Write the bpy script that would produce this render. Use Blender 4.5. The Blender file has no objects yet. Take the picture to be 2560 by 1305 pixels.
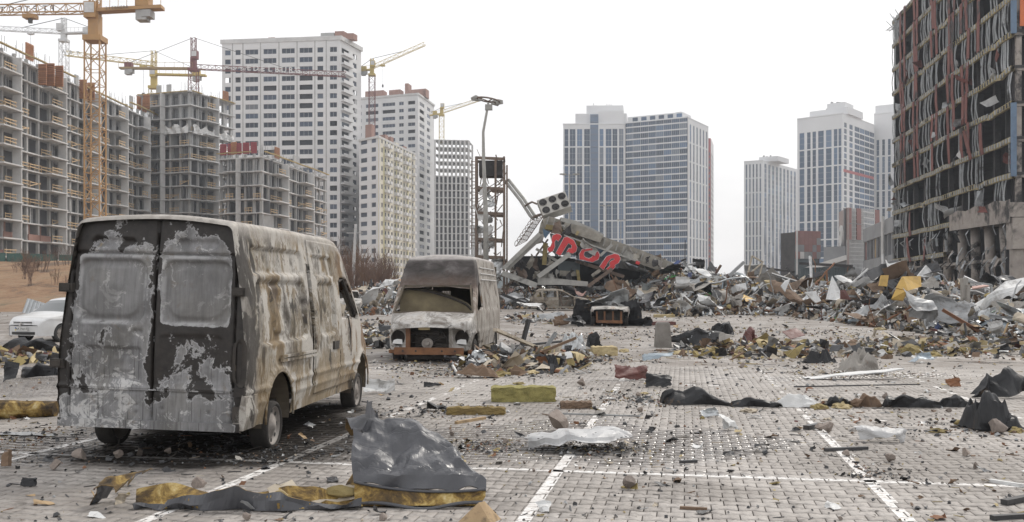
import bpy, math, random
import numpy as np
from mathutils import Vector, Matrix, Euler, noise as mnoise
R = math.radians
SC = bpy.context.scene
COL = SC.collection
rnd = random.Random(7)
# ------------------------------------------------------------------ camera, sky, sun, exposure
FPX, HZ, CX, CH = 2400.0, 729.0, 1280.0, 1.72      # the photograph's focal length and horizon in its own pixels; eye height
cam_d = bpy.data.cameras.new('camera'); cam = bpy.data.objects.new('camera', cam_d); COL.objects.link(cam)
cam.location = (0, 0, CH); cam.rotation_euler = (R(90), 0, 0)
cam_d.sensor_width = 36; cam_d.lens = 36 * FPX / 2560; cam_d.shift_y = (HZ - 652.5) / 2560
cam_d.clip_start = .1; cam_d.clip_end = 6000
SC.camera = cam
SUN_EL, SUN_AZ = 44, 38          # degrees; azimuth clockwise from the view direction (+Y)
W = bpy.data.worlds.new('World'); SC.world = W; W.use_nodes = True
def build_world():
    nt = W.node_tree; nt.nodes.clear()
    L = nt.links.new
    out = nt.nodes.new('ShaderNodeOutputWorld'); bg = nt.nodes.new('ShaderNodeBackground')
    sky = nt.nodes.new('ShaderNodeTexSky'); sky.sky_type = 'NISHITA'; sky.sun_disc = False
    sky.sun_elevation = R(SUN_EL); sky.sun_rotation = R(SUN_AZ); sky.dust_density = 4; sky.air_density = 1.2
    tc = nt.nodes.new('ShaderNodeTexCoord'); mp = nt.nodes.new('ShaderNodeMapping'); mp.inputs['Scale'].default_value = (1.2, 1.2, 3.2)
    nz = nt.nodes.new('ShaderNodeTexNoise'); nz.inputs['Scale'].default_value = 1.6; nz.inputs['Detail'].default_value = 6; nz.inputs['Roughness'].default_value = .55
    rp = nt.nodes.new('ShaderNodeValToRGB')
    rp.color_ramp.elements[0].position = .25; rp.color_ramp.elements[0].color = (.70, .70, .715, 1)
    rp.color_ramp.elements[1].position = .58; rp.color_ramp.elements[1].color = (1.0, .985, .97, 1)
    mul = nt.nodes.new('ShaderNodeMix'); mul.data_type = 'RGBA'; mul.blend_type = 'MULTIPLY'; mul.inputs[0].default_value = 1
    mul.inputs[7].default_value = (10.4, 10.4, 10.5, 1)
    mx = nt.nodes.new('ShaderNodeMix'); mx.data_type = 'RGBA'; mx.inputs[0].default_value = .9
    L(tc.outputs['Generated'], mp.inputs[0]); L(mp.outputs[0], nz.inputs['Vector']); L(nz.outputs['Fac'], rp.inputs[0])
    L(rp.outputs[0], mul.inputs[6]); L(sky.outputs[0], mx.inputs[6]); L(mul.outputs[2], mx.inputs[7])
    L(mx.outputs[2], bg.inputs[0]); bg.inputs[1].default_value = .1; L(bg.outputs[0], out.inputs[0])
build_world()
sun_d = bpy.data.lights.new('sun', 'SUN'); sun = bpy.data.objects.new('sun', sun_d); COL.objects.link(sun)
sun_d.energy = 1.5; sun_d.angle = R(11); sun_d.color = (1, .95, .88)
_sv = Vector((math.sin(R(SUN_AZ)) * math.cos(R(SUN_EL)), math.cos(R(SUN_AZ)) * math.cos(R(SUN_EL)), math.sin(R(SUN_EL))))
sun.rotation_euler = _sv.to_track_quat('Z', 'Y').to_euler(); sun.location = _sv * 200
SC.view_settings.view_transform = 'Standard'; SC.view_settings.look = 'None'
SC.view_settings.gamma = 1; SC.view_settings.exposure = 0.3
SC.view_settings.use_curve_mapping = False
SC.cycles.max_bounces = 6; SC.cycles.diffuse_bounces = 3; SC.cycles.glossy_bounces = 3; SC.cycles.volume_bounces = 0; SC.cycles.transparent_max_bounces = 6

# ------------------------------------------------------------------ pixel of the photograph -> place in the world
def gz(d): return .012 * min(max(0.0, d - 30.0), 120.0)      # the lot rises gently beyond 30 m
def PX(x, d): return (x - CX) / FPX * d
def P(x, y, d): return Vector((PX(x, d), d, CH + (HZ - y) / FPX * d))
def GP(x, y):
    d = 20.0
    for _ in range(60):
        d = .5 * d + .5 * FPX * (CH - gz(d)) / max(4.0, y - HZ)
    return Vector((PX(x, d), d, gz(d)))

# ------------------------------------------------------------------ meshes
class MB:
    def __init__(s): s.v = []; s.f = []; s.m = []; s.M = None
    def add(s, vs, fs, m=0):
        b = len(s.v)
        if s.M is not None: vs = [s.M @ Vector(p) for p in vs]
        s.v.extend([tuple(p) for p in vs])
        for f in fs: s.f.append([b + i for i in f]); s.m.append(m)
        return s
    def box(s, lo, hi, m=0, rot=None, j=0):
        (a, b, c), (d, e, f) = lo, hi
        vs = [(a,b,c),(d,b,c),(d,e,c),(a,e,c),(a,b,f),(d,b,f),(d,e,f),(a,e,f)]
        if j: vs = [tuple(q + rnd.uniform(-j, j) for q in p) for p in vs]
        if rot is not None:
            c0 = Vector(((a+d)/2, (b+e)/2, (c+f)/2)); vs = [c0 + rot @ (Vector(p) - c0) for p in vs]
        return s.add(vs, [(3,2,1,0),(4,5,6,7),(0,1,5,4),(1,2,6,5),(2,3,7,6),(3,0,4,7)], m)
    def bar(s, p, q, w, h=None, m=0, up=(0,0,1)):
        p, q = Vector(p), Vector(q); h = w if h is None else h
        t = (q - p)
        if t.length < 1e-6: return s
        t.normalize(); u = Vector(up)
        if abs(t.dot(u)) > .98: u = Vector((1, 0, 0))
        a = t.cross(u).normalized() * w / 2; b = a.normalized().cross(t).normalized() * h / 2
        vs = [p-a-b, p+a-b, p+a+b, p-a+b, q-a-b, q+a-b, q+a+b, q-a+b]
        return s.add(vs, [(0,1,2,3),(7,6,5,4),(4,5,1,0),(5,6,2,1),(6,7,3,2),(7,4,0,3)], m)
    def tube(s, pts, r, n=7, m=0, cap=True):
        pts = [Vector(p) for p in pts]; k = len(pts); rs = r if isinstance(r, (list, tuple)) else [r] * k
        vs, fs = [], []; prev = None
        for i, p in enumerate(pts):
            t = (pts[min(i+1, k-1)] - pts[max(i-1, 0)])
            t = t.normalized() if t.length > 1e-9 else Vector((0,0,1))
            u = prev if prev is not None else (Vector((1,0,0)) if abs(t.x) < .8 else Vector((0,1,0)))
            u = (u - t * u.dot(t)); u = u.normalized() if u.length > 1e-6 else t.orthogonal().normalized()
            prev = u; w = t.cross(u)
            for a in range(n):
                g = 2 * math.pi * a / n; vs.append(p + (u * math.cos(g) + w * math.sin(g)) * rs[i])
        for i in range(k - 1):
            for a in range(n):
                b = (a + 1) % n; fs.append((i*n+a, i*n+b, (i+1)*n+b, (i+1)*n+a))
        if cap: fs.append(tuple(range(n - 1, -1, -1))); fs.append(tuple(range((k-1)*n, k*n)))
        return s.add(vs, fs, m)
    def grid(s, pts, m=0, skip=None, closed=False):       # pts[i][j]
        n, k = len(pts), len(pts[0]); vs = [p for row in pts for p in row]; fs = []
        for i in range(n - 1):
            for j in range(k - (0 if closed else 1)):
                if skip and skip(i, j): continue
                j2 = (j + 1) % k
                fs.append((i*k+j, i*k+j2, (i+1)*k+j2, (i+1)*k+j))
        return s.add(vs, fs, m)
    def prism(s, poly, h, m=0, axis='z', z0=0.0):         # poly in plane, extruded by h
        n = len(poly)
        if axis == 'z': A = [(x, y, z0) for x, y in poly]; B = [(x, y, z0 + h) for x, y in poly]
        elif axis == 'y': A = [(x, z0, y) for x, y in poly]; B = [(x, z0 + h, y) for x, y in poly]
        else: A = [(z0, x, y) for x, y in poly]; B = [(z0 + h, x, y) for x, y in poly]
        fs = [tuple(range(n - 1, -1, -1)), tuple(range(n, 2 * n))] + [(i, (i+1) % n, n + (i+1) % n, n + i) for i in range(n)]
        return s.add(A + B, fs, m)
    def lathe(s, prof, n=20, m=0, axis='z'):              # prof: (r, h)
        vs, fs = [], []; k = len(prof)
        for r, h in prof:
            for a in range(n):
                g = 2 * math.pi * a / n; x, y = r * math.cos(g), r * math.sin(g)
                vs.append((x, y, h) if axis == 'z' else ((h, x, y) if axis == 'x' else (x, h, y)))
        for i in range(k - 1):
            for a in range(n):
                b = (a + 1) % n; fs.append((i*n+a, i*n+b, (i+1)*n+b, (i+1)*n+a))
        return s.add(vs, fs, m)
    def mesh(s, name, mats, smooth=False):
        me = bpy.data.meshes.new(name); me.from_pydata(s.v, [], s.f)
        for mm in (mats if isinstance(mats, (list, tuple)) else [mats]): me.materials.append(mm)
        if any(s.m): me.polygons.foreach_set('material_index', s.m)
        if smooth: me.polygons.foreach_set('use_smooth', [True] * len(s.f))
        me.update(); return me
    def build(s, name, mats, parent=None, smooth=False, loc=None, rot=None):
        return obj(name, s.mesh(name, mats, smooth), parent, loc, rot)
def obj(name, me, parent=None, loc=None, rot=None, scale=None):
    o = bpy.data.objects.new(name, me); COL.objects.link(o)
    if parent is not None: o.parent = parent
    if loc is not None: o.location = loc
    if rot is not None: o.rotation_euler = rot
    if scale is not None: o.scale = scale
    return o
def tag(o, label=None, cat=None, group=None, kind=None):
    if label: o['label'] = label
    if cat: o['category'] = cat
    if group: o['group'] = group
    if kind: o['kind'] = kind
    elif cat: o['kind'] = 'thing'
    return o
def thing(name, label, cat, loc=(0,0,0), rot=(0,0,0), group=None):
    return tag(obj(name, None, None, loc, rot), label, cat, group)
def text_mesh(txt, size, depth, mats, bevel=0, offset=0, align='CENTER'):
    cu = bpy.data.curves.new('lettering', 'FONT'); cu.body = txt; cu.size = size; cu.extrude = depth; cu.offset = offset
    cu.align_x = align; cu.align_y = 'CENTER'; cu.resolution_u = 2
    ob = bpy.data.objects.new('lettering', cu); COL.objects.link(ob)
    bpy.context.view_layer.update()
    me = bpy.data.meshes.new_from_object(ob.evaluated_get(bpy.context.evaluated_depsgraph_get()))
    bpy.data.objects.remove(ob); me.materials.clear()
    for mm in (mats if isinstance(mats, (list, tuple)) else [mats]): me.materials.append(mm)
    return me

# ------------------------------------------------------------------ materials
class NT:
    def __init__(s, name):
        s.mat = bpy.data.materials.new(name); s.mat.use_nodes = True; s.t = s.mat.node_tree
        s.b = s.t.nodes['Principled BSDF']; s.tc = None
    def n(s, t, **k):
        o = s.t.nodes.new(t)
        for a, v in k.items(): setattr(o, a, v)
        return o
    def link(s, a, b): s.t.links.new(a, b)
    def put(s, sock, v):
        if hasattr(v, 'is_linked') or hasattr(v, 'links'): s.link(v, sock)
        elif isinstance(v, (tuple, list)) and len(v) == 3 and sock.type == 'RGBA': sock.default_value = (*v, 1)
        else: sock.default_value = v
    def co(s, kind='Object'):
        if s.tc is None: s.tc = s.n('ShaderNodeTexCoord')
        return s.tc.outputs[kind]
    def pos(s):
        return s.n('ShaderNodeNewGeometry').outputs['Position']
    def island(s): return s.n('ShaderNodeNewGeometry').outputs['Random Per Island']
    def objrand(s): return s.n('ShaderNodeObjectInfo').outputs['Random']
    def map(s, v, scale=(1,1,1), rot=(0,0,0), loc=(0,0,0)):
        m = s.n('ShaderNodeMapping'); s.link(v, m.inputs[0]); m.inputs['Scale'].default_value = scale
        m.inputs['Rotation'].default_value = rot; s.put(m.inputs['Location'], loc); return m.outputs[0]
    def noise(s, v, scale=5, detail=4, rough=.55, dist=0):
        t = s.n('ShaderNodeTexNoise'); s.link(v, t.inputs['Vector']); t.inputs['Scale'].default_value = scale
        t.inputs['Detail'].default_value = detail; t.inputs['Roughness'].default_value = rough; t.inputs['Distortion'].default_value = dist
        return t.outputs['Fac']
    def voro(s, v, scale=5, feat='F1'):
        t = s.n('ShaderNodeTexVoronoi', feature=feat); s.link(v, t.inputs['Vector']); t.inputs['Scale'].default_value = scale
        return t.outputs['Distance']
    def ramp(s, f, stops, mode='LINEAR'):
        r = s.n('ShaderNodeValToRGB'); s.link(f, r.inputs[0]); cr = r.color_ramp; cr.interpolation = mode
        while len(cr.elements) < len(stops): cr.elements.new(.5)
        for e, (p, c) in zip(cr.elements, stops):
            e.position = p; e.color = (*c, 1) if isinstance(c, (tuple, list)) else (c, c, c, 1)
        return r.outputs[0]
    def mix(s, f, a, b, blend='MIX'):
        m = s.n('ShaderNodeMix', data_type='RGBA', blend_type=blend)
        s.put(m.inputs[0], f); s.put(m.inputs[6], a); s.put(m.inputs[7], b); return m.outputs[2]
    def math(s, op, a, b=0.0, c=None, clamp=False):
        m = s.n('ShaderNodeMath', operation=op, use_clamp=clamp); s.put(m.inputs[0], a); s.put(m.inputs[1], b)
        if c is not None: s.put(m.inputs[2], c)
        return m.outputs[0]
    def sep(s, v):
        m = s.n('ShaderNodeSeparateXYZ'); s.link(v, m.inputs[0]); return m.outputs
    def smooth(s, v, a, b):                                # smoothstep a..b -> 0..1
        m = s.n('ShaderNodeMapRange', interpolation_type='SMOOTHSTEP'); s.put(m.inputs[0], v)
        m.inputs[1].default_value = a; m.inputs[2].default_value = b; return m.outputs[0]
    def bump(s, h, strength=.3, dist=.02):
        m = s.n('ShaderNodeBump'); s.link(h, m.inputs['Height']); m.inputs['Strength'].default_value = strength
        m.inputs['Distance'].default_value = dist; s.link(m.outputs[0], s.b.inputs['Normal']); return s
    def done(s, color=None, rough=.7, metal=0.0, spec=None):
        if color is not None: s.put(s.b.inputs['Base Color'], color)
        s.put(s.b.inputs['Roughness'], rough); s.put(s.b.inputs['Metallic'], metal)
        if spec is not None: s.b.inputs['Specular IOR Level'].default_value = spec
        return s.mat
MATS = {}
def mat(name, c1, c2=None, rough=.75, metal=0.0, scale=2.0, bump=.15, var=0.0, r2=None, detail=5, coord='Object', stretch=(1,1,1), spec=None):
    """two-tone weathered material: noise between c1 and c2, per-object brightness variation, fine relief"""
    if name in MATS: return MATS[name]
    k = NT(name); c2 = c2 or tuple(x * .8 for x in c1)
    v = k.map(k.co(coord), stretch); off = k.objrand()
    vv = k.n('ShaderNodeVectorMath', operation='ADD'); k.link(v, vv.inputs[0])
    cx = k.n('ShaderNodeCombineXYZ'); k.link(k.math('MULTIPLY', off, 37.0), cx.inputs[0]); k.link(cx.outputs[0], vv.inputs[1]); v = vv.outputs[0]
    f = k.noise(v, scale, detail, .6)
    col = k.ramp(f, [(.3, c1), (.68, c2)])
    if var: col = k.mix(1.0, col, k.ramp(off, [(0, 1 - var), (1, 1 + var * .4)]), 'MULTIPLY')
    rr = rough if r2 is None else k.ramp(k.noise(v, scale * 2.3, 3), [(.35, rough), (.65, r2)])
    if bump: k.bump(k.noise(v, scale * 6, 4, .65), bump, .02)
    MATS[name] = k.done(col, rr, metal, spec); return MATS[name]
# ------------------------------------------------------------------ ground: sheet, pavers, painted lines
TH = math.atan((1711 - CX) / FPX)                     # heading of the parking lines
HV = Vector((math.sin(TH), math.cos(TH))); TV = Vector((math.cos(TH), -math.sin(TH)))
PL, PW = .21, .158                                    # paver length along the row, row spacing
NEAR_END = 22.0
def ab(p): return (p[0] * TV.x + p[1] * TV.y, p[0] * HV.x + p[1] * HV.y)
def soot_shade_mask(k, p, x, y):
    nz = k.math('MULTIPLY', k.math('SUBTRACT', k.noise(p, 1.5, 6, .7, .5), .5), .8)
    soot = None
    for cx, cy, rx, ry, st in SOOT_SHADE:
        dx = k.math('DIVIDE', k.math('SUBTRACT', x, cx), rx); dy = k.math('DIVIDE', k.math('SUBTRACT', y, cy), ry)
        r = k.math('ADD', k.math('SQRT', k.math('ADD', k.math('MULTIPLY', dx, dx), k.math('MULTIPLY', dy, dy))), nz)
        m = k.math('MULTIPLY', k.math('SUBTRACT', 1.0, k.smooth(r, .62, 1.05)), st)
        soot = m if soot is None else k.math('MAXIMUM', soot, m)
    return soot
def ground_material(name, far):
    k = NT(name); p = k.pos(); rot = k.map(p, (1, 1, 1), (0, 0, TH))
    x, y, z = k.sep(p)
    rnd_i = k.math('FRACT', k.math('ADD', k.island(), k.objrand())) if not far else k.noise(rot, 3.1, 2)
    base = k.ramp(rnd_i, [(0, (.30, .27, .245)), (.5, (.385, .352, .322)), (1, (.455, .422, .39))])
    base = k.mix(.5, base, k.ramp(k.noise(p, 26, 5, .7), [(.25, (.24, .222, .205)), (.75, (.45, .425, .40))]))
    if far:
        br = k.n('ShaderNodeTexBrick'); k.link(rot, br.inputs['Vector']); br.inputs['Scale'].default_value = 1
        br.inputs['Brick Width'].default_value = PL; br.inputs['Row Height'].default_value = PW; br.inputs['Mortar Size'].default_value = .006
        br.inputs['Color1'].default_value = (1, 1, 1, 1); br.inputs['Color2'].default_value = (.9, .9, .9, 1); br.inputs['Mortar'].default_value = (.45, .42, .4, 1)
        base = k.mix(1.0, base, br.outputs['Color'], 'MULTIPLY')
    # dirt blown over the lot
    d1 = k.noise(p, .33, 6, .62, .6); base = k.mix(k.math('MULTIPLY', k.smooth(d1, .44, .62), .5), base, (.13, .112, .096))
    if far: d3 = k.noise(k.map(p, (1, .6, 1)), .8, 8, .7, .5); base = k.mix(k.math('MULTIPLY', k.smooth(d3, .40, .58), .75), base, (.14, .115, .094))
    d2 = k.noise(p, 2.6, 6, .75, .4); base = k.mix(k.math('MULTIPLY', k.smooth(d2, .53, .64), .55), base, (.09, .078, .068))
    base = k.mix(k.math('MULTIPLY', k.math('MULTIPLY', k.smooth(k.noise(p, 11, 7, .8, .3), .54, .62), k.smooth(k.noise(p, .7, 4, .6), .42, .58)), .6), base, (.05, .044, .04))
    # soot where things burned, and shade painted under the pale sheet: (centre, radii, strength)
    soot = soot_shade_mask(k, p, x, y)
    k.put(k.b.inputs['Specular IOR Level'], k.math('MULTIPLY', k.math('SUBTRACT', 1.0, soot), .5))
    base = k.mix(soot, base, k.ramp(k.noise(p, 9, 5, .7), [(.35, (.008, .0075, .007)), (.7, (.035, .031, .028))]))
    if far:                                            # bare dirt ground outside the lot
        out = k.smooth(y, 95, 140); base = k.mix(out, base, k.ramp(k.noise(p, .09, 5), [(.35, (.20, .155, .115)), (.7, (.29, .23, .17))]))
    # rain film: shallow wet areas
    w = k.noise(k.map(p, (1, 1.5, 1)), .42, 4, .6, .5)
    for cx, cy, rx, ry, st in WET:
        dx = k.math('DIVIDE', k.math('SUBTRACT', x, cx), rx); dy = k.math('DIVIDE', k.math('SUBTRACT', y, cy), ry)
        r = k.math('ADD', k.math('MULTIPLY', dx, dx), k.math('MULTIPLY', dy, dy))
        w = k.math('ADD', w, k.math('MULTIPLY', k.math('SUBTRACT', 1.0, k.smooth(r, .0, 1.3)), st))
    wet = k.smooth(w, .57, .68)
    base = k.mix(k.math('MULTIPLY', wet, .2), base, (.09, .08, .075))
    rg = k.math('ADD', .09, k.math('MULTIPLY', k.math('SUBTRACT', 1.0, wet), .5))
    rg = k.math('ADD', k.math('ADD', rg, k.math('MULTIPLY', soot, .3)), k.math('MULTIPLY', k.noise(p, 12, 3), .16))
    k.bump(k.noise(p, 60, 4, .7), .12, .006)
    return k.done(base, rg)
_g = lambda x, y: GP(x, y)
V1 = GP(420, 1090)
SOOT_SHADE = [(-3.35, 12.4, 1.75, 3.6, .97), (-3.35, 10.15, 1.95, 1.0, .95), (-2.3, 10.9, .95, 1.5, .9), (GP(1080, 905).x + .4, 26, 2.2, 4.2, .85), (GP(1450, 1125).x, GP(1450, 1125).y, .9, .42, .8), (GP(1220, 1110).x, GP(1220, 1110).y, .42, .2, .6),  # the ellipse beneath the pale bent sheet is its shade put into the colour
        (GP(1845, 1130).x, GP(1845, 1130).y, .42, .12, .6), (GP(1535, 812).x, GP(1535, 812).y, 2.6, 2.2, .7), (GP(1390, 775).x, GP(1390, 770).y, 4, 4, .6), (GP(1300, 880).x, GP(1300, 880).y, 2.6, 2.0, .35)]
WET = [(GP(1330, 1105).x, GP(1330, 1105).y, 3.6, 1.6, .34), (GP(30, 1120).x, GP(30, 1120).y, 1.6, 1.2, .3), (GP(80, 960).x, GP(80, 960).y, 3, 3, .3), (GP(2100, 940).x, GP(2100, 940).y, 4, 2, .08)]
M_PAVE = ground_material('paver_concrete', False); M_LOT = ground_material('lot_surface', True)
M_BED = mat('joint_sand_shaded', (.045, .038, .033), (.075, .065, .055), .9, scale=8)  # sand colour darkened to stand for shade down in the joints
M_LINE = None
def line_material():
    k = NT('line_paint'); p = k.pos()
    c = k.mix(k.smooth(k.noise(p, 14, 6, .75), .47, .62), (.74, .73, .71), (.40, .365, .34))
    c = k.mix(k.math('MULTIPLY', k.smooth(k.noise(p, 2.2, 4, .6), .45, .7), .5), c, (.45, .41, .38))
    x, y, z = k.sep(p); c = k.mix(k.math('MULTIPLY', soot_shade_mask(k, p, x, y), .85), c, (.035, .032, .03))
    return k.done(c, .6)
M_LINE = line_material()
def build_ground():
    ys = [-40, -5, 3.5, NEAR_END - .05, NEAR_END + .05, 30, 40, 55, 75, 95, 120, 150, 200, 320, 600, 890]
    xs = [-510, -400, -300, -140, -80, -50, -30, -15, 0, 15, 30, 50, 80, 140, 300, 450, 610]
    mb = MB()
    # the same wedge the pavers fill is lowered to the sand bed
    mb.grid([[(x, y, gz(y) - (.013 if 3.4 <= y <= NEAR_END else 0)) for x in xs] for y in ys])
    g = mb.build('ground', [M_LOT]); tag(g, kind='structure')
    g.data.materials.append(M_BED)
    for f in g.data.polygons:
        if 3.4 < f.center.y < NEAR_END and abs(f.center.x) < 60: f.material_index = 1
    # paver outline in row coordinates (u along the row, v across): ends wide, waist narrow
    A = .0115; H = PL / 2; g_ = .0042; q = PW / 2 - g_
    us = [-H + g_, -H * .44, -H * .28, H * .28, H * .44, H - g_]; sg = [A, A, -A, -A, A, A]
    top = [(u, q + s_) for u, s_ in zip(us, sg)]; bot = [(u, -q - s_) for u, s_ in zip(us[::-1], sg[::-1])]
    outline = top + bot                                     # clockwise
    outline = outline[::-1]; n = len(outline)
    cell = []
    b0, b1 = 3.0, 26.0
    for r in range(int(b0 / PW), int(b1 / PW)):
        b = (r + .5) * PW; off = (r % 2) * PL / 2
        for c in range(-90, 90):
            a = c * PL + off
            x = a * TV.x + b * HV.x; y = a * TV.y + b * HV.y
            if 4.9 < y < NEAR_END and abs(x) < .56 * y + .5: cell.append((y, x, a, b))
    cell.sort()
    rr = random.Random(3)
    def shape(lift, dz):
        vs = [(u, v, dz - .013) for u, v in outline] + [(u, v, dz - .003) for u, v in outline] + [(u * .985, v * .982, dz) for u, v in outline]
        fs = [tuple(range(2 * n, 3 * n))] + [(i, (i+1) % n, n + (i+1) % n, n + i) for i in range(n)] + [(n + i, n + (i+1) % n, 2*n + (i+1) % n, 2*n + i) for i in range(n)]
        return vs, fs
    vs0, fs0 = shape(0, 0)
    pm = MB().add(vs0, fs0).mesh('paver', [M_PAVE])
    seen = [c for c in cell if abs(c[1]) < .535 * c[0] and c[0] > 5.55][:300]
    sset = set(seen); dzs = {}
    for c in cell: dzs[c] = rr.uniform(-.0022, .0018) + .004 * (mnoise.noise((c[1] * .6, c[0] * .6, 0)))
    for c in seen:
        o = obj('paver', pm, g, (c[1], c[0], dzs[c]), (rr.uniform(-.006, .006), rr.uniform(-.006, .006), -TH))
    rest = [c for c in cell if c not in sset]
    m = len(rest); base = np.array(vs0); K = len(base)
    ca, sa = math.cos(TH), math.sin(TH)
    pos = np.empty((m, K, 3)); cc = np.array([(c[1], c[0], dzs[c]) for c in rest])
    bx = base[:, 0] * ca + base[:, 1] * sa; by = -base[:, 0] * sa + base[:, 1] * ca
    pos[:, :, 0] = cc[:, None, 0] + bx; pos[:, :, 1] = cc[:, None, 1] + by; pos[:, :, 2] = cc[:, None, 2] + base[:, 2]
    loops = np.concatenate([np.array(f) for f in fs0]); sizes = np.array([len(f) for f in fs0])
    me = bpy.data.meshes.new('paving'); me.vertices.add(m * K); me.vertices.foreach_set('co', pos.ravel())
    allv = (loops[None, :] + (np.arange(m) * K)[:, None]).ravel(); me.loops.add(len(allv)); me.loops.foreach_set('vertex_index', allv.astype(np.int32))
    ls = np.tile(sizes, m); st = np.concatenate([[0], np.cumsum(ls)[:-1]])
    me.polygons.add(len(ls)); me.polygons.foreach_set('loop_start', st.astype(np.int32)); me.polygons.foreach_set('loop_total', ls.astype(np.int32))
    me.materials.append(M_PAVE); me.update(calc_edges=True); me.validate()
    o = obj('paving', me, g); o['kind'] = 'stuff'
    # painted lines, clipped to each paver's face so that the joints stay open
    def clip(poly, axis, lim, keep_less):
        out = []
        for i in range(len(poly)):
            p, q_ = poly[i], poly[(i + 1) % len(poly)]
            ip = (p[axis] <= lim) == keep_less; iq = (q_[axis] <= lim) == keep_less
            if ip: out.append(p)
            if ip != iq:
                t = (lim - p[axis]) / (q_[axis] - p[axis]); out.append((p[0] + t * (q_[0] - p[0]), p[1] + t * (q_[1] - p[1])))
        return out
    def line(axis, mid, w, lo, hi, tail):
        mb = MB()
        for c in cell:
            a, b = c[2], c[3]
            mm = (a, b)[axis]; oo = (a, b)[1 - axis]
            if abs(mm - mid) > w / 2 + .14 or oo < lo - .2 or oo > hi + .2: continue
            if rr.random() < (.03 if c[0] < 12.6 else (.45 if c[0] < 16 else .7)): continue
            poly = [(a + u * .974, b + v * .971) for u, v in outline]
            for (ax, lim, less) in ((axis, mid - w/2, False), (axis, mid + w/2, True), (1 - axis, lo, False), (1 - axis, hi, True)):
                poly = clip(poly, ax, lim, less)
                if len(poly) < 3: break
            if len(poly) < 3: continue
            mb.add([(p[0] * TV.x + p[1] * HV.x, p[0] * TV.y + p[1] * HV.y, dzs[c] + .0022) for p in poly], [tuple(range(len(poly)))])
        if tail:
            e0 = max(lo, 21.5); z = e0
            while z < tail:                                   # strips beyond the modelled pavers
                q0 = [(mid - w/2, z), (mid + w/2, z), (mid + w/2, z + 2), (mid - w/2, z + 2)]
                if axis == 1: q0 = [(p[1], p[0]) for p in q0]
                pts = [(p[0] * TV.x + p[1] * HV.x, p[0] * TV.y + p[1] * HV.y) for p in q0]
                if all(p[1] > NEAR_END for p in pts): mb.add([(p[0], p[1], gz(p[1]) + .004) for p in pts], [(0, 1, 2, 3)])
                z += 2
        if mb.f:
            o = mb.build('parking_line', [M_LINE]); o['kind'] = 'structure'
    aA = ab(GP(1405, 1165))[0]; aB = ab(GP(2138, 1165))[0]; aC = ab(GP(686, 1165))[0]; sp = (aB - aC) / 2
    for a_, t_ in ((aA, 60), (aB, 60), (aC, 0), (aB + sp, 60), (aC - sp, 0)): line(0, a_, .108, 4, 22, 0)
    bT = ab(GP(1470, 1180))[1]; b2 = ab(GP(1850, 965))[1]; b3 = ab(GP(1700, 903))[1]
    line(1, bT, .10, -8, 10, 0); line(1, b2, .16, aA + .1, aB, 0); line(1, b3 - .2, .1, aA - 3, aB + 3, 0); line(1, ab(GP(2150, 1050))[1], .08, aB - 1.2, aB + 1, 0)
    for yy in (850, 815, 792):
        line(1, ab(GP(2000, yy))[1], .12, 0, 0, 0)
        p = GP(1990, yy); q_ = GP(2420, yy + 6); mb = MB(); mb.add([(p.x, p.y, gz(p.y) + .004), (q_.x, q_.y, gz(q_.y) + .004), (q_.x, q_.y + .14, gz(q_.y + .14) + .004), (p.x, p.y + .14, gz(p.y + .14) + .004)], [(0, 1, 2, 3)])
        mb.build('parking_line', [M_LINE])['kind'] = 'structure'
build_ground()
# earth bank on the left with the building plateau behind it
def _earth():
    k = NT('bank_earth'); p = k.pos(); c = k.ramp(k.noise(k.map(p, (1, .5, 1)), .28, 9, .7, .6), [(.36, (.15, .105, .07)), (.47, (.30, .175, .095)), (.55, (.36, .235, .14)), (.66, (.20, .15, .09))])
    c = k.mix(k.math('MULTIPLY', k.smooth(k.noise(p, 1.7, 7, .75), .55, .66), .6), c, (.13, .11, .075)); k.bump(k.noise(p, 1.2, 8, .75), 1.0, .5); return k.done(c, .95)
M_EARTH = _earth()
def bank_h(x, y):
    fx = min(1, max(0, (-9 - x) / 26)); fx = fx * fx * (3 - 2 * fx)
    t = min(1, max(0, (y - 60) / 44)); t = t * t * (3 - 2 * t)
    return gz(y) + 4.1 * t * fx + (.5 * mnoise.noise((x * .12, y * .12, 1)) + .2 * mnoise.noise((x * .5, y * .5, 2))) * t * fx - .05
_mb = MB(); _mb.grid([[(x, y, bank_h(x, y)) for x in np.linspace(-190, -6, 93)] for y in np.concatenate([np.linspace(58, 112, 40), np.linspace(116, 330, 16)])])
tag(_mb.build('earth_bank', [M_EARTH], smooth=True), kind='structure')
# ------------------------------------------------------------------ far towers with real openings, each window its own part
def glass_mat(name, c, rough=.12, var=.35):
    k = NT(name); r = k.objrand()
    col = k.ramp(r, [(0, tuple(x * (1 - var) for x in c)), (.7, tuple(x * (1 + var) for x in c)), (.86, tuple(x * 2.4 for x in c)), (1, tuple(.5 * x + .16 for x in c))])
    return k.done(col, rough + .12, 0.0, .22)
M_WHITE = mat('panel_white', (.70, .70, .70), (.60, .605, .61), .8, scale=.12, bump=.05)
M_WHITE2 = mat('panel_clean_white', (.70, .705, .71), (.64, .645, .655), .75, scale=.1, bump=.03)
M_CONC = mat('concrete', (.42, .42, .41), (.32, .32, .315), .85, scale=.5, bump=.2)
M_CONCL = mat('concrete_light', (.62, .62, .61), (.48, .48, .475), .85, scale=.4, bump=.1)
M_CONCD = mat('concrete_shaded', (.12, .12, .125), (.08, .08, .083), .9, scale=.5, bump=.2)  # concrete darkened to stand for shade deep inside the frames
M_CORE = mat('interior_shade', (.04, .045, .055), (.025, .028, .034), .95, scale=.6, bump=0)  # near-black colour stands in for the shade inside the rooms
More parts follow.
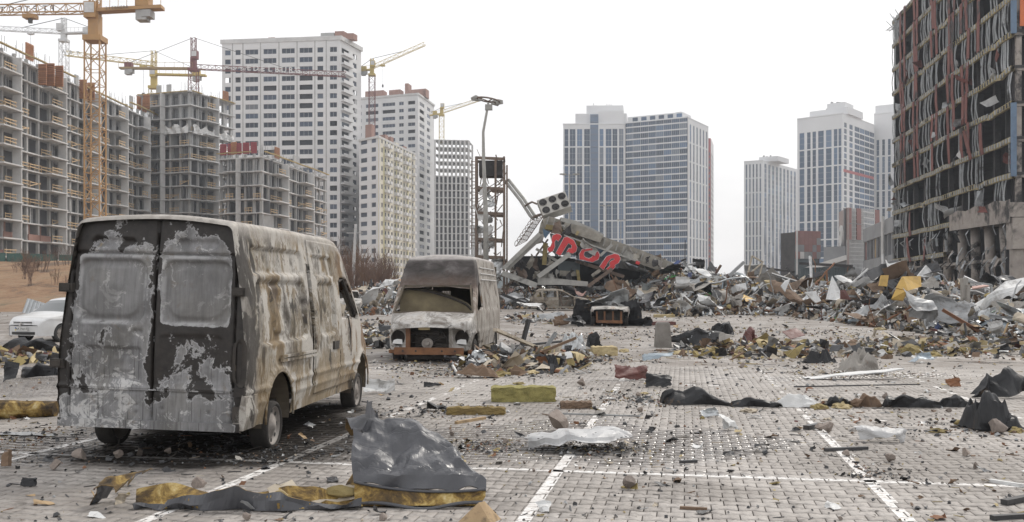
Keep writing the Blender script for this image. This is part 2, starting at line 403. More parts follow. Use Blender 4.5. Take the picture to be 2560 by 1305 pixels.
M_BRICK = mat('far_brick', (.33, .19, .15), (.27, .16, .13), .9, scale=.8, bump=.1)
M_YEL = mat('panel_yellow', (.66, .63, .52), (.60, .57, .48), .85, scale=.2, bump=.05)
M_GL = glass_mat('window_glass', (.028, .04, .062)); M_GLB = glass_mat('window_glass_blue', (.045, .075, .125), .1)
M_FRAME = mat('window_frame_grey', (.45, .46, .47), None, .6, scale=1, bump=0)
M_SPB = mat('spandrel_blue', (.15, .18, .24), (.12, .145, .20), .5, scale=.3, bump=0)
M_RED = mat('panel_red', (.42, .10, .10), (.36, .09, .09), .7, scale=.3, bump=0)
M_WOOD = mat('raw_wood', (.62, .46, .28), (.50, .36, .21), .8, scale=3, bump=.1, var=.3)
M_ORNG = mat('formwork_orange', (.42, .19, .085), (.30, .14, .07), .7, scale=2, bump=.1, var=.3)
M_STEEL = mat('grey_steel', (.36, .36, .35), (.25, .25, .245), .5, .3, scale=3, bump=.1)
_wmesh = {}
def window_mesh(w, h, mull, glass, key='w', trans=0):
    k = (round(w, 2), round(h, 2), mull, glass.name, trans)
    if k not in _wmesh:
        mb = MB(); t = .09
        mb.box((t, .16, t), (w - t, .18, h - t), 1)
        mb.box((0, .10, 0), (t, .24, h)); mb.box((w - t, .10, 0), (w, .24, h)); mb.box((t, .10, 0), (w - t, .24, t)); mb.box((t, .10, h - t), (w - t, .24, h))
        for i in range(1, mull + 1):
            x = w * i / (mull + 1); mb.box((x - .05, .12, t), (x + .05, .22, h - t))
        for i in range(1, trans + 1):
            z = h * i / (trans + 1); mb.box((t, .115, z - .06), (w - t, .225, z + .06))
        _wmesh[k] = mb.mesh('window', [M_FRAME, glass])
    return _wmesh[k]
def basis(A, B, z0):
    """matrix: local x along A->B, local y into the building, z up, origin at A"""
    u = Vector((B[0] - A[0], B[1] - A[1], 0)); L = u.length; u.normalize()
    n = Vector((-u.y, u.x, 0))
    M = Matrix(((u.x, n.x, 0, A[0]), (u.y, n.y, 0, A[1]), (0, 0, 1, z0), (0, 0, 0, 1)))
    return M, L, u
def px2(p): return (PX(p[0], p[1]), p[1])
class Tower:
    def __init__(s, name, label, A, B, C, z0, H, group, wallmat):
        """A, B front corners, C far end of the side seen; all (photo x, depth)"""
        s.A, s.B, s.C = px2(A), px2(B), px2(C)
        s.z0, s.H, s.wm = z0, H, wallmat
        s.root = thing(name, label, 'building', (s.A[0], s.A[1], z0), group=group)
        s.D = (s.A[0] + s.C[0] - s.B[0], s.A[1] + s.C[1] - s.B[1])
        s.inv = Matrix.Translation((-s.A[0], -s.A[1], -z0))
    def quad(s, inset=0.0):
        cx = (s.A[0] + s.C[0]) / 2; cy = (s.A[1] + s.C[1]) / 2; out = []
        for p in (s.A, s.B, s.C, s.D):
            d = Vector((p[0] - cx, p[1] - cy)); q = d * (1 - inset / max(d.length, 1e-3)); out.append((cx + q.x - s.A[0], cy + q.y - s.A[1]))
        return out
    def core(s, inset, z1=None, name='interior', m=None):
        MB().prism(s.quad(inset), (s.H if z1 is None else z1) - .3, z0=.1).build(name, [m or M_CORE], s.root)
    def slab(s, z, t=.3, inset=0.0, name='floor_slab', m=None):
        MB().prism(s.quad(inset), t, z0=z).build(name, [m or M_CONC], s.root)
    def facade(s, p, q, floors, fh, cols, sill, head, glass=M_GL, mullf=None, pglass=1.0, zs=0.0, span=1, thick=.35, seed=1, wm=None, jut=None, trans=0):
        """cols: list of (x0, x1) fractions of the facade width; openings run from sill to head in every floor"""
        M, L, u = basis(p, q, s.z0); M = s.inv @ M; rr = random.Random(seed); mb = MB(); mb.M = M
        ez = math.atan2(u.y, u.x)
        edges = [0.0] + [e * L for c in cols for e in c[:2]] + [L]
        z_prev = 0.0
        for f in range(floors):
            zb = zs + f * fh * span; a, b = zb + sill, zb + (span - 1) * fh + head
            mb.box((0, 0, z_prev), (L, thick, a))
            for i in range(0, len(edges), 2):
                if edges[i + 1] - edges[i] > .02: mb.box((edges[i], 0, a), (edges[i + 1], thick, b))
            for c in cols:
                w = (c[1] - c[0]) * L
                if rr.random() < pglass:
                    mu = max(0, int(round(w / 1.4)) - 1) if mullf is None else mullf
                    loc = M @ Vector((c[0] * L, 0, a)); obj('window', window_mesh(w, b - a, mu, glass, trans=trans), s.root, loc, (0, 0, ez))
            z_prev = b
        mb.box((0, 0, z_prev), (L, thick, s.H))
        mb.build('wall', [wm or s.wm], s.root)
        return M, L, ez
M_CONI = mat('inner_concrete_shaded', (.17, .17, .175), (.10, .10, .105), .9, scale=.5, bump=.15)  # darker copy of the concrete, shade painted into the inner walls
def even(n, frac=.6, a=.03, b=.97):
    w = (b - a) / n; return [(a + w * (i + .5 - frac / 2), a + w * (i + .5 + frac / 2)) for i in range(n)]
def hh(y, d): return CH + (HZ - y) / FPX * d
def roof_box(t, fx, fy, sx, sy, h, m, name='roof_house', z=None):
    """box on the roof; fx, fy 0..1 across front and depth"""
    A, B, D = Vector(t.A), Vector(t.B), Vector(t.D); u = (B - A); v = (D - A); o = u * fx + v * fy - Vector((0, 0))
    un, vn = u.normalized(), v.normalized(); pts = [o, o + un * sx, o + un * sx + vn * sy, o + vn * sy]
    mb = MB().prism([(p.x, p.y) for p in pts], h, z0=t.H if z is None else z); return mb.build(name, [m], t.root)
GT = 'residential towers behind the lot'
def build_towers():
    # white panel tower under completion
    H = hh(100, 311) - 3
    t = Tower('panel_tower', 'tall raw white panel tower with dark windows behind the red crane', (555, 316), (850, 311), (903, 326), 3, H, GT, M_WHITE)
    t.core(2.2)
    cols = [(.02, .07), (.12, .205), (.235, .315), (.34, .50), (.53, .61), (.635, .715), (.75, .80), (.815, .86), (.9, .965)]
    cols = [(.025, .075), (.115, .16), (.20, .31), (.355, .465), (.51, .62), (.66, .77), (.81, .86), (.915, .975)]
    t.facade(t.A, t.B, 26, 3.0, cols, .80, 2.50, M_GL, None, .8, 0.6, seed=5)
    t.facade(t.B, t.C, 26, 3.0, [(.08, .42), (.6, .78)], .9, 2.5, M_GL, 0, .45, .6, seed=6)
    rr = random.Random(8)
    mb = MB()                                               # balcony ledges on the side
    for f in range(26):
        M, L, u = basis(t.B, t.C, 0); lo = M @ Vector((L * .05, -1.1, .6 + 3 * f)); b = MB(); b.M = t.inv @ Matrix.Translation((0, 0, 3)) @ M
        b.box((L * .05, -1.1, .6 + 3 * f), (L * .5, 0, .85 + 3 * f)); b.box((L * .05, -1.1, .85 + 3 * f), (L * .5, -1.0, 1.7 + 3 * f)); b.build('balcony', [M_WHITE], t.root)
    M, L, ez = basis(t.A, t.B, 0)
    for q_ in (.09, .18, .33, .487, .64, .79, .885):
        b = MB(); b.M = t.inv @ Matrix.Translation((0, 0, 3)) @ M; b.box((L * q_ - .16, -.05, 0), (L * q_ + .16, -.004, H)); b.build('joint_strip', [M_CONC], t.root)
    t.slab(H, 1.4, -.6, 'parapet', M_CONCL)
    for fx, sx, h, m in ((.2, 3, 1.2, M_BRICK), (.33, 2.2, 1.5, M_BRICK), (.78, 4.5, 2.4, M_CONC), (.90, 3, 2.8, M_BRICK), (.97, 3.5, 2.0, M_BRICK)):
        roof_box(t, fx, .3, sx, 3, h, m, 'roof_vent', H + 1.4)
    # second panel tower further back with brick roof house
    H = hh(237, 400) - 3
    t = Tower('panel_tower', 'white panel tower with red brick roof house, behind the yellowish block', (870, 412), (1045, 400), (1085, 425), 3, H, GT, M_WHITE)
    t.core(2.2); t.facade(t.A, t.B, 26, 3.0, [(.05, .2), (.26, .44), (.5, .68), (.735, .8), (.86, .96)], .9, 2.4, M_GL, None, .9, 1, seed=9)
    t.facade(t.B, t.C, 26, 3.0, [(.1, .38), (.55, .75)], .9, 2.5, M_GL, 0, .6, 1, seed=10)
    t.slab(H, .8, -.5, 'parapet', M_CONCL)
    for fx, sx, h in ((.15, 9, 4.5), (.5, 5.5, 4.2), (.73, 1.6, 6.5), (.82, 7, 3.6), (.99, 1.2, 3)): roof_box(t, fx, .35, sx, 5, h, M_BRICK, 'roof_house', H + .8)
    # yellowish block
    H = hh(345, 296) - 3
    t = Tower('apartment_block', 'yellow and white apartment block with rows of small balconies', (898, 303), (948, 296), (1038, 333), 3, H, GT, M_WHITE)
    t.core(1.6); t.facade(t.A, t.B, 16, 2.85, [(.08, .4), (.62, .84)], .9, 2.4, M_GL, 0, 1, 1.2, seed=11)
    M, L, ez = t.facade(t.B, t.C, 16, 2.85, even(11, .42), .9, 2.4, M_GL, 0, 1, 1.2, seed=12, wm=M_YEL)
    bm = {}
    for f in range(16):
        for i in range(11):
            if (i % 3) == 0: continue
            x = L * (.03 + .94 * (i + .5) / 11)
            if 'b' not in bm:
                b = MB(); b.box((-1.0, -1.1, 0), (1.0, 0, .2)); b.box((-1.0, -1.1, .2), (1.0, -1.0, 1.0)); b.box((-1.0, -1.0, .2), (-.9, 0, 1.0)); b.box((.9, -1.0, .2), (1.0, 0, 1.0)); bm['b'] = b.mesh('balcony', [M_WHITE])
            obj('balcony', bm['b'], t.root, M @ Vector((x, 0, 1.3 + 2.85 * f)), (0, 0, ez))
    for zz in range(3):
        b = MB(); b.M = M; x0 = L * (.1 + .33 * zz); b.box((x0, -.06, 1), (x0 + 1.3, 0, H - 2)); b.build('accent_stripe', [mat('accent_yellow', (.58, .55, .32), (.52, .49, .31), .8, bump=0)], t.root)
    t.slab(H, .7, -.4, 'parapet', M_CONCL)
    for fx, fy, h, m in ((.1, .1, 5, M_BRICK), (.3, .35, 3, M_BRICK), (.3, .5, 3.2, M_BRICK), (.2, .7, 2.5, M_YEL), (.3, .88, 2.2, M_BRICK)): roof_box(t, fx, fy, 3.2, 3, h, m, 'roof_house', H + .7)
    # bare grid frame tower, one sees through its upper floors
    for nm, lb, A, B, yt, nf, nc in (('frame_tower', 'bare grey concrete grid tower, open upper floors, beside the yellow block', (1085, 400), (1172, 402), 350, 21, 8), ('frame_tower', 'small low concrete frame seen behind the burnt stair tower', (1170, 430), (1199, 431), 566, 9, 4)):
        d = A[1]; H = hh(yt, d) - 2; C = (B[0] + 9, d + 14)
        t = Tower(nm, lb, A, B, C, 2, H, GT, M_CONCL); fh = H / nf
        for f in range(nf + 1): t.slab(f * fh - .1, .35, 0, 'floor_slab', M_CONCL)
        Aa, Bb, Dd = Vector(t.A), Vector(t.B), Vector(t.D); u = Bb - Aa; v = Dd - Aa
        for r_, vv in ((0, 0.004), (1, .96)):
            for i in range(nc + 1):
                p = u * (i / nc * .975) + v * vv; MB().box((p.x, p.y, -.2), (p.x + .75, p.y + .5, H)).build('column', [M_CONCL], t.root)
        b = MB()
        for f in range(nf - 5): b.prism([(q.x, q.y) for q in (u * .02 + v * .25, u * .97 + v * .25, u * .97 + v * .3, u * .02 + v * .3)], fh * .93, z0=f * fh + .28)
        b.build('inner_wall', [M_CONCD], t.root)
        b = MB()
        for f in range(0, 4):
            b.prism([(q.x, q.y) for q in (u * .0 + v * .02, u * .97 + v * .02, u * .97 + v * .03, u * .0 + v * .03)], 1.0, z0=f * fh + .26)
        b.build('parapet_wall', [M_WHITE], t.root)
    # pair of finished white and blue glass towers in the middle
    H = hh(312, 468)
    t = Tower('glass_tower', 'finished white tower wing with tall narrow windows behind the fan unit', (1408, 468), (1562, 467), (1568, 490), 0, H, GT, M_WHITE2)
    t.core(1.2)
    lc = [(.02, .06), (.085, .17), (.225, .305), (.345, .405)]
    t.facade(t.A, t.B, 9, 3.0, [(.02, .085), (.105, .20), (.225, .31), (.34, .435), (.45, .56), (.59, .655), (.69, .785), (.80, .88), (.905, .98)], .3, 2.75, M_GLB, None, 1, .2, span=3, seed=21, trans=2)
    M, L, u = basis(t.A, t.B, 0); b = MB(); b.M = t.inv @ M; b.box((L * .44, -.12, 0), (L * .57, -.03, H + 5)); b.build('glazed_strip', [M_GLB], t.root)
    b = MB(); b.M = t.inv @ M
    for f in range(30): b.box((L * .445, -.35, f * 3), (L * .565, -.13, f * 3 + .6))
    b.build('balcony_bands', [M_SPB], t.root)
    t.slab(H, .6, -.3, 'parapet', M_WHITE2)
    roof_box(t, .19, .1, 25, 14, 5.2, M_WHITE2, 'roof_house', H + .6); roof_box(t, .36, .25, 18, 9, 9.8, M_WHITE2, 'roof_house', H + .62); roof_box(t, .56, .06, 12.5, 16, 6.3, M_WHITE2, 'roof_house', H + .64)
    rr = random.Random(4)
    for i in range(12): roof_box(t, rr.uniform(.38, .8), .3, .25, .25, rr.uniform(2, 5), M_STEEL, 'roof_mast', H + 7)
    H = hh(297, 455)
    t = Tower('glass_tower', 'finished tower wing with long dark glass bands and white sills', (1562, 468), (1720, 452), (1771, 478), 0, H, GT, M_WHITE2)
    t.core(1.2); t.facade(t.A, t.B, 28, 3.0, even(8, .985, .01, .99), .52, 2.98, M_GLB, 3, 1, .3, seed=22, wm=M_WHITE2)
    t.facade(t.B, t.C, 9, 3.0, even(6, .42, .04, .99), .35, 2.75, M_GLB, 0, 1, .2, span=3, seed=23, trans=2)
    M, L, u = basis(t.A, t.B, 0); b = MB(); b.M = t.inv @ M; b.box((L * .2, -.06, 9.0), (L, -.01, 10.2)); b.build('accent_band', [M_RED], t.root)
    roof_box(t, .02, .08, 28, 12, 3.4, M_WHITE2, 'roof_house', H); t.slab(H, .25, -.25, 'parapet', M_WHITE2)
    for i in range(6): roof_box(t, .1 + i * .14, .07, 2.6, .4, 1.8, M_GLB, 'roof_window', H + 1)
    for i in range(10): roof_box(t, rr.uniform(.05, .8), .3, 1.4, 1.2, rr.uniform(.8, 1.6), M_CONCL, 'roof_vent', H + 3.4)
    H = hh(347, 520)
    t = Tower('red_stair_tower', 'narrow dark red tower strip at the edge of the glass tower', (1770, 520), (1777, 520), (1784, 545), 0, H, GT, M_RED); t.facade(t.A, t.B, 26, 3.0, [(.3, .7)], .5, 2.2, M_GLB, 0, 1, seed=24); t.facade(t.B, t.C, 26, 3.0, even(4, .45), .6, 2.4, M_GLB, 0, 1, seed=25, wm=M_WHITE2); t.core(1.0); t.slab(H, .3, 0, 'parapet', M_RED)
    # towers on the right
    H = hh(405, 600)
    t = Tower('glass_tower', 'lower distant white tower with broken dark stripes on its side', (1860, 600), (1907, 594), (1993, 640), 0, H, GT, M_WHITE2)
    t.core(1.2); t.facade(t.A, t.B, 9, 3.0, even(5, .45, .04, .96), .3, 2.7, M_GLB, 0, 1, .3, span=3, seed=31, trans=2)
    M, L, ez = t.facade(t.B, t.C, 27, 3.0, even(9, .55, .02, .98), .05, 2.95, M_GLB, 0, 1, .3, seed=32)
    for i in range(26):
        b = MB(); b.M = M; x = L * (.02 + .96 * (rr.randrange(9) + .5) / 9); z = rr.uniform(4, H * .62); b.box((x - 2.1, -.14, z), (x + 1.0, -.02, z + rr.uniform(6, 16))); b.build('dark_panel', [M_SPB], t.root)
    t.slab(H, .5, -.2, 'parapet', M_WHITE2); roof_box(t, .5, .15, 12, 18, 3.0, M_WHITE2, 'roof_house', H + .5)
    for i in range(7): roof_box(t, rr.uniform(.52, .8), rr.uniform(.18, .4), .8, .8, rr.uniform(.8, 2), M_STEEL, 'roof_vent', H + 3.5)
    H = hh(297, 480)
    t = Tower('glass_tower', 'tall white tower with dark windows, in front of its neighbour with a blank end', (1993, 482), (2107, 466), (2186, 500), 0, H, GT, M_WHITE2)
    t.core(1.2); t.facade(t.A, t.B, 9, 3.0, [(.05, .16), (.22, .30), (.34, .42), (.465, .59), (.635, .76), (.805, .885), (.905, .97)], .3, 2.75, M_GLB, 0, 1, .3, span=3, seed=33, trans=2)
    t.facade(t.B, t.C, 28, 3.0, [(.04, .12), (.2, .3)] + [(.36 + i * .16, .36 + i * .16 + .155) for i in range(4)], .5, 2.9, M_GLB, 2, 1, .3, seed=34)
    M, L, u = basis(t.B, t.C, 0); b = MB(); b.M = t.inv @ M; b.box((L * .02, -.06, 60), (L * .98, -.01, 61.4)); b.build('accent_band', [M_RED], t.root)
    t.slab(H, .5, -.25, 'parapet', M_WHITE2); roof_box(t, .2, .1, 20, 20, 3.4, M_WHITE2, 'roof_house', H + .5); roof_box(t, .55, .15, 9, 12, 6.5, M_WHITE2, 'roof_house', H + .52)
    for i in range(14):
        up = i % 2; roof_box(t, rr.uniform(.58, .72) if up else rr.uniform(.25, .5), rr.uniform(.2, .4), rr.uniform(.3, 1), .4, rr.uniform(.8, 2), M_STEEL, 'roof_vent', H + (7 if up else 3.9))
    H = hh(288, 505)
    t = Tower('glass_tower', 'white tower wing half hidden behind the burnt office block', (2185, 503), (2262, 494), (2290, 520), 0, H, GT, M_WHITE2)
    t.core(1.2); t.facade(t.A, t.B, 9, 3.0, even(5, .5), .35, 2.75, M_GLB, 0, 1, .3, span=3, seed=35, trans=2); t.slab(H, .5, -.25, 'parapet', M_WHITE2); roof_box(t, .0, .1, 12, 9, 4.5, M_WHITE2, 'roof_house', H + .5)
build_towers()
# ------------------------------------------------------------------ concrete frames under construction, and their cranes
M_PROP = mat('prop_steel', (.50, .51, .52), (.36, .36, .36), .6, scale=3, bump=0)
M_NET = mat('white_net', (.66, .66, .65), (.56, .56, .55), .9, scale=1, bump=0)
M_GREEN = mat('green_board', (.16, .52, .06), (.14, .46, .06), .7, scale=2, bump=0)
M_REDFORM = mat('formwork_red', (.34, .055, .07), (.27, .05, .06), .7, scale=2, bump=.1)
M_DRAB = mat('form_yellow', (.45, .34, .14), (.36, .27, .12), .8, scale=2, bump=.1)
GC = 'concrete buildings under construction'
def frame_building(name, label, A, B, C, z0, H, fh, bayf, bays, seed, white_cols=(), brick=False, greens=(), net=None, jut=.5, sides=('f', 's')):
    t = Tower(name, label, A, B, C, z0, H, GC, M_CONC); rr = random.Random(seed)
    nf = int(round(H / fh)); A_, B_, C_, D_ = t.A, t.B, t.C, t.D
    for f in range(nf + 1):
        t.slab(f * fh, .24, -jut * .8, 'floor_slab', M_CONCL)
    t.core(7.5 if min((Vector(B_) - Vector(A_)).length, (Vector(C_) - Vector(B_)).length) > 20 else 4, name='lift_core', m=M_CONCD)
    faces = []
    if 'f' in sides: faces.append((A_, B_, bayf))
    if 's' in sides: faces.append((B_, C_, bays))
    shared = {}
    for fi, (p, q, nb) in enumerate(faces):
        M, L, u = basis(p, q, z0); M = t.inv @ M; ez = math.atan2(u.y, u.x); bw = L / nb
        key = lambda n_: (fi, n_)
        def shp(n_, fn, m):
            if key(n_) not in shared:
                b = MB(); fn(b); shared[key(n_)] = b.mesh(n_, m)
            return shared[key(n_)]
        def put(n_, me, x, y, z): return obj(n_, me, t.root, M @ Vector((x, y, z)), (0, 0, ez))
        cw = .5
        col = shp('column', lambda b: b.box((-cw/2, 0, 0), (cw/2, .45, H)), [M_CONC])
        colw = shp('white_column', lambda b: b.box((-.9, -1.05, 0), (.9, .1, H + 1)), [M_CONCL])
        for i in range(nb + 1):
            if (fi, i) in white_cols: put('column', colw, i * bw, 0, 0)
            else: put('column', col, min(L - .3, max(.3, i * bw)), .1, 0)
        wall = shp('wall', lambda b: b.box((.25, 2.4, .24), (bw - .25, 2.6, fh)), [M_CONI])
        wallh = shp('wall_half', lambda b: b.box((.25, 1.2, .24), (bw * .5, 1.4, fh)), [M_CONI])
        cross = shp('cross_wall', lambda b: b.box((-.1, .5, .24), (.1, 5.5, fh)), [M_CONC])
        def rail(b):
            for zz, tilt in ((.75, .05), (1.25, -.04)): b.bar((.1, -.25, zz + tilt), (bw - .1, -.25, zz - tilt), .07, .16)
            for xx in (.3, bw / 2, bw - .3): b.box((xx - .04, -.22, .2), (xx + .04, -.14, 1.4))
        rl = shp('railing', rail, [M_WOOD])
        def rail2(b):
            b.bar((.1, -.25, .5), (bw - .1, -.25, 1.3), .07, .15); b.bar((.1, -.25, 1.2), (bw - .1, -.25, 1.15), .07, .15)
            for xx in (.3, bw - .3): b.box((xx - .04, -.22, .2), (xx + .04, -.14, 1.4))
        rl2 = shp('railing_b', rail2, [M_WOOD])
        def props(b):
            r2 = random.Random(seed)
            for i in range(7):
                x = r2.uniform(.2, bw - .2); y = r2.uniform(-.2, 2.2); b.box((x - .05, y, .24), (x + .05, y + .1, fh))
        pr = shp('props', props, [M_PROP])
        inf = shp('infill', lambda b: (b.box((.25, .1, .24), (bw - .25, .35, 1.1)), b.box((.25, .1, 1.1), (bw * .3, .35, fh)), b.box((bw * .72, .1, 1.1), (bw - .25, .35, fh))), [M_WHITE])
        infb = shp('brick_infill', lambda b: (b.box((.1, -.1, .24), (bw - .1, .2, 1.3)), b.box((.1, .9, .24), (bw * .6, 1.1, fh))), [M_BRICK])
        for f in range(nf):
            z = f * fh
            for i in range(nb):
                x = i * bw; r = rr.random()
                if f >= nf - 2:
                    put('props', pr, x, 0, z)
                    if r < .5: put('wall', wall, x, 1.5, z)
                    continue
                if r < .55: put('wall', wall, x, rr.uniform(-.4, 1.6), z)
                elif r < .75: put('wall', wallh, x, rr.uniform(0, .8), z)
                if rr.random() < .4: put('wall', cross, x + bw * rr.choice((.02, .5)), 0, z)
                r = rr.random()
                if f < 3 and brick and r < .55: put('infill', infb, x, 0, z)
                elif f < 3 and r < .35: put('infill', inf, x, 0, z)
                elif r < .6: put('railing', rl if rr.random() < .75 else rl2, x, 0, z)
                elif r < .68: put('props', pr, x, 0, z)
        # balcony plates that stick out from bay to bay
        bal = shp('balcony', lambda b: (b.box((-.1, -1.9, -.02), (bw * 1.5, -.3, .22)), b.box((bw * 1.38, -1.8, .22), (bw * 1.45, -.3, fh * .98))), [M_CONCL])
        for i in range(1, nb - 1, 4):
            for f in range(1, nf):
                put('balcony', bal, i * bw + bw * .2, 0, f * fh)
                if rr.random() < .55: put('railing', rl, i * bw + bw * .3, -1.4, f * fh)
        # timber edge boards of the roof formwork
        b = MB(); b.M = M
        for i in range(nb):
            if rr.random() < .8: b.bar((i * bw, -.7, H + .32 + rr.uniform(0, .15)), ((i + 1) * bw - .1, -.7 - rr.uniform(0, .3), H + .32), .5, .18)
        b.build('roof_formwork', [M_DRAB], t.root)
        for i in range(nb):
            if rr.random() < .14:
                b = MB(); b.M = M; x = i * bw + .5; hgt = rr.uniform(2.2, 3.4)
                b.box((x, .5, H + .25), (x + bw * .6, .75, H + hgt))
                for zz in range(1, 9): b.box((x - .03, .40, H + .25 + zz * hgt / 10), (x + bw * .6 + .03, .49, H + .40 + zz * hgt / 10))
                b.build('wall_formwork', [M_ORNG], t.root)
            elif rr.random() < .25:
                b = MB(); b.M = M; x = i * bw + 1; b.box((x, 1, H + .24), (x + 1.2, 1.3, H + 2.6)); b.build('wall_stub', [M_CONC], t.root)
        b = MB(); b.M = M
        for i in range(nb * 4):
            x = rr.uniform(0, L); b.bar((x, 1.2, H + .2), (x + rr.uniform(-.1, .1), 1.2, H + rr.uniform(1.2, 3)), .05)
        b.build('rebar', [M_STEEL], t.root)
        for (gf, gfl, gx) in greens:
            if gf == fi:
                b = MB(); b.M = M; b.box((gx * L, -.3, gfl * fh + .25), (gx * L + 2.6, -.2, gfl * fh + 2.3)); b.build('hoarding_board', [M_GREEN], t.root)
        if net is not None and fi >= 0:
            b = MB(); b.M = M; n = 24
            b.grid([[(L * i / n, -.8 - .3 * math.sin(i * 1.7 + j), (net * fh) + .1 + (1.7 + .5 * math.sin(i * 1.1)) * j / 3 - .3) for j in range(4)] for i in range(n + 1)]); b.build('safety_net', [M_NET], t.root)
    return t
def build_sites():
    # long frame running away from the camera on the left: its face looks right
    frame_building('unfinished_building', 'long grey concrete frame with white columns on the far left edge', (-420, 137), (-60, 148), (178, 178), 4.2, hh(122, 156) - 4.2, 3.0, 2, 8, 41, white_cols={(1, 2), (1, 3), (1, 4)}, brick=True, greens=((1, 1, .62),), sides=('s',))
    frame_building('unfinished_building', 'grey concrete frame half hidden by the tall orange crane mast', (-100, 165), (176, 177.6), (322, 204), 4.2, hh(206, 177) - 4.2, 3.0, 2, 8, 42, sides=('s',))
    frame_building('unfinished_building', 'concrete frame with two pale columns beside the corner block', (120, 195), (318, 203.6), (402, 222), 4.2, hh(258, 203) - 4.2, 3.0, 2, 6, 43, white_cols={(1, 3), (1, 6)}, sides=('s',))
    frame_building('unfinished_building', 'concrete corner block with white netting under its top floors', (350, 219), (475, 214), (580, 228), 4.2, hh(232, 214) - 4.2, 3.0, 5, 5, 44, greens=((0, 3, .28), (0, 3, .72)), net=11, jut=1.1)
    t = frame_building('unfinished_building', 'low dark concrete frame topped with red formwork', (548, 204), (655, 200), (815, 240), 3.5, hh(383, 200) - 3.5, 2.9, 5, 10, 45, jut=.7)
    for x, y, d_, h_ in ((104, 212, 163, 3.6), (124, 214, 165, 3.9), (146, 216, 168, 3.7), (206, 246, 180, 3.6), (226, 250, 184, 3.4), (365, 272, 212, 3.2)):
        p = P(x, y, d_); w = thing('formwork_stack', 'orange slatted formwork stack on the roof of the frame, ' + {104: 'leftmost of three', 124: 'middle of three', 146: 'right of three', 206: 'just left of the crane mast', 226: 'behind the crane mast', 365: 'beside the corner block'}[x], 'formwork', p)
        b = MB(); b.box((-.6, .2, 0), (.7, .4, h_)); b.build('panel', [M_ORNG], w)
        for k in range(10): MB().box((-.65, 0, .1 + k * h_ / 10.2), (.75, .2, .3 + k * h_ / 10.2)).build('slat', [M_ORNG], w)
    rr = random.Random(2)
    for i in range(5):
        p = Vector(t.A) * (1 - .18 * i) + Vector(t.B) * (.18 * i); b = MB()
        x = p.x - t.A[0]; y = p.y - t.A[1] + .6; b.box((x, y, t.H + .25), (x + 1.3, y + .3, t.H + 2.6))
        for k in range(5): b.box((x - .05, y - .12, t.H + .5 + k * .45), (x + 1.35, y - .01, t.H + .65 + k * .45))
        b.build('wall_formwork', [M_REDFORM], t.root)
build_sites()
# ---- cranes
M_CRANE = mat('crane_orange', (.44, .25, .09), (.36, .21, .09), .6, scale=.8, bump=0)
M_CRANEY = mat('crane_yellow', (.55, .42, .12), (.48, .37, .13), .6, scale=.8, bump=0)
M_CRANER = mat('crane_red', (.19, .065, .065), (.15, .06, .058), .6, scale=.8, bump=0)
M_CRANEB = mat('crane_ochre', (.34, .24, .11), (.27, .19, .10), .6, scale=.8, bump=0)
M_CABLE = mat('steel_cable', (.08, .08, .08), None, .6, bump=0)
M_CABW = mat('cab_white', (.62, .63, .63), (.5, .5, .5), .5, bump=0)
M_LETW = mat('letter_white', (.78, .78, .77), (.7, .7, .69), .6, bump=0)
M_LETD = mat('letter_dark', (.07, .05, .035), (.10, .07, .05), .6, bump=0)
def lattice(b, p, q, w, h, n, r, tri=False, m=0):
    """lattice beam from p to q; w across (horizontal), h up"""
    p, q = Vector(p), Vector(q); t = (q - p).normalized()
    if abs(t.z) > .9: a, c = Vector((1, 0, 0)), Vector((0, 1, 0))
    else: a = t.cross(Vector((0, 0, 1))).normalized(); c = a.cross(t).normalized()
    if tri: cs = [a * (-w/2), a * (w/2), c * h]
    else: cs = [-a*w/2 - c*h/2, a*w/2 - c*h/2, a*w/2 + c*h/2, -a*w/2 + c*h/2]
    k = len(cs)
    for c_ in cs: b.bar(p + c_, q + c_, r * 1.5, None, m)
    for i in range(n):
        s0 = p + (q - p) * (i / n); s1 = p + (q - p) * ((i + 1) / n)
        for j in range(k):
            x, y = cs[j], cs[(j + 1) % k]
            b.bar(s0 + (x if i % 2 else y), s1 + (y if i % 2 else x), r * .8, None, m); b.bar(s0 + x, s0 + y, r * .7, None, m)
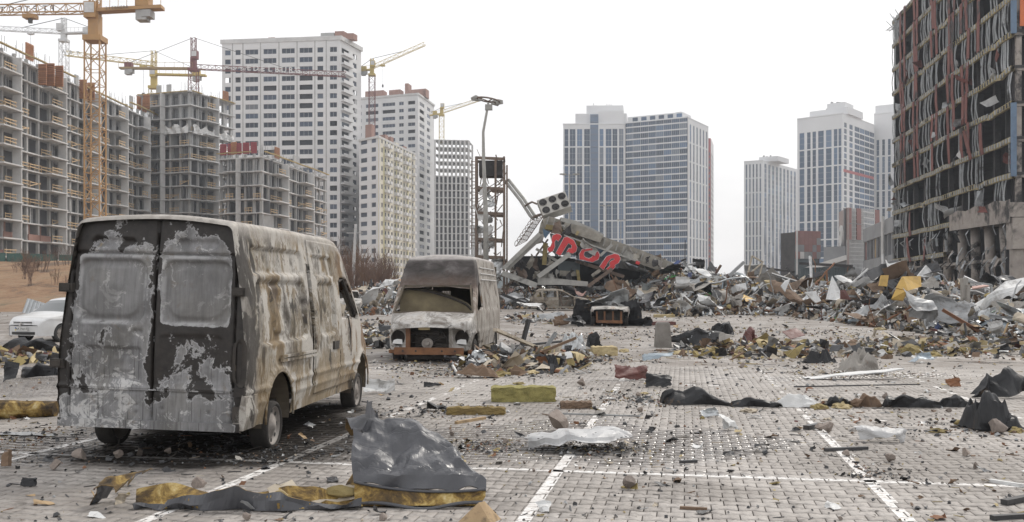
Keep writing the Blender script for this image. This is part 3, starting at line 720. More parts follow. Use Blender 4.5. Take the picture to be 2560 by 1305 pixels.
def crane(label, x, d, zb, zs, mw, m, mm, jibs, cab=(-1, 0), apex=None, letters=None, nm='tower_crane', mastn=None, trolley=None):
    """x photo column; d depth; zb..zs mast; jibs: list of (dx, dz, kind)"""
    X = PX(x, d); r = thing(nm, label, 'crane', (X, d, zb), group='tower cranes over the building sites'); H = zs - zb
    b = MB(); lattice(b, (0, 0, 0), (0, 0, H), mw, mw, mastn or max(3, int(H / (mw * .95))), mw * .055); b.build('mast', [mm], r)
    b = MB(); b.prism([(-mw*.6, -mw*.6), (mw*.6, -mw*.6), (mw*.6, mw*.6), (-mw*.6, mw*.6)], mw * .35, z0=H)
    b.prism([(-mw*.34, -mw*.34), (mw*.34, -mw*.34), (mw*.34, mw*.34), (-mw*.34, mw*.34)], mw * 1.4, z0=H + mw * .35); b.build('slewing_unit', [m], r)
    cz = H + mw * 1.9
    b = MB(); b.box((cab[0] * mw * .95 - mw * .38, -mw * .6, cz - mw*.4), (cab[0] * mw * .95 + mw * .38, mw * .2, cz + mw * .65)); cb = b.build('cab', [m], r)
    b = MB(); b.box((cab[0] * mw * .95 - mw * .32, -mw * .64, cz - mw*.1), (cab[0] * mw * .95 + mw * .32, -mw * .605, cz + mw * .58)); b.build('cab_window', [M_CABW], cb)
    zt = H + (apex or mw * 4)
    if apex: b = MB(); lattice(b, (0, 0, H + mw * 1.8), (0, 0, zt), mw * .55, mw * .55, 5, mw * .05); b.build('apex_tower', [m], r)
    for (dx, dy, z0, dz, kind) in jibs:
        p = Vector((0, 0, H + z0)); q = Vector((dx, dy, H + z0 + dz)); b = MB(); L = (q - p).length
        if kind == 'jib': lattice(b, p, q, mw * .65, mw * .62, max(6, int(L / (mw * .9))), mw * .05, tri=True); b.build('jib', [m], r)
        elif kind == 'counter':
            b.bar(p, q, mw * .8, mw * .22); b.bar(p + Vector((0, -.4*mw, mw*.7)), q + Vector((0, -.4*mw, mw*.7)), .07)
            for i in range(9): s = p + (q - p) * i / 8; b.bar(s + Vector((0, -.4*mw, 0)), s + Vector((0, -.4*mw, mw*.7)), .06)
            b.build('counter_jib', [M_CRANEB if m is M_CRANER else m], r)
            u = (q - p).normalized(); c0 = q - u * mw * 1.2
            b = MB(); sx = mw * .5; b.box((c0.x - sx, c0.y - mw*.3, c0.z - mw * .8), (c0.x + sx*.4, c0.y + mw * .5, c0.z - mw * .13)); b.box((c0.x - sx*.2, c0.y - mw*.35, c0.z - mw*.6), (c0.x + sx, c0.y + mw*.5, c0.z - mw*.135)); b.build('counterweight', [M_CONC], r)
            b = MB(); b.box((c0.x - sx, c0.y - mw*.4, c0.z + mw*.12), (c0.x + sx*.8, c0.y + mw*.4, c0.z + mw*.7)); b.build('winch', [m], r)
        if apex:
            b = MB(); b.bar((0, 0, zt), p + (q - p) * (.62 if kind == 'jib' else .9) + Vector((0, 0, mw * .6)), .09 if d < 260 else .14); b.build('tie_rope', [M_CABLE], r)
        if letters and kind == letters[3]:
            txt, sz, ml, _, f0, f1 = letters; side = 1 if dx > 0 else -1
            for i, ch in enumerate(txt):
                if ch == ' ': continue
                f = f0 + (f1 - f0) * (i / max(1, len(txt) - 1)); s = p + (q - p) * f
                me = text_mesh(ch, sz, .04, ml); o = obj('sign_letter', me, r, s + Vector((0, -mw * .55, mw * (.38 if kind == 'jib' else .0))), (R(90), 0, math.atan2(dz, dx) if dx > 0 else -math.atan2(dz, -dx)))
    if trolley is not None:
        for f, drop in trolley:
            dx, dy, z0, dz, kind = jibs[0]; s = Vector((dx * f, dy * f, H + z0 + dz * f)); b = MB()
            b.box((s.x - mw*.4, s.y - mw*.3, s.z - mw*.35), (s.x + mw*.4, s.y + mw*.3, s.z - mw*.1)); b.build('trolley', [m], r)
            b = MB(); b.bar(s, s - Vector((0, 0, drop)), .06); b.box((s.x - .25, s.y - .25, s.z - drop - .9), (s.x + .25, s.y + .25, s.z - drop)); b.build('hook_rope', [M_CABLE], r)
    return r
def build_cranes():
    d = 150; k = d / FPX
    crane('tall orange crane with lettered jib, its mast rising past the left frames', 238, d, 2, hh(105, d), 2.35, M_CRANE, M_CRANE,
          [(-22, -1, 4.6, -.6, 'jib'), (10.4, .5, 4.8, .7, 'counter')], cab=(-.15, 0), apex=9, letters=('LIEBHERR', .62, M_LETD, 'counter', .22, .52), trolley=[(.45, .6)])
    r = bpy.data.objects['tower_crane']                                 # big letters standing on the jib
    H = hh(105, d) - 2
    for ch, x, mir in (('T', 10, 1), ('C', 33, -1), ('F', 55, -1), ('T', 72, 1), ('F', 93, -1), ('T', 117, 1), ('P', 135, -1)):
        f = (x - 238) * d / FPX; o = obj('sign_letter', text_mesh(ch, 1.35, .05, M_LETD), r, (f, -.55, H + 4.6 - .6 * (-f / 22) + .62), (R(90), 0, 0)); o.scale = (mir, 1, 1)
    d = 260
    crane('pale thin crane half hidden behind the orange crane', 160, d, 4, hh(105, d), 1.9, M_CABW, M_CABW, [(-19, 2, 2.2, 1.5, 'jib'), (9, -1, 2.3, 0, 'counter')], cab=(-.5, 0), apex=6.5, trolley=[(.5, 9)])
    d = 240
    crane('pale crane jib lettered over the orange formwork', 385, d, 46, hh(222, d), 1.9, M_CRANEY, M_CRANEY, [(-23, 2, 5.6, 3.2, 'jib'), (13, 0, 3.6, -.3, 'counter')], cab=(0, 0), apex=9.5, letters=('ART/', 1.35, M_STEEL, 'jib', 1.0, .76), trolley=[(.12, 7)])
    d = 228
    crane('dark red crane on the corner block with white lettered jib', 484, d, 46, hh(178, d), 1.85, M_CRANER, M_CRANER, [(36, 1, .5, -1.6, 'jib'), (-17.5, 0, .6, .1, 'counter')], cab=(.25, 0), apex=8, letters=('EDELBURG', 1.9, M_LETW, 'jib', .37, .69), mastn=4)
    d = 330
    crane('orange crane with raised jib beside the tall panel tower', 930, d, 40, hh(190, d), 2.0, M_CRANEY, M_CRANER, [(18.5, 0, 2.4, 8.2, 'jib'), (-5, 0, 2.3, -.9, 'counter')], cab=(.2, 0), apex=6, trolley=[(.2, 7)])
    d = 402
    crane('small orange crane on top of the bare grid tower', 1104, d, 62, hh(290, d), 2.0, M_CRANEY, M_CRANEY, [(16, 0, 1, 5.4, 'jib'), (-5, 0, 1, -.8, 'counter')], cab=(.2, 0), apex=3.5)
build_cranes()
# ------------------------------------------------------------------ sheets that fold and crumple (shared by ruin, rubble and lot debris)
def crumple(w, h, nx, ny, seed, folds=4, ang=1.2, soft=.08, nz=.03, curl=0.0, ragged=.06):
    r = np.random.RandomState(seed); u, v = np.meshgrid(np.linspace(-w/2, w/2, nx), np.linspace(-h/2, h/2, ny), indexing='ij')
    if ragged:
        for a, n_ in ((u, ny), (v, nx)):
            pass
        e = r.uniform(-ragged, ragged, (nx, ny)); u = u + e * np.where((np.abs(v) > h * .49), .5, .15); v = v + r.uniform(-ragged, ragged, (nx, ny)) * np.where((np.abs(u) > w * .49), 1.0, .15)
        u = u + r.uniform(-ragged, ragged, (nx, ny)) * np.where(np.abs(u) > w * .49, 1.0, 0)
        v = v + r.uniform(-ragged, ragged, (nx, ny)) * np.where(np.abs(v) > h * .49, 1.0, 0)
    p = np.stack([u, v, np.zeros_like(u)], -1)
    if curl:
        a = u / (w / 2) * curl; rad = (w / 2) / curl; p[..., 0] = rad * np.sin(a); p[..., 2] = rad * (1 - np.cos(a))
    for _ in range(folds):
        th = r.uniform(0, math.pi); t = np.array([math.cos(th), math.sin(th)]); n = np.array([-t[1], t[0]])
        c = np.array([r.uniform(-w, w) * .32, r.uniform(-h, h) * .32]); s = (u - c[0]) * n[0] + (v - c[1]) * n[1]
        if abs(s.min()) < s.max(): s = -s
        k = np.clip(s / max(soft * w, 1e-3), 0, 1); a = r.uniform(.35, 1) * ang * (1 if r.rand() < .6 else -1) * k
        ax = Vector((t[0], t[1], 0)); q = p - np.array([c[0], c[1], 0])
        al = q @ np.array([t[0], t[1], 0]); par = al[..., None] * np.array([t[0], t[1], 0]); per = q - par
        cr = np.cross(np.array([t[0], t[1], 0]), per)
        p = par + per * np.cos(a)[..., None] + cr * np.sin(a)[..., None] + np.array([c[0], c[1], 0])
    if nz:
        off = r.uniform(0, 50)
        for i in range(nx):
            for j in range(ny):
                q = Vector((u[i, j] * 2.2 / max(w, h) * 2 + off, v[i, j] * 2.2 / max(w, h) * 2, seed)); p[i, j, 2] += nz * max(w, h) * (mnoise.noise(q) + .5 * abs(mnoise.noise(q * 2.7)))
    p[..., 2] -= p[..., 2].min()
    return p
def sheet_mb(p, t=.012, m=0, mback=None, mb=None):
    mb = mb or MB(); nx, ny = p.shape[:2]
    du = np.gradient(p, axis=0); dv = np.gradient(p, axis=1); n = np.cross(du, dv); n /= (np.linalg.norm(n, axis=-1, keepdims=True) + 1e-9)
    q = p - n * t; V = [tuple(x) for x in p.reshape(-1, 3)] + [tuple(x) for x in q.reshape(-1, 3)]; N = nx * ny; F, Bk = [], []
    for i in range(nx - 1):
        for j in range(ny - 1):
            a, b, c, d = i*ny+j, (i+1)*ny+j, (i+1)*ny+j+1, i*ny+j+1; F.append((a, b, c, d)); Bk.append((N+d, N+c, N+b, N+a))
    ring = [i*ny for i in range(nx)] + [(nx-1)*ny+j for j in range(1, ny)] + [i*ny+ny-1 for i in range(nx-2, -1, -1)] + [j for j in range(ny-2, 0, -1)]
    E = [(ring[k], N + ring[k], N + ring[(k+1) % len(ring)], ring[(k+1) % len(ring)]) for k in range(len(ring))]
    b0 = len(mb.v); mb.add(V, F + E, m); nb = len(mb.f)
    mm = m if mback is None else mback
    for f in Bk: mb.f.append([b0 + i for i in f]); mb.m.append(mm)
    return mb
# ------------------------------------------------------------------ burnt office block on the right
def burnt_mat(name, c1, c2, soot=.5, scale=.5, rough=.75, metal=0.0, sc2=3.0):
    """weathered colour with soot blotches that have their own outline"""
    k = NT(name); v = k.pos(); f = k.noise(v, scale, 6, .65, .3)
    c = k.ramp(k.noise(v, sc2, 5, .65), [(.3, c1), (.7, c2)])
    c = k.mix(k.smooth(f, .62 - soot * .35, .74 - soot * .3), c, (.022, .02, .019)); k.bump(k.noise(v, sc2 * 5, 4), .2, .02)
    return k.done(c, rough, metal)
M_OBEAM = burnt_mat('floor_edge_insulation', (.42, .34, .15), (.26, .22, .14), .22, .35, sc2=1.6)
M_ORED = burnt_mat('facade_panel_red', (.20, .06, .045), (.13, .045, .036), .3, .25, sc2=.8)
M_OGREY = burnt_mat('bent_mullion', (.50, .52, .53), (.22, .23, .24), .34, .25, .5, .2, sc2=1.2)
M_OLITE = burnt_mat('bent_mullion_pale', (.56, .58, .59), (.36, .38, .39), .12, .3, .5, .2, sc2=1.2)
M_OCONC = burnt_mat('sooty_concrete', (.38, .34, .30), (.24, .21, .19), .36, .3, sc2=.9)
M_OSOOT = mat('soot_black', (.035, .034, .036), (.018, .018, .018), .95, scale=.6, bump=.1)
M_ASH = burnt_mat('ashy_interior', (.06, .056, .055), (.03, .028, .03), .45, .3)
M_BLUE = mat('corner_panel_blue', (.13, .20, .29), (.10, .15, .22), .6, bump=0)
M_ORNGP = mat('corner_panel_orange', (.62, .15, .04), (.5, .13, .05), .6, bump=0)
def build_office():
    A = px2((2231, 148)); B = px2((2530, 99)); M, L, u = basis(A, B, 0); ez = math.atan2(u.y, u.x)
    r = thing('burnt_office_block', 'tall burnt office block with torn facade, bent mullions and hanging red panels', 'building', (A[0], A[1], 0)); inv = Matrix.Translation((-A[0], -A[1], 0)); M = inv @ M
    zs = [10.4 + 3.67 * k for k in range(10)]; rr = random.Random(14)
    put = lambda n_, me, x, y, z, rot=None: obj(n_, me, r, M @ Vector((x, y, z)), rot or (0, 0, ez))
    D = 20
    for k in range(-1, 10):
        z = 10.4 + 3.67 * k; x1 = L if k >= 0 else L * .55
        b = MB(); b.M = M; b.box((0, .25, z - .3), (x1, D, z)); b.build('floor_slab', [M_ASH], r)
        # edge beam with bolted brackets, sagging here and there
        b = MB(); b.M = M; n = 30; sag = [0.0] * (n + 1)
        for i in range(n + 1): sag[i] = .12 * mnoise.noise((i * .35, k * 3.1, 0)) - (.25 if rr.random() < .05 else 0)
        for i in range(int(n * x1 / L)):
            xa, xb = L * i / n, L * (i + 1) / n
            b.add([(xa, -.05, z-.62+sag[i]), (xb, -.05, z-.62+sag[i+1]), (xb, -.05, z-.02+sag[i+1]), (xa, -.05, z-.02+sag[i]), (xa, .25, z-.62+sag[i]), (xb, .25, z-.62+sag[i+1]), (xb, .25, z-.02+sag[i+1]), (xa, .25, z-.02+sag[i])],
                  [(0,1,2,3),(7,6,5,4),(3,2,6,7),(0,4,5,1)])
            for q in range(2): xx = xa + (xb - xa) * (.25 + .5 * q); b.box((xx - .1, -.17, z - .55 + sag[i]), (xx + .1, -.06, z - .1 + sag[i]), 1)
        b.build('floor_edge', [M_OBEAM, M_OGREY], r)
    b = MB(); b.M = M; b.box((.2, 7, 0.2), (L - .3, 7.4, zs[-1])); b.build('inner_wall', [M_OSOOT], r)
    # bent mullions: a handful of shapes shared; the largest stay single parts, the rest is one mass
    shapes = []
    def strip_pts(s):
        q = random.Random(s); bend = q.uniform(-.42, .42); twist = q.uniform(-.3, .3); ph = q.uniform(0, 3)
        return [(bend * math.sin(t / 7 * math.pi) * .7 + .05 * math.sin(t / 7 * 9 + ph), .05 - abs(bend) * .5 * math.sin(t / 7 * math.pi) + twist * t / 7 * .3, .05 + t / 7 * 3.0) for t in range(8)]
    def strip_add(b, pts, off=(0, 0, 0), w=.075):
        n = len(pts); vs = []; o_ = Vector(off)
        for p in pts:
            c = Vector(p) + o_; vs += [c + Vector((-w/2, -.06, 0)), c + Vector((w/2, -.06, 0)), c + Vector((w/2, .06, 0)), c + Vector((-w/2, .06, 0))]
        fs = [(0, 3, 2, 1), tuple(4*(n-1) + i for i in range(4))] + [(4*t+i, 4*t+(i+1) % 4, 4*t+4+(i+1) % 4, 4*t+4+i) for t in range(n - 1) for i in range(4)]
        b.add(vs, fs)
    for s in range(14):
        b = MB(); strip_add(b, strip_pts(s)); shapes.append((b.mesh('mullion', [M_OGREY]), b.mesh('mullion', [M_OLITE])))
    mass = MB(); mass.M = M; n_single = [0]
    nb = 28; bw = L / nb
    red = [b_ for b_ in (3, 4, 7, 8, 12, 13, 16, 17, 19, 20, 22)]
    pan = []
    for s in range(4):
        p = crumple(.95, 3.55, 3, 8, 70 + s, 1 if s else 0, .25, .3, .004, 0, .02); p2 = np.stack([p[..., 0], p[..., 2] * .5, p[..., 1] + 1.78], -1); pan.append(sheet_mb(p2, .05).mesh('facade_panel', [M_ORED]))
    for k in range(-1, 9):
        for i in range(nb):
            if k < 0 and i > nb * .55: continue
            dens = .97 if k > 1 else .85
            for c_ in range(3):
                if mnoise.noise((i * .23, k * .6, 9)) > (.28 if k > 3 else .08) or rr.random() > dens * (.66 if k > 2 else .5): continue
                x_, y_, z_ = i * bw + (c_ + .5) * bw / 3, rr.uniform(-.05, .12), zs[0] + 3.67 * k
                if n_single[0] < 296 and rr.random() < .6: n_single[0] += 1; put('mullion', rr.choice(shapes)[1 if k > 3 and rr.random() < .75 else 0], x_, y_, z_)
                else: strip_add(mass, strip_pts(rr.randrange(40)), (x_, y_, z_))
            if k >= 2 and i in red and rr.random() < .42 + .085 * k: put('facade_panel', rr.choice(pan), i * bw + rr.uniform(.2, 1.2), -.28, zs[0] + 3.67 * k + rr.uniform(-.2, .2), (rr.uniform(-.04, .04), rr.uniform(-.05, .05), ez))
            elif k < 3 and rr.random() < .05: put('facade_panel', rr.choice(pan), i * bw + .6, -.4, zs[0] + 3.67 * k - .8, (rr.uniform(-.2, .2), rr.uniform(-.4, .4), ez))
            if rr.random() < .13:
                b = MB(); p = crumple(rr.uniform(.6, 1.2), rr.uniform(1, 2.5), 4, 5, rr.randrange(999), 2, 1.0); sheet_mb(p, .02, 0, None, b)
                o = b.build('torn_sheet', [rr.choice([M_OGREY, M_NET, M_OGREY, M_ORED])], r); o.location = M @ Vector((i * bw, rr.uniform(-.5, .3), zs[0] + 3.67 * k + rr.uniform(0, 2))); o.rotation_euler = (rr.uniform(0, 6), rr.uniform(0, 6), rr.uniform(0, 6))
    mass.build('mullions', [M_OLITE], r)['kind'] = 'stuff'
    b = MB(); b.M = M; b.box((-.2, .3, 0), (.1, D, zs[-1])); b.build('end_wall', [M_OSOOT], r)
    # pillars between bays, inner columns
    for i in range(0, 9):
        b = MB(); b.M = M; x = L * (i + .5) / 9; b.box((x - .3, 1.0, zs[0]), (x + .3, 1.6, zs[-1])); b.build('column', [M_ASH], r)
    # heavy transfer slab and raking round columns at the near end
    b = MB(); b.M = M; x0 = L * .60
    b.grid([[(x, -.35, z) for z in np.linspace(9.2 - .35 * (x - x0) / (L - x0), 11.3 + .15 * math.sin(x), 5)] for x in np.linspace(x0, L + .5, 14)]); b.box((x0, -.34, 9.4), (L + .5, D * .6, 10.9)); b.build('transfer_slab', [M_OCONC], r)
    for i, (f, tilt, z1) in enumerate(((.04, 0, 6.5), (.14, 0, 6.5), (.26, 0, 6.6), (.37, 0, 9), (.48, 0, 9.3), (.60, .1, 9.3), (.70, .25, 9.3), (.80, .6, 9.3), (.90, .9, 9.3))):
        b = MB(); b.M = M; x = L * f; b.tube([(x, 1.2, 0), (x, 1.2, z1 * .55), (x - tilt, 1.2, z1)], .55, 12); b.build('column', [M_OCONC], r, smooth=True)
    b = MB(); b.M = M; b.tube([(L - .2, .6, 0), (L - .2, .6, 6.1)], .75, 14); b.box((L - 1.1, -.2, 6.1), (L + .9, 1.6, 9.3)); b.build('corner_pier', [M_OCONC], r)
    # intermediate floor hanging in shreds
    b = MB(); b.M = M; b.box((0, .6, 5.0), (L * .93, D * .5, 5.35)); b.build('mezzanine_slab', [M_OCONC], r)
    for i in range(70):
        x = rr.uniform(.02, .97) * L; ln = rr.uniform(.6, 2.6); z = rr.choice((5.2, 5.2, 9.3, 6.6)); b = MB(); b.M = M
        pts = [(x, .3, z + rr.uniform(-.1, .5)), (x + rr.uniform(-.5, .5), -.3, z - ln * .4), (x + rr.uniform(-.7, .7), rr.uniform(-.6, .4), z - ln)]
        b.bar(pts[0], pts[1], rr.uniform(.06, .3), .06); b.bar(pts[1], pts[2], rr.uniform(.06, .3), .05); b.build('hanging_strip', [rr.choice([M_OGREY, M_OCONC, M_OGREY, M_OSOOT])], r)
    # near end face turning the corner
    Cn = (B[0] + 9, B[1] - 1.5); M2, L2, u2 = basis(B, Cn, 0); M2 = inv @ M2
    for k in range(0, 10):
        z = zs[0] + 3.67 * k; b = MB(); b.M = M2; b.box((0.3, .1, z - .55), (L2, .5, z)); b.build('floor_edge', [M_OCONC], r)
        if k < 9:
            b = MB(); b.M = M2; b.box((.5, .2, z), (1.0, .7, z + 3.1)); b.build('column', [M_OCONC], r)
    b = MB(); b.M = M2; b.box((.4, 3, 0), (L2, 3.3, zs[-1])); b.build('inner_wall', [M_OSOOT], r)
    for z, h in ((zs[5] - .4, 3.4), (zs[6] - .4, 5), (zs[0] + 3.2, 7.6)):
        b = MB(); b.M = M2; b.box((-.12, -.12, z), (.42, .08, z + h)); b.build('corner_panel', [M_BLUE], r)
    b = MB(); b.M = M2; b.box((.75, -.12, zs[5] + .3), (1.5, .02, zs[6] - .6)); b.build('corner_panel', [M_ORNGP], r)
    # ragged roof edge at the far end
    b = MB(); b.M = M
    for i in range(26):
        x = rr.uniform(-.8, 5); b.bar((x, rr.uniform(-.3, .6), zs[-1] - .6 + rr.uniform(-2, .4)), (x - rr.uniform(.2, 1.6), rr.uniform(-.9, .3), zs[-1] + rr.uniform(-1.6, .6)), .09)
    b.build('roof_edge_scrap', [M_OGREY], r)
build_office()
# ------------------------------------------------------------------ burnt shopping blocks beyond the rubble
M_SHOPB = mat('shop_red_cladding_hazed', (.31, .17, .16), (.25, .145, .135), .8, scale=.3, bump=.1)  # red made paler, distance haze put into the colour
M_SHOPG = mat('shop_grey', (.30, .31, .32), (.22, .225, .235), .8, scale=.25, bump=.1)
M_TEAL = mat('dark_teal_sheet', (.11, .14, .15), (.085, .11, .12), .5, scale=.5, bump=.1)
def build_mall():
    # grey arcade butting on the office block
    A = px2((2158, 192)); B = px2((2232, 158)); M, L, u = basis(A, B, 0); H = hh(572, 190); r = thing('burnt_arcade', 'low grey burnt arcade with torn windows beside the office block', 'building', (A[0], A[1], 0)); inv = Matrix.Translation((-A[0], -A[1], 0)); M = inv @ M
    rr = random.Random(5)
    b = MB(); b.M = M; b.box((0, 0, H - 2.6), (L, 8, H)); b.box((0, 0, H - 8.2), (L, 8, H - 6.3)); b.box((0, -.2, 2.6), (L, 8, 4.0)); b.build('wall', [M_SHOPG], r)
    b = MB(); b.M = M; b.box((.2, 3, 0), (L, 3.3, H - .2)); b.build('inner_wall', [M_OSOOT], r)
    for i in range(9):
        b = MB(); b.M = M; x = L * i / 8.5; b.box((x, .1, .1), (x + .6, .7, H - .1)); b.build('column', [M_SHOPG], r)
        for z in (H - 6.1, H - 12):
            if rr.random() < .75:
                b = MB(); b.M = M; b.box((x + .9, .3, max(.2, z)), (x + rr.uniform(1.6, 3), .4, z + 3.4)); b.build('shop_panel', [rr.choice([M_ORED, M_ASH, M_WOOD, M_SHOPG])], r)
    b = MB(); b.M = M; b.tube([(L * .8, -.5, H + .5), (L * .8, -.5, H - 6), (L * .85, -.7, H - 8)], .28, 8); b.build('drain_pipe', [M_NET], r)
    # sign tower with scaffold and round disc
    d = 205; A = px2((2097, 212)); B = px2((2118, 200)); C = px2((2200, 206)); r = thing('sign_tower', 'grey tower with red cladding squares and a round white sign disc', 'building', (A[0], A[1], 0)); inv = Matrix.Translation((-A[0], -A[1], 0))
    H = hh(522, 203); M2, L2, u2 = basis(B, C, 0); M2 = inv @ M2; M1, L1, u1 = basis(A, B, 0); M1 = inv @ M1
    b = MB(); b.M = M1; b.box((0, 0, 0), (L1, .4, H)); b.build('side_wall', [mat('sign_wall_pink', (.36, .29, .27), (.3, .25, .24), .8, bump=.05)], r)
    b = MB(); b.M = M2; b.box((0, .4, 0), (L2 * .62, 6, H - 8)); b.build('tower_wall', [M_SHOPG], r)
    cells = 7
    for i in range(cells):
        for k in range(5):
            z0 = H - 3.4 * (k + 1) + .2; x0 = L2 * i / cells; b = MB(); b.M = M2
            if k < 2 and i in (0, 2, 6) and not (k == 1 and i == 6):
                b.box((x0 + .1, .0, z0), (x0 + L2 / cells - .1, .2, z0 + 3.2)); b.build('cladding_panel', [M_SHOPB], r)
            elif i < 5 or k < 2:
                for q in range(4): xx = x0 + L2 / cells * q / 4; b.box((xx, .05, z0), (xx + .08, .15, z0 + 3.3))
                for q in range(4): b.box((x0, .04, z0 + q * .85), (x0 + L2 / cells, .12, z0 + q * .85 + .07))
                b.build('lattice_panel', [M_NET], r)
    b = MB(); b.M = M2
    b.box((.2, .9, H - 16), (L2 * .6, 1.1, H)); b.build('screen_wall', [M_SHOPG], r)
    b = MB(); pts = []; b.lathe([(0, -.35), (2.3, -.35), (2.3, 0), (0, 0)], 24, 0, 'x'); o = b.build('sign_disc', [M_NET], r); o.location = M1 @ Vector((L1 * .5, -.2, H - 5.6)); o.rotation_euler = (0, 0, math.atan2(u1.y, u1.x) + R(90))
    b = MB(); b.lathe([(0, -.06), (1.2, -.06), (1.2, 0), (0, 0)], 6, 0, 'x'); o2 = b.build('sign_mark', [M_OSOOT], r); o2.location = M1 @ Vector((L1 * .5, -.66, H - 5.0)); o2.rotation_euler = o.rotation_euler; o2.scale = (.1, .28, .45)
    # red shop block with ramp
    A = px2((1984, 222)); B = px2((1990, 212)); C = px2((2052, 214)); r = thing('red_shop_block', 'dark red shop block with peeling cladding in front of the white tower', 'building', (A[0], A[1], 0)); inv = Matrix.Translation((-A[0], -A[1], 0)); M1, L1, u1 = basis(A, B, 0); M2, L2, u2 = basis(B, C, 0); H = hh(577, 213)
    b = MB(); b.M = inv @ M1; b.box((0, 0, 0), (L1, .4, H)); b.build('side_wall', [M_CONCL], r)
    for i in range(6):
        for k in range(4):
            b = MB(); b.M = inv @ M2; x0 = L2 * i / 6; z0 = H - (k + 1) * 1.55; m_ = M_SHOPB if not (k > 0 and rr.random() < .35) else rr.choice([M_NET, M_SHOPG]); b.box((x0 + .02, 0, z0), (x0 + L2 / 6 - .02, .3, z0 + 1.52)); b.build('cladding_panel', [m_], r)
    b = MB(); b.M = inv @ M2; b.box((0, .2, 0), (L2 * .9, .5, H - 6.2)); b.build('glazing', [M_TEAL], r)
    b = MB(); b.M = inv @ M2; b.box((0.1, .5, 0), (L2, 6, H - .3)); b.build('inner_wall', [M_ASH], r)
    # long low hall and dark container
    A = px2((2046, 205)); B = px2((2150, 198)); M, L, u = basis(A, B, 0); r = thing('low_hall', 'long low grey hall with a pale sloping roof edge', 'building', (A[0], A[1], 0)); inv = Matrix.Translation((-A[0], -A[1], 0))
    b = MB(); b.M = inv @ M; b.box((0, 0, 0), (L, 8, 6.2)); b.build('wall', [M_SHOPG], r); b = MB(); b.M = inv @ M; b.prism([(-4, 5.6), (L * .7, 8.3), (L * .7, 9.3), (-4, 6.6)], .6, axis='y', z0=-.7); b.build('roof_edge', [M_NET], r)
    for i in range(6): b = MB(); b.M = inv @ M; b.box((1 + i * 1.7, -.1, .6), (2 + i * 1.7, -.02, 4.8)); b.build('door_panel', [M_ASH], r)
    A = px2((2000, 128)); B = px2((2116, 124)); M, L, u = basis(A, B, 0); r = thing('site_container', 'dark teal corrugated site container under a fallen beam', 'container', (A[0], A[1], 0)); inv = Matrix.Translation((-A[0], -A[1], 0)); H = hh(668, 126)
    b = MB(); b.M = inv @ M; b.box((0, .12, 0), (L, 3, H)); 
    for i in range(26): b.box((L * i / 26, 0, .1), (L * (i + .55) / 26, .12, H - .1))
    b.build('wall', [M_TEAL], r); b = MB(); b.M = inv @ M; b.bar((-5.5, -.5, H + .3 - .2), (-.6, -.5, H - .6), .35, .3); b.bar((.2, -.6, H + .55), (L + 1, -.6, H + .05), .4, .35); b.build('fallen_beam', [M_ASH], r)
build_mall()
# ------------------------------------------------------------------ the collapsed sports hall with its sign, stair tower, lamp mast, fan unit
M_RUST = burnt_mat('rusted_steel', (.22, .16, .12), (.13, .10, .085), .1, .6, .7, .3)
M_BEAMG = burnt_mat('beam_grey_paint', (.40, .39, .36), (.27, .265, .25), .05, .4, .6, .1)
M_SLAB = burnt_mat('roof_felt_dust', (.36, .335, .29), (.20, .185, .16), .08, .5, .9, 0, 2.2)
M_WOOL = mat('mineral_wool', (.36, .285, .12), (.22, .175, .08), .95, scale=4, bump=.5, var=.25)
M_FOAM = mat('pale_foam', (.52, .43, .25), (.38, .30, .16), .9, scale=4, bump=.4, var=.25)
M_SILV = mat('duct_foil', (.58, .59, .59), (.42, .43, .43), .32, .7, scale=2, bump=.4)
M_SIGNR = mat('sign_red', (.62, .035, .04), (.46, .03, .035), .45, scale=1.5, bump=.15)
M_SIGNB = mat('sign_blue', (.10, .17, .25), (.07, .12, .18), .6, scale=1, bump=.1)
M_FASC = burnt_mat('fascia_grey', (.17, .19, .215), (.10, .115, .13), .2, .5)
M_FAN = mat('fan_housing', (.46, .445, .41), (.36, .345, .32), .6, scale=2, bump=.1)
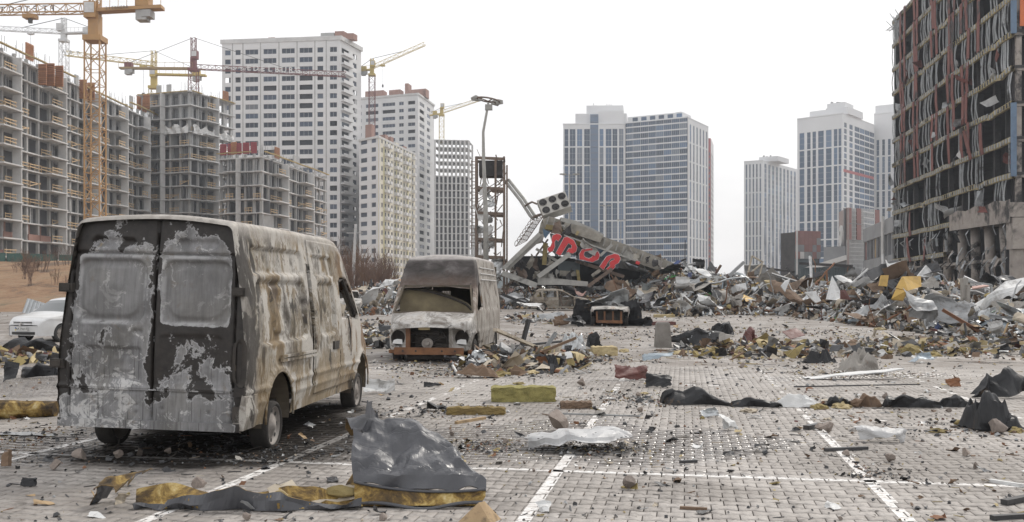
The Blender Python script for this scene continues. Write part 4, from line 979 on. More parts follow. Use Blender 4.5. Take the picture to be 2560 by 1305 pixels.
def build_ruin():
    rr = random.Random(33)
    d = 78.0; g = gz(d); k = d / FPX
    # stair tower frame
    base = Vector((PX(1226, d), d, g)); r = thing('stair_tower_frame', 'burnt steel stair tower with foil ducts left standing beside the collapsed hall', 'tower', base); H = hh(396, d) - g; w = 1.12
    for sx in (-1, 1):
        for sy in (-1, 1):
            MB().box((sx*w - .09, sy*w - .09, 0), (sx*w + .09, sy*w + .09, H - (.5 if sx > 0 else 0))).build('post', [M_RUST], r)
    MB().box((w + .16, -w - .1, 0), (w + .3, -w + .04, H - .7)).build('post', [M_RUST], r); MB().box((.35, -w - .12, 0), (.52, -w + .05, H - .1)).build('post', [M_RUST], r)
    for z in (H - .1, H - 2.5, H - 4.5, H - 6.6, H - 8.0, H - 9.4):
        b = MB()
        for sy in (-1, 1): b.bar((-w, sy * w, z), (w, sy * w, z - .1), .16, .22)
        for sx in (-1, 1): b.bar((sx * w, -w, z), (sx * w, w, z), .16, .22)
        b.build('cross_beam', [M_RUST], r)
    MB().box((-.9, -w + .1, H - 1.5), (1.0, w - .1, H - .3), 0).build('burnt_top_panel', [M_ASH], r)
    for i in range(26):
        z = H - .4 - i * .27; MB().bar((-w - .42 + rr.uniform(-.05, .05), -w, z), (-w - .05, -w, z + rr.uniform(-.04, .04)), .045).build('rung', [M_RUST], r)
    MB().bar((-w - .38, -w, H - .3), (-w - .36, -w, H - 7.4), .05).build('ladder_rail', [M_RUST], r)
    for i in range(15):
        p = crumple(rr.uniform(.6, 1.1), rr.uniform(.8, 1.6), 7, 8, 300 + i, 4, 1.3, .12, .05); b = sheet_mb(p, .02); o = b.build('foil_duct', [M_SILV if i % 3 else M_NET], r)
        o.location = (rr.uniform(-.75, .1) if i < 10 else rr.uniform(.2, .9), rr.uniform(-.9, -.2), H - 2.6 - i * .58); o.rotation_euler = (R(90) + rr.uniform(-.3, .3), rr.uniform(-.5, .5), rr.uniform(-.4, .4))
    b = MB()
    for i in range(60):
        a = Vector((rr.uniform(-w, w), rr.uniform(-w, w), rr.uniform(.5, H - .3))); c = a + Vector((rr.uniform(-.8, .8), rr.uniform(-.4, .4), rr.uniform(-1.3, 1.3))); c.x = max(-w - .2, min(w + .35, c.x)); b.bar(a, c, rr.uniform(.03, .08))
    b.build('twisted_bars', [M_RUST], r)
    for i in range(6):
        z = rr.uniform(H - 9, H - 3); MB().bar((-w, -w, z), (w, -w, z + rr.uniform(1.2, 2.0)), .06).build('brace', [M_RUST], r)
    # lamp mast
    d2 = 72.0; f = lambda x, y: P(x, y, d2); b0 = Vector((PX(1216, d2), d2, gz(d2))); r = thing('lamp_mast', 'bent tall lamp mast with a damaged lamp ring, in front of the stair tower', 'lamp post', b0)
    pts = [Vector((0, 0, 0)), f(1214, 520) - b0, f(1209, 400) - b0, f(1208, 330) - b0, f(1219, 268) - b0, f(1221, 256) - b0]
    MB().tube(pts, [.22, .17, .13, .10, .085, .08], 10).build('pole', [M_BEAMG], r, smooth=True)
    c = f(1221, 250) - b0; Rr = .83; tilt = R(10); ring = []
    for i in range(25):
        a = 2 * math.pi * i / 24; ring.append(c + Vector((Rr * math.cos(a), Rr * math.sin(a), -.28 * Rr * math.cos(a) * .6)))
    MB().tube(ring, .06, 6, cap=False).build('lamp_ring', [M_RUST], r)
    for i in range(4): a = 2 * math.pi * i / 4 + .4; MB().bar(c - Vector((0, 0, .1)), c + Vector((Rr * math.cos(a), Rr * math.sin(a), -.17 * Rr * math.cos(a))), .07).build('spoke', [M_RUST], r)
    for a, s in ((3.0, 1.2), (.1, .8), (.9, .9)):
        p = c + Vector((Rr * math.cos(a), Rr * math.sin(a), -.16 * Rr * math.cos(a))); b = MB(); b.prism([(-.3*s, -.12), (.3*s, -.16), (.36*s, .06), (-.1*s, .26), (-.34*s, .1)], .3, axis='y'); o = b.build('lamp_head', [M_BEAMG], r); o.location = p; o.rotation_euler = (0, rr.uniform(-.3, .3), a * .2)
    b = MB(); b.box((-.25, -.15, -.75), (.3, .2, -.35)); o = b.build('control_gear', [M_BEAMG], r); o.location = c
    # bent pipe pair from the tower to the fan unit
    r = thing('bent_pipe_pair', 'pair of bent pipes hanging from the stair tower to the fan unit', 'pipe', P(1262, 452, 77))
    o0 = P(1262, 452, 77)
    for off in (0, .28):
        q = [P(1262, 452, 77), P(1300, 500, 76.5), P(1326, 540, 76), P(1334, 548, 75.8)]; MB().tube([p - o0 + Vector((off, 0, off * .4)) for p in q], .13, 8).build('pipe', [M_BEAMG], r, smooth=True)
    MB().tube([P(1313, 515, 76) - o0, P(1320, 510, 75.6) - o0, P(1330, 505, 75.4) - o0, P(1342, 510, 75.2) - o0], .08, 6).build('pipe', [M_RUST], r); MB().tube([P(1330, 545, 76) - o0, P(1345, 538, 75.4) - o0, P(1358, 535, 75) - o0], .1, 6).build('pipe', [M_RUST], r)
    # fan unit: box tilted, six fans
    d3 = 75.0; TL, TR, BR, BL = P(1342, 501, d3), P(1412, 482, d3 + .2), P(1431, 514, d3 - .5), P(1360, 542, d3 - .6)
    ux = ((TR - TL) + (BR - BL)) / 2; uy = ((BL - TL) + (BR - TR)) / 2; Wd, Hd = ux.length, uy.length; ux.normalize(); n = ux.cross(uy).normalized(); uy = n.cross(ux)
    if n.y > 0: n = -n
    Mx = Matrix((( ux.x, -uy.x, n.x, TL.x), (ux.y, -uy.y, n.y, TL.y), (ux.z, -uy.z, n.z, TL.z), (0, 0, 0, 1)))     # local x right, y up, z to camera
    r = thing('fan_unit', 'grey rooftop cooling unit with six round fans perched on the ruin', 'fan unit', TL); iv = Matrix.Translation(-TL) @ Mx
    b = MB(); b.M = iv; b.box((0, -Hd, -.75), (Wd, 0, 0)); b.box((-.05, -Hd - .05, -.8), (Wd + .05, -Hd, -.72)); b.build('housing', [M_FAN], r)
    for i in range(3):
        for j in range(2):
            x, y = Wd * (i + .5) / 3, -Hd * (j + .5) / 2; rad = min(Wd / 3, Hd / 2) * .42
            b = MB(); b.lathe([(rad * 1.04, .01), (rad * 1.04, .05), (rad, .05), (rad, .012), (0, .012)], 22); b.M = None
            for v in range(5):
                a = v * 2 * math.pi / 5; c, s = math.cos(a), math.sin(a); b.add([(.1*c, .1*s, .04), (rad*.9*c, rad*.9*s, .05), (rad*.9*math.cos(a+.7), rad*.9*math.sin(a+.7), .03), (.1*math.cos(a+.9), .1*math.sin(a+.9), .03)], [(0, 1, 2, 3)], 2)
            b.lathe([(.12, .03), (.12, .1), (0, .1)], 10, 2)
            for ff in range(len(b.f)):
                if all(math.hypot(b.v[q][0], b.v[q][1]) < rad * 1.02 and b.v[q][2] < .0125 for q in b.f[ff]): b.m[ff] = 1
            o = b.build('fan', [M_FAN, M_OSOOT, M_ASH], r); o.matrix_local = iv @ Matrix.Translation((x, y, 0))
    # roof that slid down to the right, in layers
    d4 = 74.0; o0 = Vector((PX(1500, d4), d4, gz(d4))); r = thing('collapsed_roof', 'collapsed sports hall roof sloping down to the rubble with its red letters', 'ruin', o0)
    q = lambda x, y, dd=d4: P(x, y, dd) - o0
    def strip(name, top, bot, m, dd=0.0, th=.25, depth=0.0):
        """band between two photo polylines, given thickness along the depth"""
        b = MB(); n = len(top); F_ = [q(x, y, d4 + dd) for x, y in top]; G_ = [q(x, y, d4 + dd) for x, y in bot]
        for i in range(n - 1):
            a, b_, c, e = F_[i], F_[i+1], G_[i+1], G_[i]; t = Vector((0, th, 0)); b.add([a, b_, c, e, a+t, b_+t, c+t, e+t], [(3,2,1,0),(4,5,6,7),(0,1,5,4),(2,3,7,6),(1,2,6,5),(3,0,4,7)])
        return b.build(name, [m], r)
    strip('roof_deck', [(1356, 548), (1375, 541), (1420, 556), (1510, 592), (1600, 624), (1690, 660), (1770, 694)], [(1362, 568), (1375, 572), (1420, 588), (1505, 620), (1600, 660), (1690, 692), (1770, 720)], M_SLAB, 0, 3.5)
    for i in range(22):
        f_ = i / 21; x_, y_ = 1372 + 330 * f_, 542 + 130 * f_; MB().bar(q(x_, y_ - 1, d4 - .12), q(x_ - 6, y_ + 20 - 6 * f_, d4 - .12), .12, .1).build('deck_rib', [M_BEAMG], r)
    strip('roof_layer', [(1402, 543), (1440, 552), (1480, 570), (1510, 586)], [(1402, 553), (1440, 563), (1480, 581), (1508, 596)], M_BEAMG, -.5, 2.5)
    strip('roof_layer', [(1412, 556), (1460, 566), (1508, 590)], [(1408, 574), (1455, 592), (1500, 606)], M_SLAB, -.75, 1.5)
    strip('insulation_band', [(1366, 561), (1404, 566), (1410, 584)], [(1362, 572), (1402, 580), (1410, 590)], M_WOOL, -.42, .3)
    strip('insulation_band', [(1440, 598), (1462, 603), (1468, 615)], [(1440, 612), (1458, 618), (1466, 622)], M_WOOL, -.42, .3)
    strip('edge_rail', [(1410, 586), (1500, 618), (1600, 652)], [(1410, 589), (1500, 622), (1600, 657)], M_BEAMG, -.9, .3)
    strip('fascia_panel', [(1357, 572), (1376, 580)], [(1360, 592), (1364, 596)], M_SIGNB, -.6, .1)
    strip('fascia_panel', [(1374, 583), (1412, 590), (1440, 600)], [(1388, 640), (1420, 636), (1446, 640)], M_FASC, -.2, .1)
    strip('fascia_panel', [(1440, 604), (1500, 622), (1552, 642)], [(1440, 646), (1500, 662), (1545, 672)], M_FASC, -.2, .1)
    strip('fascia_panel', [(1498, 622), (1520, 632)], [(1505, 645), (1515, 640)], M_SIGNB, -.5, .1)
    strip('sheet_wall', [(1395, 652), (1450, 655)], [(1395, 684), (1450, 686)], M_TEAL, 1, .2)
    strip('hollow_shade_sheet', [(1290, 640), (1400, 640), (1470, 655), (1600, 680)], [(1270, 715), (1400, 715), (1480, 715), (1600, 720)], M_OSOOT, 3.0, .3)  # added black sheet standing for the shade inside the collapsed hall
    strip('wall_slab', [(1400, 676), (1445, 679)], [(1400, 690), (1445, 690)], M_SLAB, -.2, 1)
    strip('wall_slab', [(1345, 694), (1400, 697), (1470, 704)], [(1345, 712), (1400, 712), (1470, 716)], M_BEAMG, -1.5, 1.5)
    strip('insulation_hanging', [(1358, 606), (1370, 608)], [(1355, 662), (1366, 662)], M_WOOL, -.3, .2)
    strip('insulation_hanging', [(1440, 674), (1448, 676)], [(1444, 704), (1452, 706)], M_WOOL, -.5, .2)
    strip('gable_wall', [(1352, 556), (1366, 560)], [(1340, 610), (1356, 606)], M_SLAB, .2, .5)
    for (a, c, wd, hg, m_, dd) in (((1258, 672), (1350, 584), .34, .3, M_BEAMG, -1), ((1266, 674), (1358, 588), .3, .3, M_BEAMG, -.6), ((1345, 692), (1425, 634), .4, .35, M_BEAMG, -1.6), ((1255, 682), (1342, 714), .45, .4, M_BEAMG, -2), ((1340, 622), (1392, 652), .2, .2, M_BEAMG, 0), ((1340, 640), (1370, 598), .14, .14, M_RUST, .5),
                                ((1350, 648), (1400, 612), .12, .12, M_RUST, .6), ((1352, 600), (1395, 640), .12, .12, M_RUST, .6), ((1440, 652), (1560, 692), .22, .25, M_RUST, -.3), ((1480, 690), (1500, 675), .25, .25, M_SLAB, -1), ((1500, 640), (1530, 612), .3, .2, M_BEAMG, -.7), ((1470, 716), (1530, 672), .3, .25, M_RUST, -1.4), ((1440, 588), (1446, 578), .25, .2, M_FOAM, -.8)):
        MB().bar(q(*a, d4 + dd), q(*c, d4 + dd), wd, hg, 0).build('steel_beam', [m_], r)
    T = lambda pts: [(1340 + x / 7.25, 540 + y / 7.25) for x, y in pts]
    LET = {'S': T([(470,370),(405,460),(365,430),(340,470),(345,560),(305,640),(240,660),(205,610),(210,580),(260,550),(290,480),(280,420),(300,350),(370,320),(430,330)]),
           'P': T([(355,675),(510,385),(570,375),(690,440),(748,570),(730,645),(665,683),(550,655),(595,580),(640,585),(645,535),(592,492),(555,540),(440,725)]),
           'R': T([(1150,915),(1280,730),(1420,680),(1500,700),(1535,770),(1500,850),(1430,890),(1440,920),(1360,1010),(1270,960),(1340,900),(1330,840),(1380,800),(1420,790),(1410,765),(1360,775),(1310,830),(1225,975)])}
    def grow(pl, e):
        n = len(pl); ar = sum(pl[i][0] * pl[(i+1) % n][1] - pl[(i+1) % n][0] * pl[i][1] for i in range(n)); s = 1 if ar > 0 else -1; out = []
        for i in range(n):
            p, a, c = Vector(pl[i]), Vector(pl[i-1]), Vector(pl[(i+1) % n]); t1 = (p - a).normalized(); t2 = (c - p).normalized(); nn = Vector((t1.y + t2.y, -(t1.x + t2.x))); nn = nn.normalized() if nn.length > 1e-6 else Vector((t1.y, -t1.x)); out.append(tuple(p + nn * e * s))
        return out
    from mathutils.geometry import tessellate_polygon
    def plate(b, pl, dd, th, m):
        F_ = [q(x, y, d4 + dd) for x, y in pl]; n = len(pl); t = Vector((0, th, 0)); tri = tessellate_polygon([[Vector((x, -y, 0)) for x, y in pl]])
        b.add(F_ + [p + t for p in F_], [tuple(f) for f in tri] + [tuple(n + i for i in f) for f in tri] + [(i, (i+1) % n, n + (i+1) % n, n + i) for i in range(n)], m)
    for ch in 'SPR':
        b = MB(); plate(b, grow(LET[ch], .45), -1.30, .2, 0); plate(b, grow(LET[ch], -.45), -1.36, .05, 1); b.build('sign_letter', [M_LETW, M_SIGNR], r)
    outer = T([(840,600),(900,592),(985,585),(1070,582),(1130,650),(1160,710),(1130,790),(1020,840),(940,820),(870,800),(790,790),(780,690)]); inner = T([(880,650),(910,640),(960,630),(1000,622),(1035,655),(1050,690),(1000,750),(960,768),(920,755),(890,740),(872,715),(870,690)])
    b = MB()
    for dd, th, e, m_ in ((-1.30, .2, .45, 0), (-1.36, .05, -.5, 1)):
        Oo, Ii = grow(outer, e), grow(inner, -e); n = len(Oo); A_ = [q(x, y, d4 + dd) for x, y in Oo]; I_ = [q(x, y, d4 + dd) for x, y in Ii]; t = Vector((0, th, 0)); V = A_ + I_ + [p + t for p in A_] + [p + t for p in I_]
        fs = []
        for i in range(n):
            j = (i + 1) % n; fs += [(i, j, n + j, n + i), (2*n + i, 2*n + j, j, i), (n + i, n + j, 3*n + j, 3*n + i), (2*n+i, 3*n+i, 3*n+j, 2*n+j)]
        b.add(V, fs, m_)
    b.build('sign_letter', [M_LETW, M_SIGNR], r)
    b = MB(); plate(b, T([(1820, 810), (1890, 835), (1870, 885), (1800, 865)]), -1.3, .1, 1); b.build('sign_letter', [M_LETW, M_SIGNR], r)
    b = MB(); p = crumple(1.6, .9, 8, 6, 77, 4, 1.0); o = sheet_mb(p, .03).build('torn_fascia', [M_BEAMG], r); o.location = q(1472, 617, d4 - 1.2); o.rotation_euler = (R(80), .5, 0)
    for i in range(34):
        p = crumple(rr.uniform(.4, 1.2), rr.uniform(.3, .8), 6, 5, 500 + i, 3, 1.2, .12, .05); b = sheet_mb(p, .03); x = rr.uniform(1365, 1650); y = 545 + (x - 1360) * .385 + rr.uniform(-4, 12)
        if i > 12: x = rr.uniform(1270, 1420); y = rr.uniform(640, 712)
        o = b.build('roof_scrap', [rr.choice([M_SLAB, M_BEAMG, M_SLAB, M_RUST, M_ASH, M_BEAMG])], r); o.location = q(x, y, d4 + rr.uniform(-1.5, 1)); o.rotation_euler = (rr.uniform(0, 6), rr.uniform(0, 6), rr.uniform(0, 6))
    # ladder cage
    r2 = thing('ladder_cage', 'broken ladder with safety hoops leaning under the fan unit', 'ladder', P(1300, 607, 74.5)); oo = P(1300, 607, 74.5); a, c = P(1303, 609, 74.5) - oo, P(1345, 547, 74.5) - oo; s = Vector((.42, 0, .22))
    for t in (-1, 1): MB().bar(a + s * t, c + s * t, .06).build('rail', [M_RUST], r2)
    for i in range(14): m_ = a + (c - a) * i / 13; MB().bar(m_ - s, m_ + s, .045).build('rung', [M_RUST], r2)
    for i in range(0, 14, 2):
        m_ = a + (c - a) * i / 13; MB().tube([m_ - s] + [m_ + s * math.cos(t) * -1 + Vector((-.3, -.6, .25)) * math.sin(t) for t in np.linspace(.3, 2.84, 6)] + [m_ + s], .025, 5).build('hoop', [M_RUST], r2)
build_ruin()
# ------------------------------------------------------------------ small lamp posts, far hills, fence, bare shrubs
def build_small_far():
    for lab, x, yt, d, arm in (('thin grey lamp post with two arms before the glass tower', 1424, 436, 130, 2.0), ('distant thin lamp post before the glass bands', 1515, 514, 190, 1.6), ('smallest distant lamp post low over the rubble', 1552, 550, 240, 1.6)):
        r = thing('lamp_post', lab, 'lamp post', (PX(x, d), d, gz(d)), group='thin lamp posts beyond the rubble'); H = hh(yt, d) - gz(d)
        MB().tube([(0, 0, 0), (0, 0, H)], [.13, .07], 8).build('pole', [M_BEAMG], r)
        for s in (-1, 1): MB().box((s * arm * .45 - .45 + .0, -.15, H - .05), (s * arm * .45 + .45, .15, H + .12)).build('lamp_head', [M_BEAMG], r)
        MB().bar((-arm * .5, 0, H - .08), (arm * .5, 0, H - .08), .07).build('arm', [M_BEAMG], r)
    d = 90.0; r = thing('utility_pole', 'pale concrete utility pole standing among the bare shrubs', 'pole', (PX(880, d), d, gz(d))); MB().tube([(0, 0, 0), (0.35, 0, hh(560, d) - gz(d))], [.17, .12], 8).build('shaft', [M_CONCL], r)
    MB().bar((-.5, 0, hh(575, d) - 1), (1.0, 0, hh(575, d) - 1), .1).build('cross_arm', [M_CONC], r)
    # hills
    k = NT('far_wood'); M_H = k.done(k.ramp(k.noise(k.pos(), .06, 5), [(.3, (.05, .07, .07)), (.7, (.085, .105, .10))]), 1.0)
    xs = np.linspace(-500, 600, 220); mb = MB(); mb.grid([[(x, 860 + j * 9, -1 + (0 if j == 0 else (20 + 4 * mnoise.noise((x * .012, j, 3)) + 2.5 * mnoise.noise((x * .09, j, 5))) * (j / 3) ** .5)) for j in range(4)] for x in xs]); tag(mb.build('hills', [M_H]), kind='structure')
    # green site fence along the top of the bank
    M_F = mat('fence_green', (.06, .13, .11), (.05, .10, .09), .8, bump=0)
    r = thing('site_fence', 'low dark green sheet fence along the top of the earth bank', 'fence', (-80, 112, 0)); 
    for i in range(36):
        x = -92 + i * 2.0; y = 110 + rnd.uniform(-.2, .2); z = bank_h(x, y); MB().box((x + 80, y - 112, z - .2), (x + 81.9, y - 111.92, z + 1.0)).build('fence_panel', [M_F], r)
    # bare shrubs: many thin stems
    M_TW = mat('bare_twig', (.20, .125, .09), (.15, .10, .08), .9, bump=0, var=.3); M_TR = mat('red_twig', (.20, .12, .075), (.165, .105, .07), .9, bump=0, var=.3)
    kinds = []
    for s in range(4):
        b = MB(); q = random.Random(s + 60)
        def branch(p, dr, ln, rad, lev):
            e = p + dr * ln; mid = p + dr * ln * .5 + Vector((q.uniform(-.05, .05), q.uniform(-.05, .05), 0)) * ln
            b.tube([p, mid, e], [rad, rad * .8, rad * .55], 4, cap=False)
            if lev > 0:
                for _ in range(q.choice((3, 4, 4))):
                    t = q.uniform(.35, 1); nd = (dr + Vector((q.uniform(-.65, .65), q.uniform(-.65, .65), q.uniform(0, .5)))).normalized(); branch(p + dr * ln * t, nd, ln * q.uniform(.45, .7), rad * .55, lev - 1)
        for _ in range(6): branch(Vector((q.uniform(-.5, .5), q.uniform(-.5, .5), 0)), Vector((q.uniform(-.35, .35), q.uniform(-.35, .35), 1)).normalized(), q.uniform(1.2, 2.0), .035, 3)
        kinds.append((b.mesh('stems', [M_TW]), b.mesh('stems', [M_TR])))
    q = random.Random(9)
    for i in range(58):
        x = q.uniform(825, 985) if i < 46 else q.uniform(40, 170); d = q.uniform(84, 118) if i < 46 else q.uniform(74, 96); X = PX(x, d); s = q.uniform(.7, 1.5) if i < 46 else q.uniform(.4, .8)
        r = thing('bare_shrub', 'leafless brown shrub in the thicket beyond the second van' if i < 46 else 'small dry shrub on the slope of the earth bank', 'shrub', (X, d, bank_h(X, d) - .1), (0, 0, q.uniform(0, 6)), 'bare shrubs beyond the second van' if i < 46 else 'dry shrubs on the earth bank')
        r.scale = (s, s, s * q.uniform(.9, 1.3)); obj('stems', q.choice(kinds)[1 if q.random() < .35 else 0], r)
build_small_far()
# ------------------------------------------------------------------ rubble bank
def interp(x, tab):
    if x <= tab[0][0]: return tab[0][1]
    for (a, b), (c, d) in zip(tab, tab[1:]):
        if x <= c: return b + (d - b) * (x - a) / (c - a)
    return tab[-1][1]
BASE_Y = [(820, 792), (1000, 784), (1260, 772), (1450, 772), (1620, 776), (1700, 792), (1830, 786), (1950, 788), (2080, 803), (2200, 818), (2330, 834), (2450, 846), (2620, 858)]
TOP_Y = [(820, 745), (950, 706), (1010, 716), (1260, 712), (1400, 700), (1540, 688), (1600, 668), (1660, 648), (1720, 650), (1770, 676), (1830, 684), (1880, 690), (1960, 706), (2050, 704), (2120, 700), (2230, 702), (2320, 698), (2420, 710), (2560, 714), (2620, 714)]
def front_d(x): return GP(x, interp(x, BASE_Y)).y
DEPTH_Y = 14.0
def mound(x, d):
    """height above ground at photo column x and depth d"""
    df = front_d(x); t = (d - df)
    if t < 0: return 0.0
    dt = df + DEPTH_Y; zt = hh(interp(x, TOP_Y), dt) - gz(dt)
    s = min(1, t / DEPTH_Y); s = s ** .8
    if t > DEPTH_Y + 8: zt *= max(.55, 1 - (t - DEPTH_Y - 8) * .02)
    X = PX(x, d); return max(0, zt * s * .86 + .45 * s * mnoise.noise((X * .3, d * .3, 4)) + .12 * mnoise.noise((X * 1.3, d * 1.3, 7)))
def debris_mat(name, c1, c2=None, rough=.6, metal=0.0, scale=2.5, dirt=.6):
    k = NT(name); p = k.co('Object'); off = k.objrand(); cx = k.n('ShaderNodeCombineXYZ'); k.link(k.math('MULTIPLY', k.math('ADD', off, k.island()), 23.0), cx.inputs[0])
    vv = k.n('ShaderNodeVectorMath', operation='ADD'); k.link(p, vv.inputs[0]); k.link(cx.outputs[0], vv.inputs[1]); v = vv.outputs[0]
    c = k.ramp(k.noise(v, scale, 5, .65), [(.3, c1), (.7, c2 or tuple(x * .72 for x in c1))])
    c = k.mix(k.math('MULTIPLY', k.smooth(k.noise(v, scale * .6, 6, .7, .6), .52, .66), dirt), c, (.075, .06, .048))
    c = k.mix(k.math('MULTIPLY', k.smooth(k.noise(v, scale * 1.7, 5, .7, .6), .60, .70), dirt * .8), c, (.17, .085, .045))
    k.bump(k.noise(v, scale * 4, 4, .7), .25, .02)
    return k.done(c, k.ramp(k.noise(v, 3, 3), [(.3, rough), (.7, min(1, rough + .2))]), metal)
DM = {'white': debris_mat('sheet_white', (.66, .66, .65), (.52, .53, .53), .5), 'grey': debris_mat('sheet_grey', (.36, .37, .375), (.26, .265, .27), .45, .25), 'dark': debris_mat('sheet_charcoal', (.06, .062, .066), (.04, .04, .042), .35, .2, dirt=.25),
      'silver': debris_mat('sheet_silver', (.55, .57, .58), (.42, .44, .45), .3, .7), 'rust': debris_mat('sheet_rust', (.24, .115, .06), (.16, .08, .045), .8), 'brown': debris_mat('board_brown', (.20, .135, .09), (.14, .095, .065), .8), 'red': debris_mat('sheet_red', (.13, .042, .034), (.095, .035, .03), .5),
      'wool': M_WOOL, 'foam': M_FOAM, 'wood': debris_mat('board_wood', (.46, .335, .20), (.36, .255, .15), .85), 'tan': debris_mat('board_tan', (.50, .44, .35), (.40, .35, .28), .85), 'green': debris_mat('sheet_green', (.07, .42, .10), (.06, .36, .09), .5, dirt=.2), 'mint': debris_mat('sheet_mint', (.40, .55, .42), (.36, .48, .38), .6, dirt=.2),
      'pink': debris_mat('board_pink', (.55, .36, .31), (.46, .30, .26), .7), 'blue': debris_mat('sheet_bluegrey', (.32, .38, .43), (.26, .31, .35), .4, .2), 'gold': debris_mat('foil_gold', (.52, .34, .08), (.40, .25, .07), .5, .15, dirt=.25), 'conc': debris_mat('broken_concrete', (.36, .34, .31), (.27, .255, .235), .9), 'pale': debris_mat('sheet_pale', (.50, .50, .50), (.38, .385, .39), .4, dirt=.3), 'navy': debris_mat('cloth_navy', (.07, .10, .22), (.06, .08, .17), .8)}
WEI = [('white', 22), ('grey', 19), ('dark', 20), ('silver', 8), ('rust', 7), ('brown', 16), ('red', 1.5), ('wool', 2.5), ('foam', 3), ('wood', 6), ('tan', 9), ('pink', 1), ('blue', 5), ('gold', 1.2), ('conc', 10), ('green', .4), ('navy', .5)]
def pick(r): return r.choices([w[0] for w in WEI], [w[1] for w in WEI])[0]
WORD = {'white': 'white', 'grey': 'grey', 'dark': 'charcoal', 'silver': 'silvery', 'rust': 'rust brown', 'brown': 'dark brown', 'red': 'dull red', 'wool': 'ochre', 'foam': 'pale yellow', 'wood': 'raw wood coloured', 'tan': 'tan', 'pink': 'pinkish', 'blue': 'blue grey', 'gold': 'gold', 'conc': 'concrete coloured', 'green': 'bright green', 'pale': 'pale', 'mint': 'mint green', 'navy': 'navy blue'}
def rock_mb(seed, s=1.0, n=1):
    q = random.Random(seed); b = MB(); dirs = []
    import bmesh
    bm = bmesh.new(); bmesh.ops.create_icosphere(bm, subdivisions=3, radius=.5)
    pl = [(Vector((q.gauss(0, 1), q.gauss(0, 1), q.gauss(0, 1))).normalized(), q.uniform(.17, .34)) for _ in range(9)]
    for v in bm.verts:
        for n_, dd in pl:
            e = v.co.dot(n_) - dd
            if e > 0: v.co -= n_ * e
        v.co += v.co.normalized() * .03 * mnoise.noise(v.co * 5 + Vector((seed, 0, 0)))
    zmin = min(v.co.z for v in bm.verts)
    b.add([(v.co.x * s, v.co.y * s, (v.co.z - zmin) * s) for v in bm.verts], [tuple(v.index for v in f.verts) for f in bm.faces]); bm.free(); return b
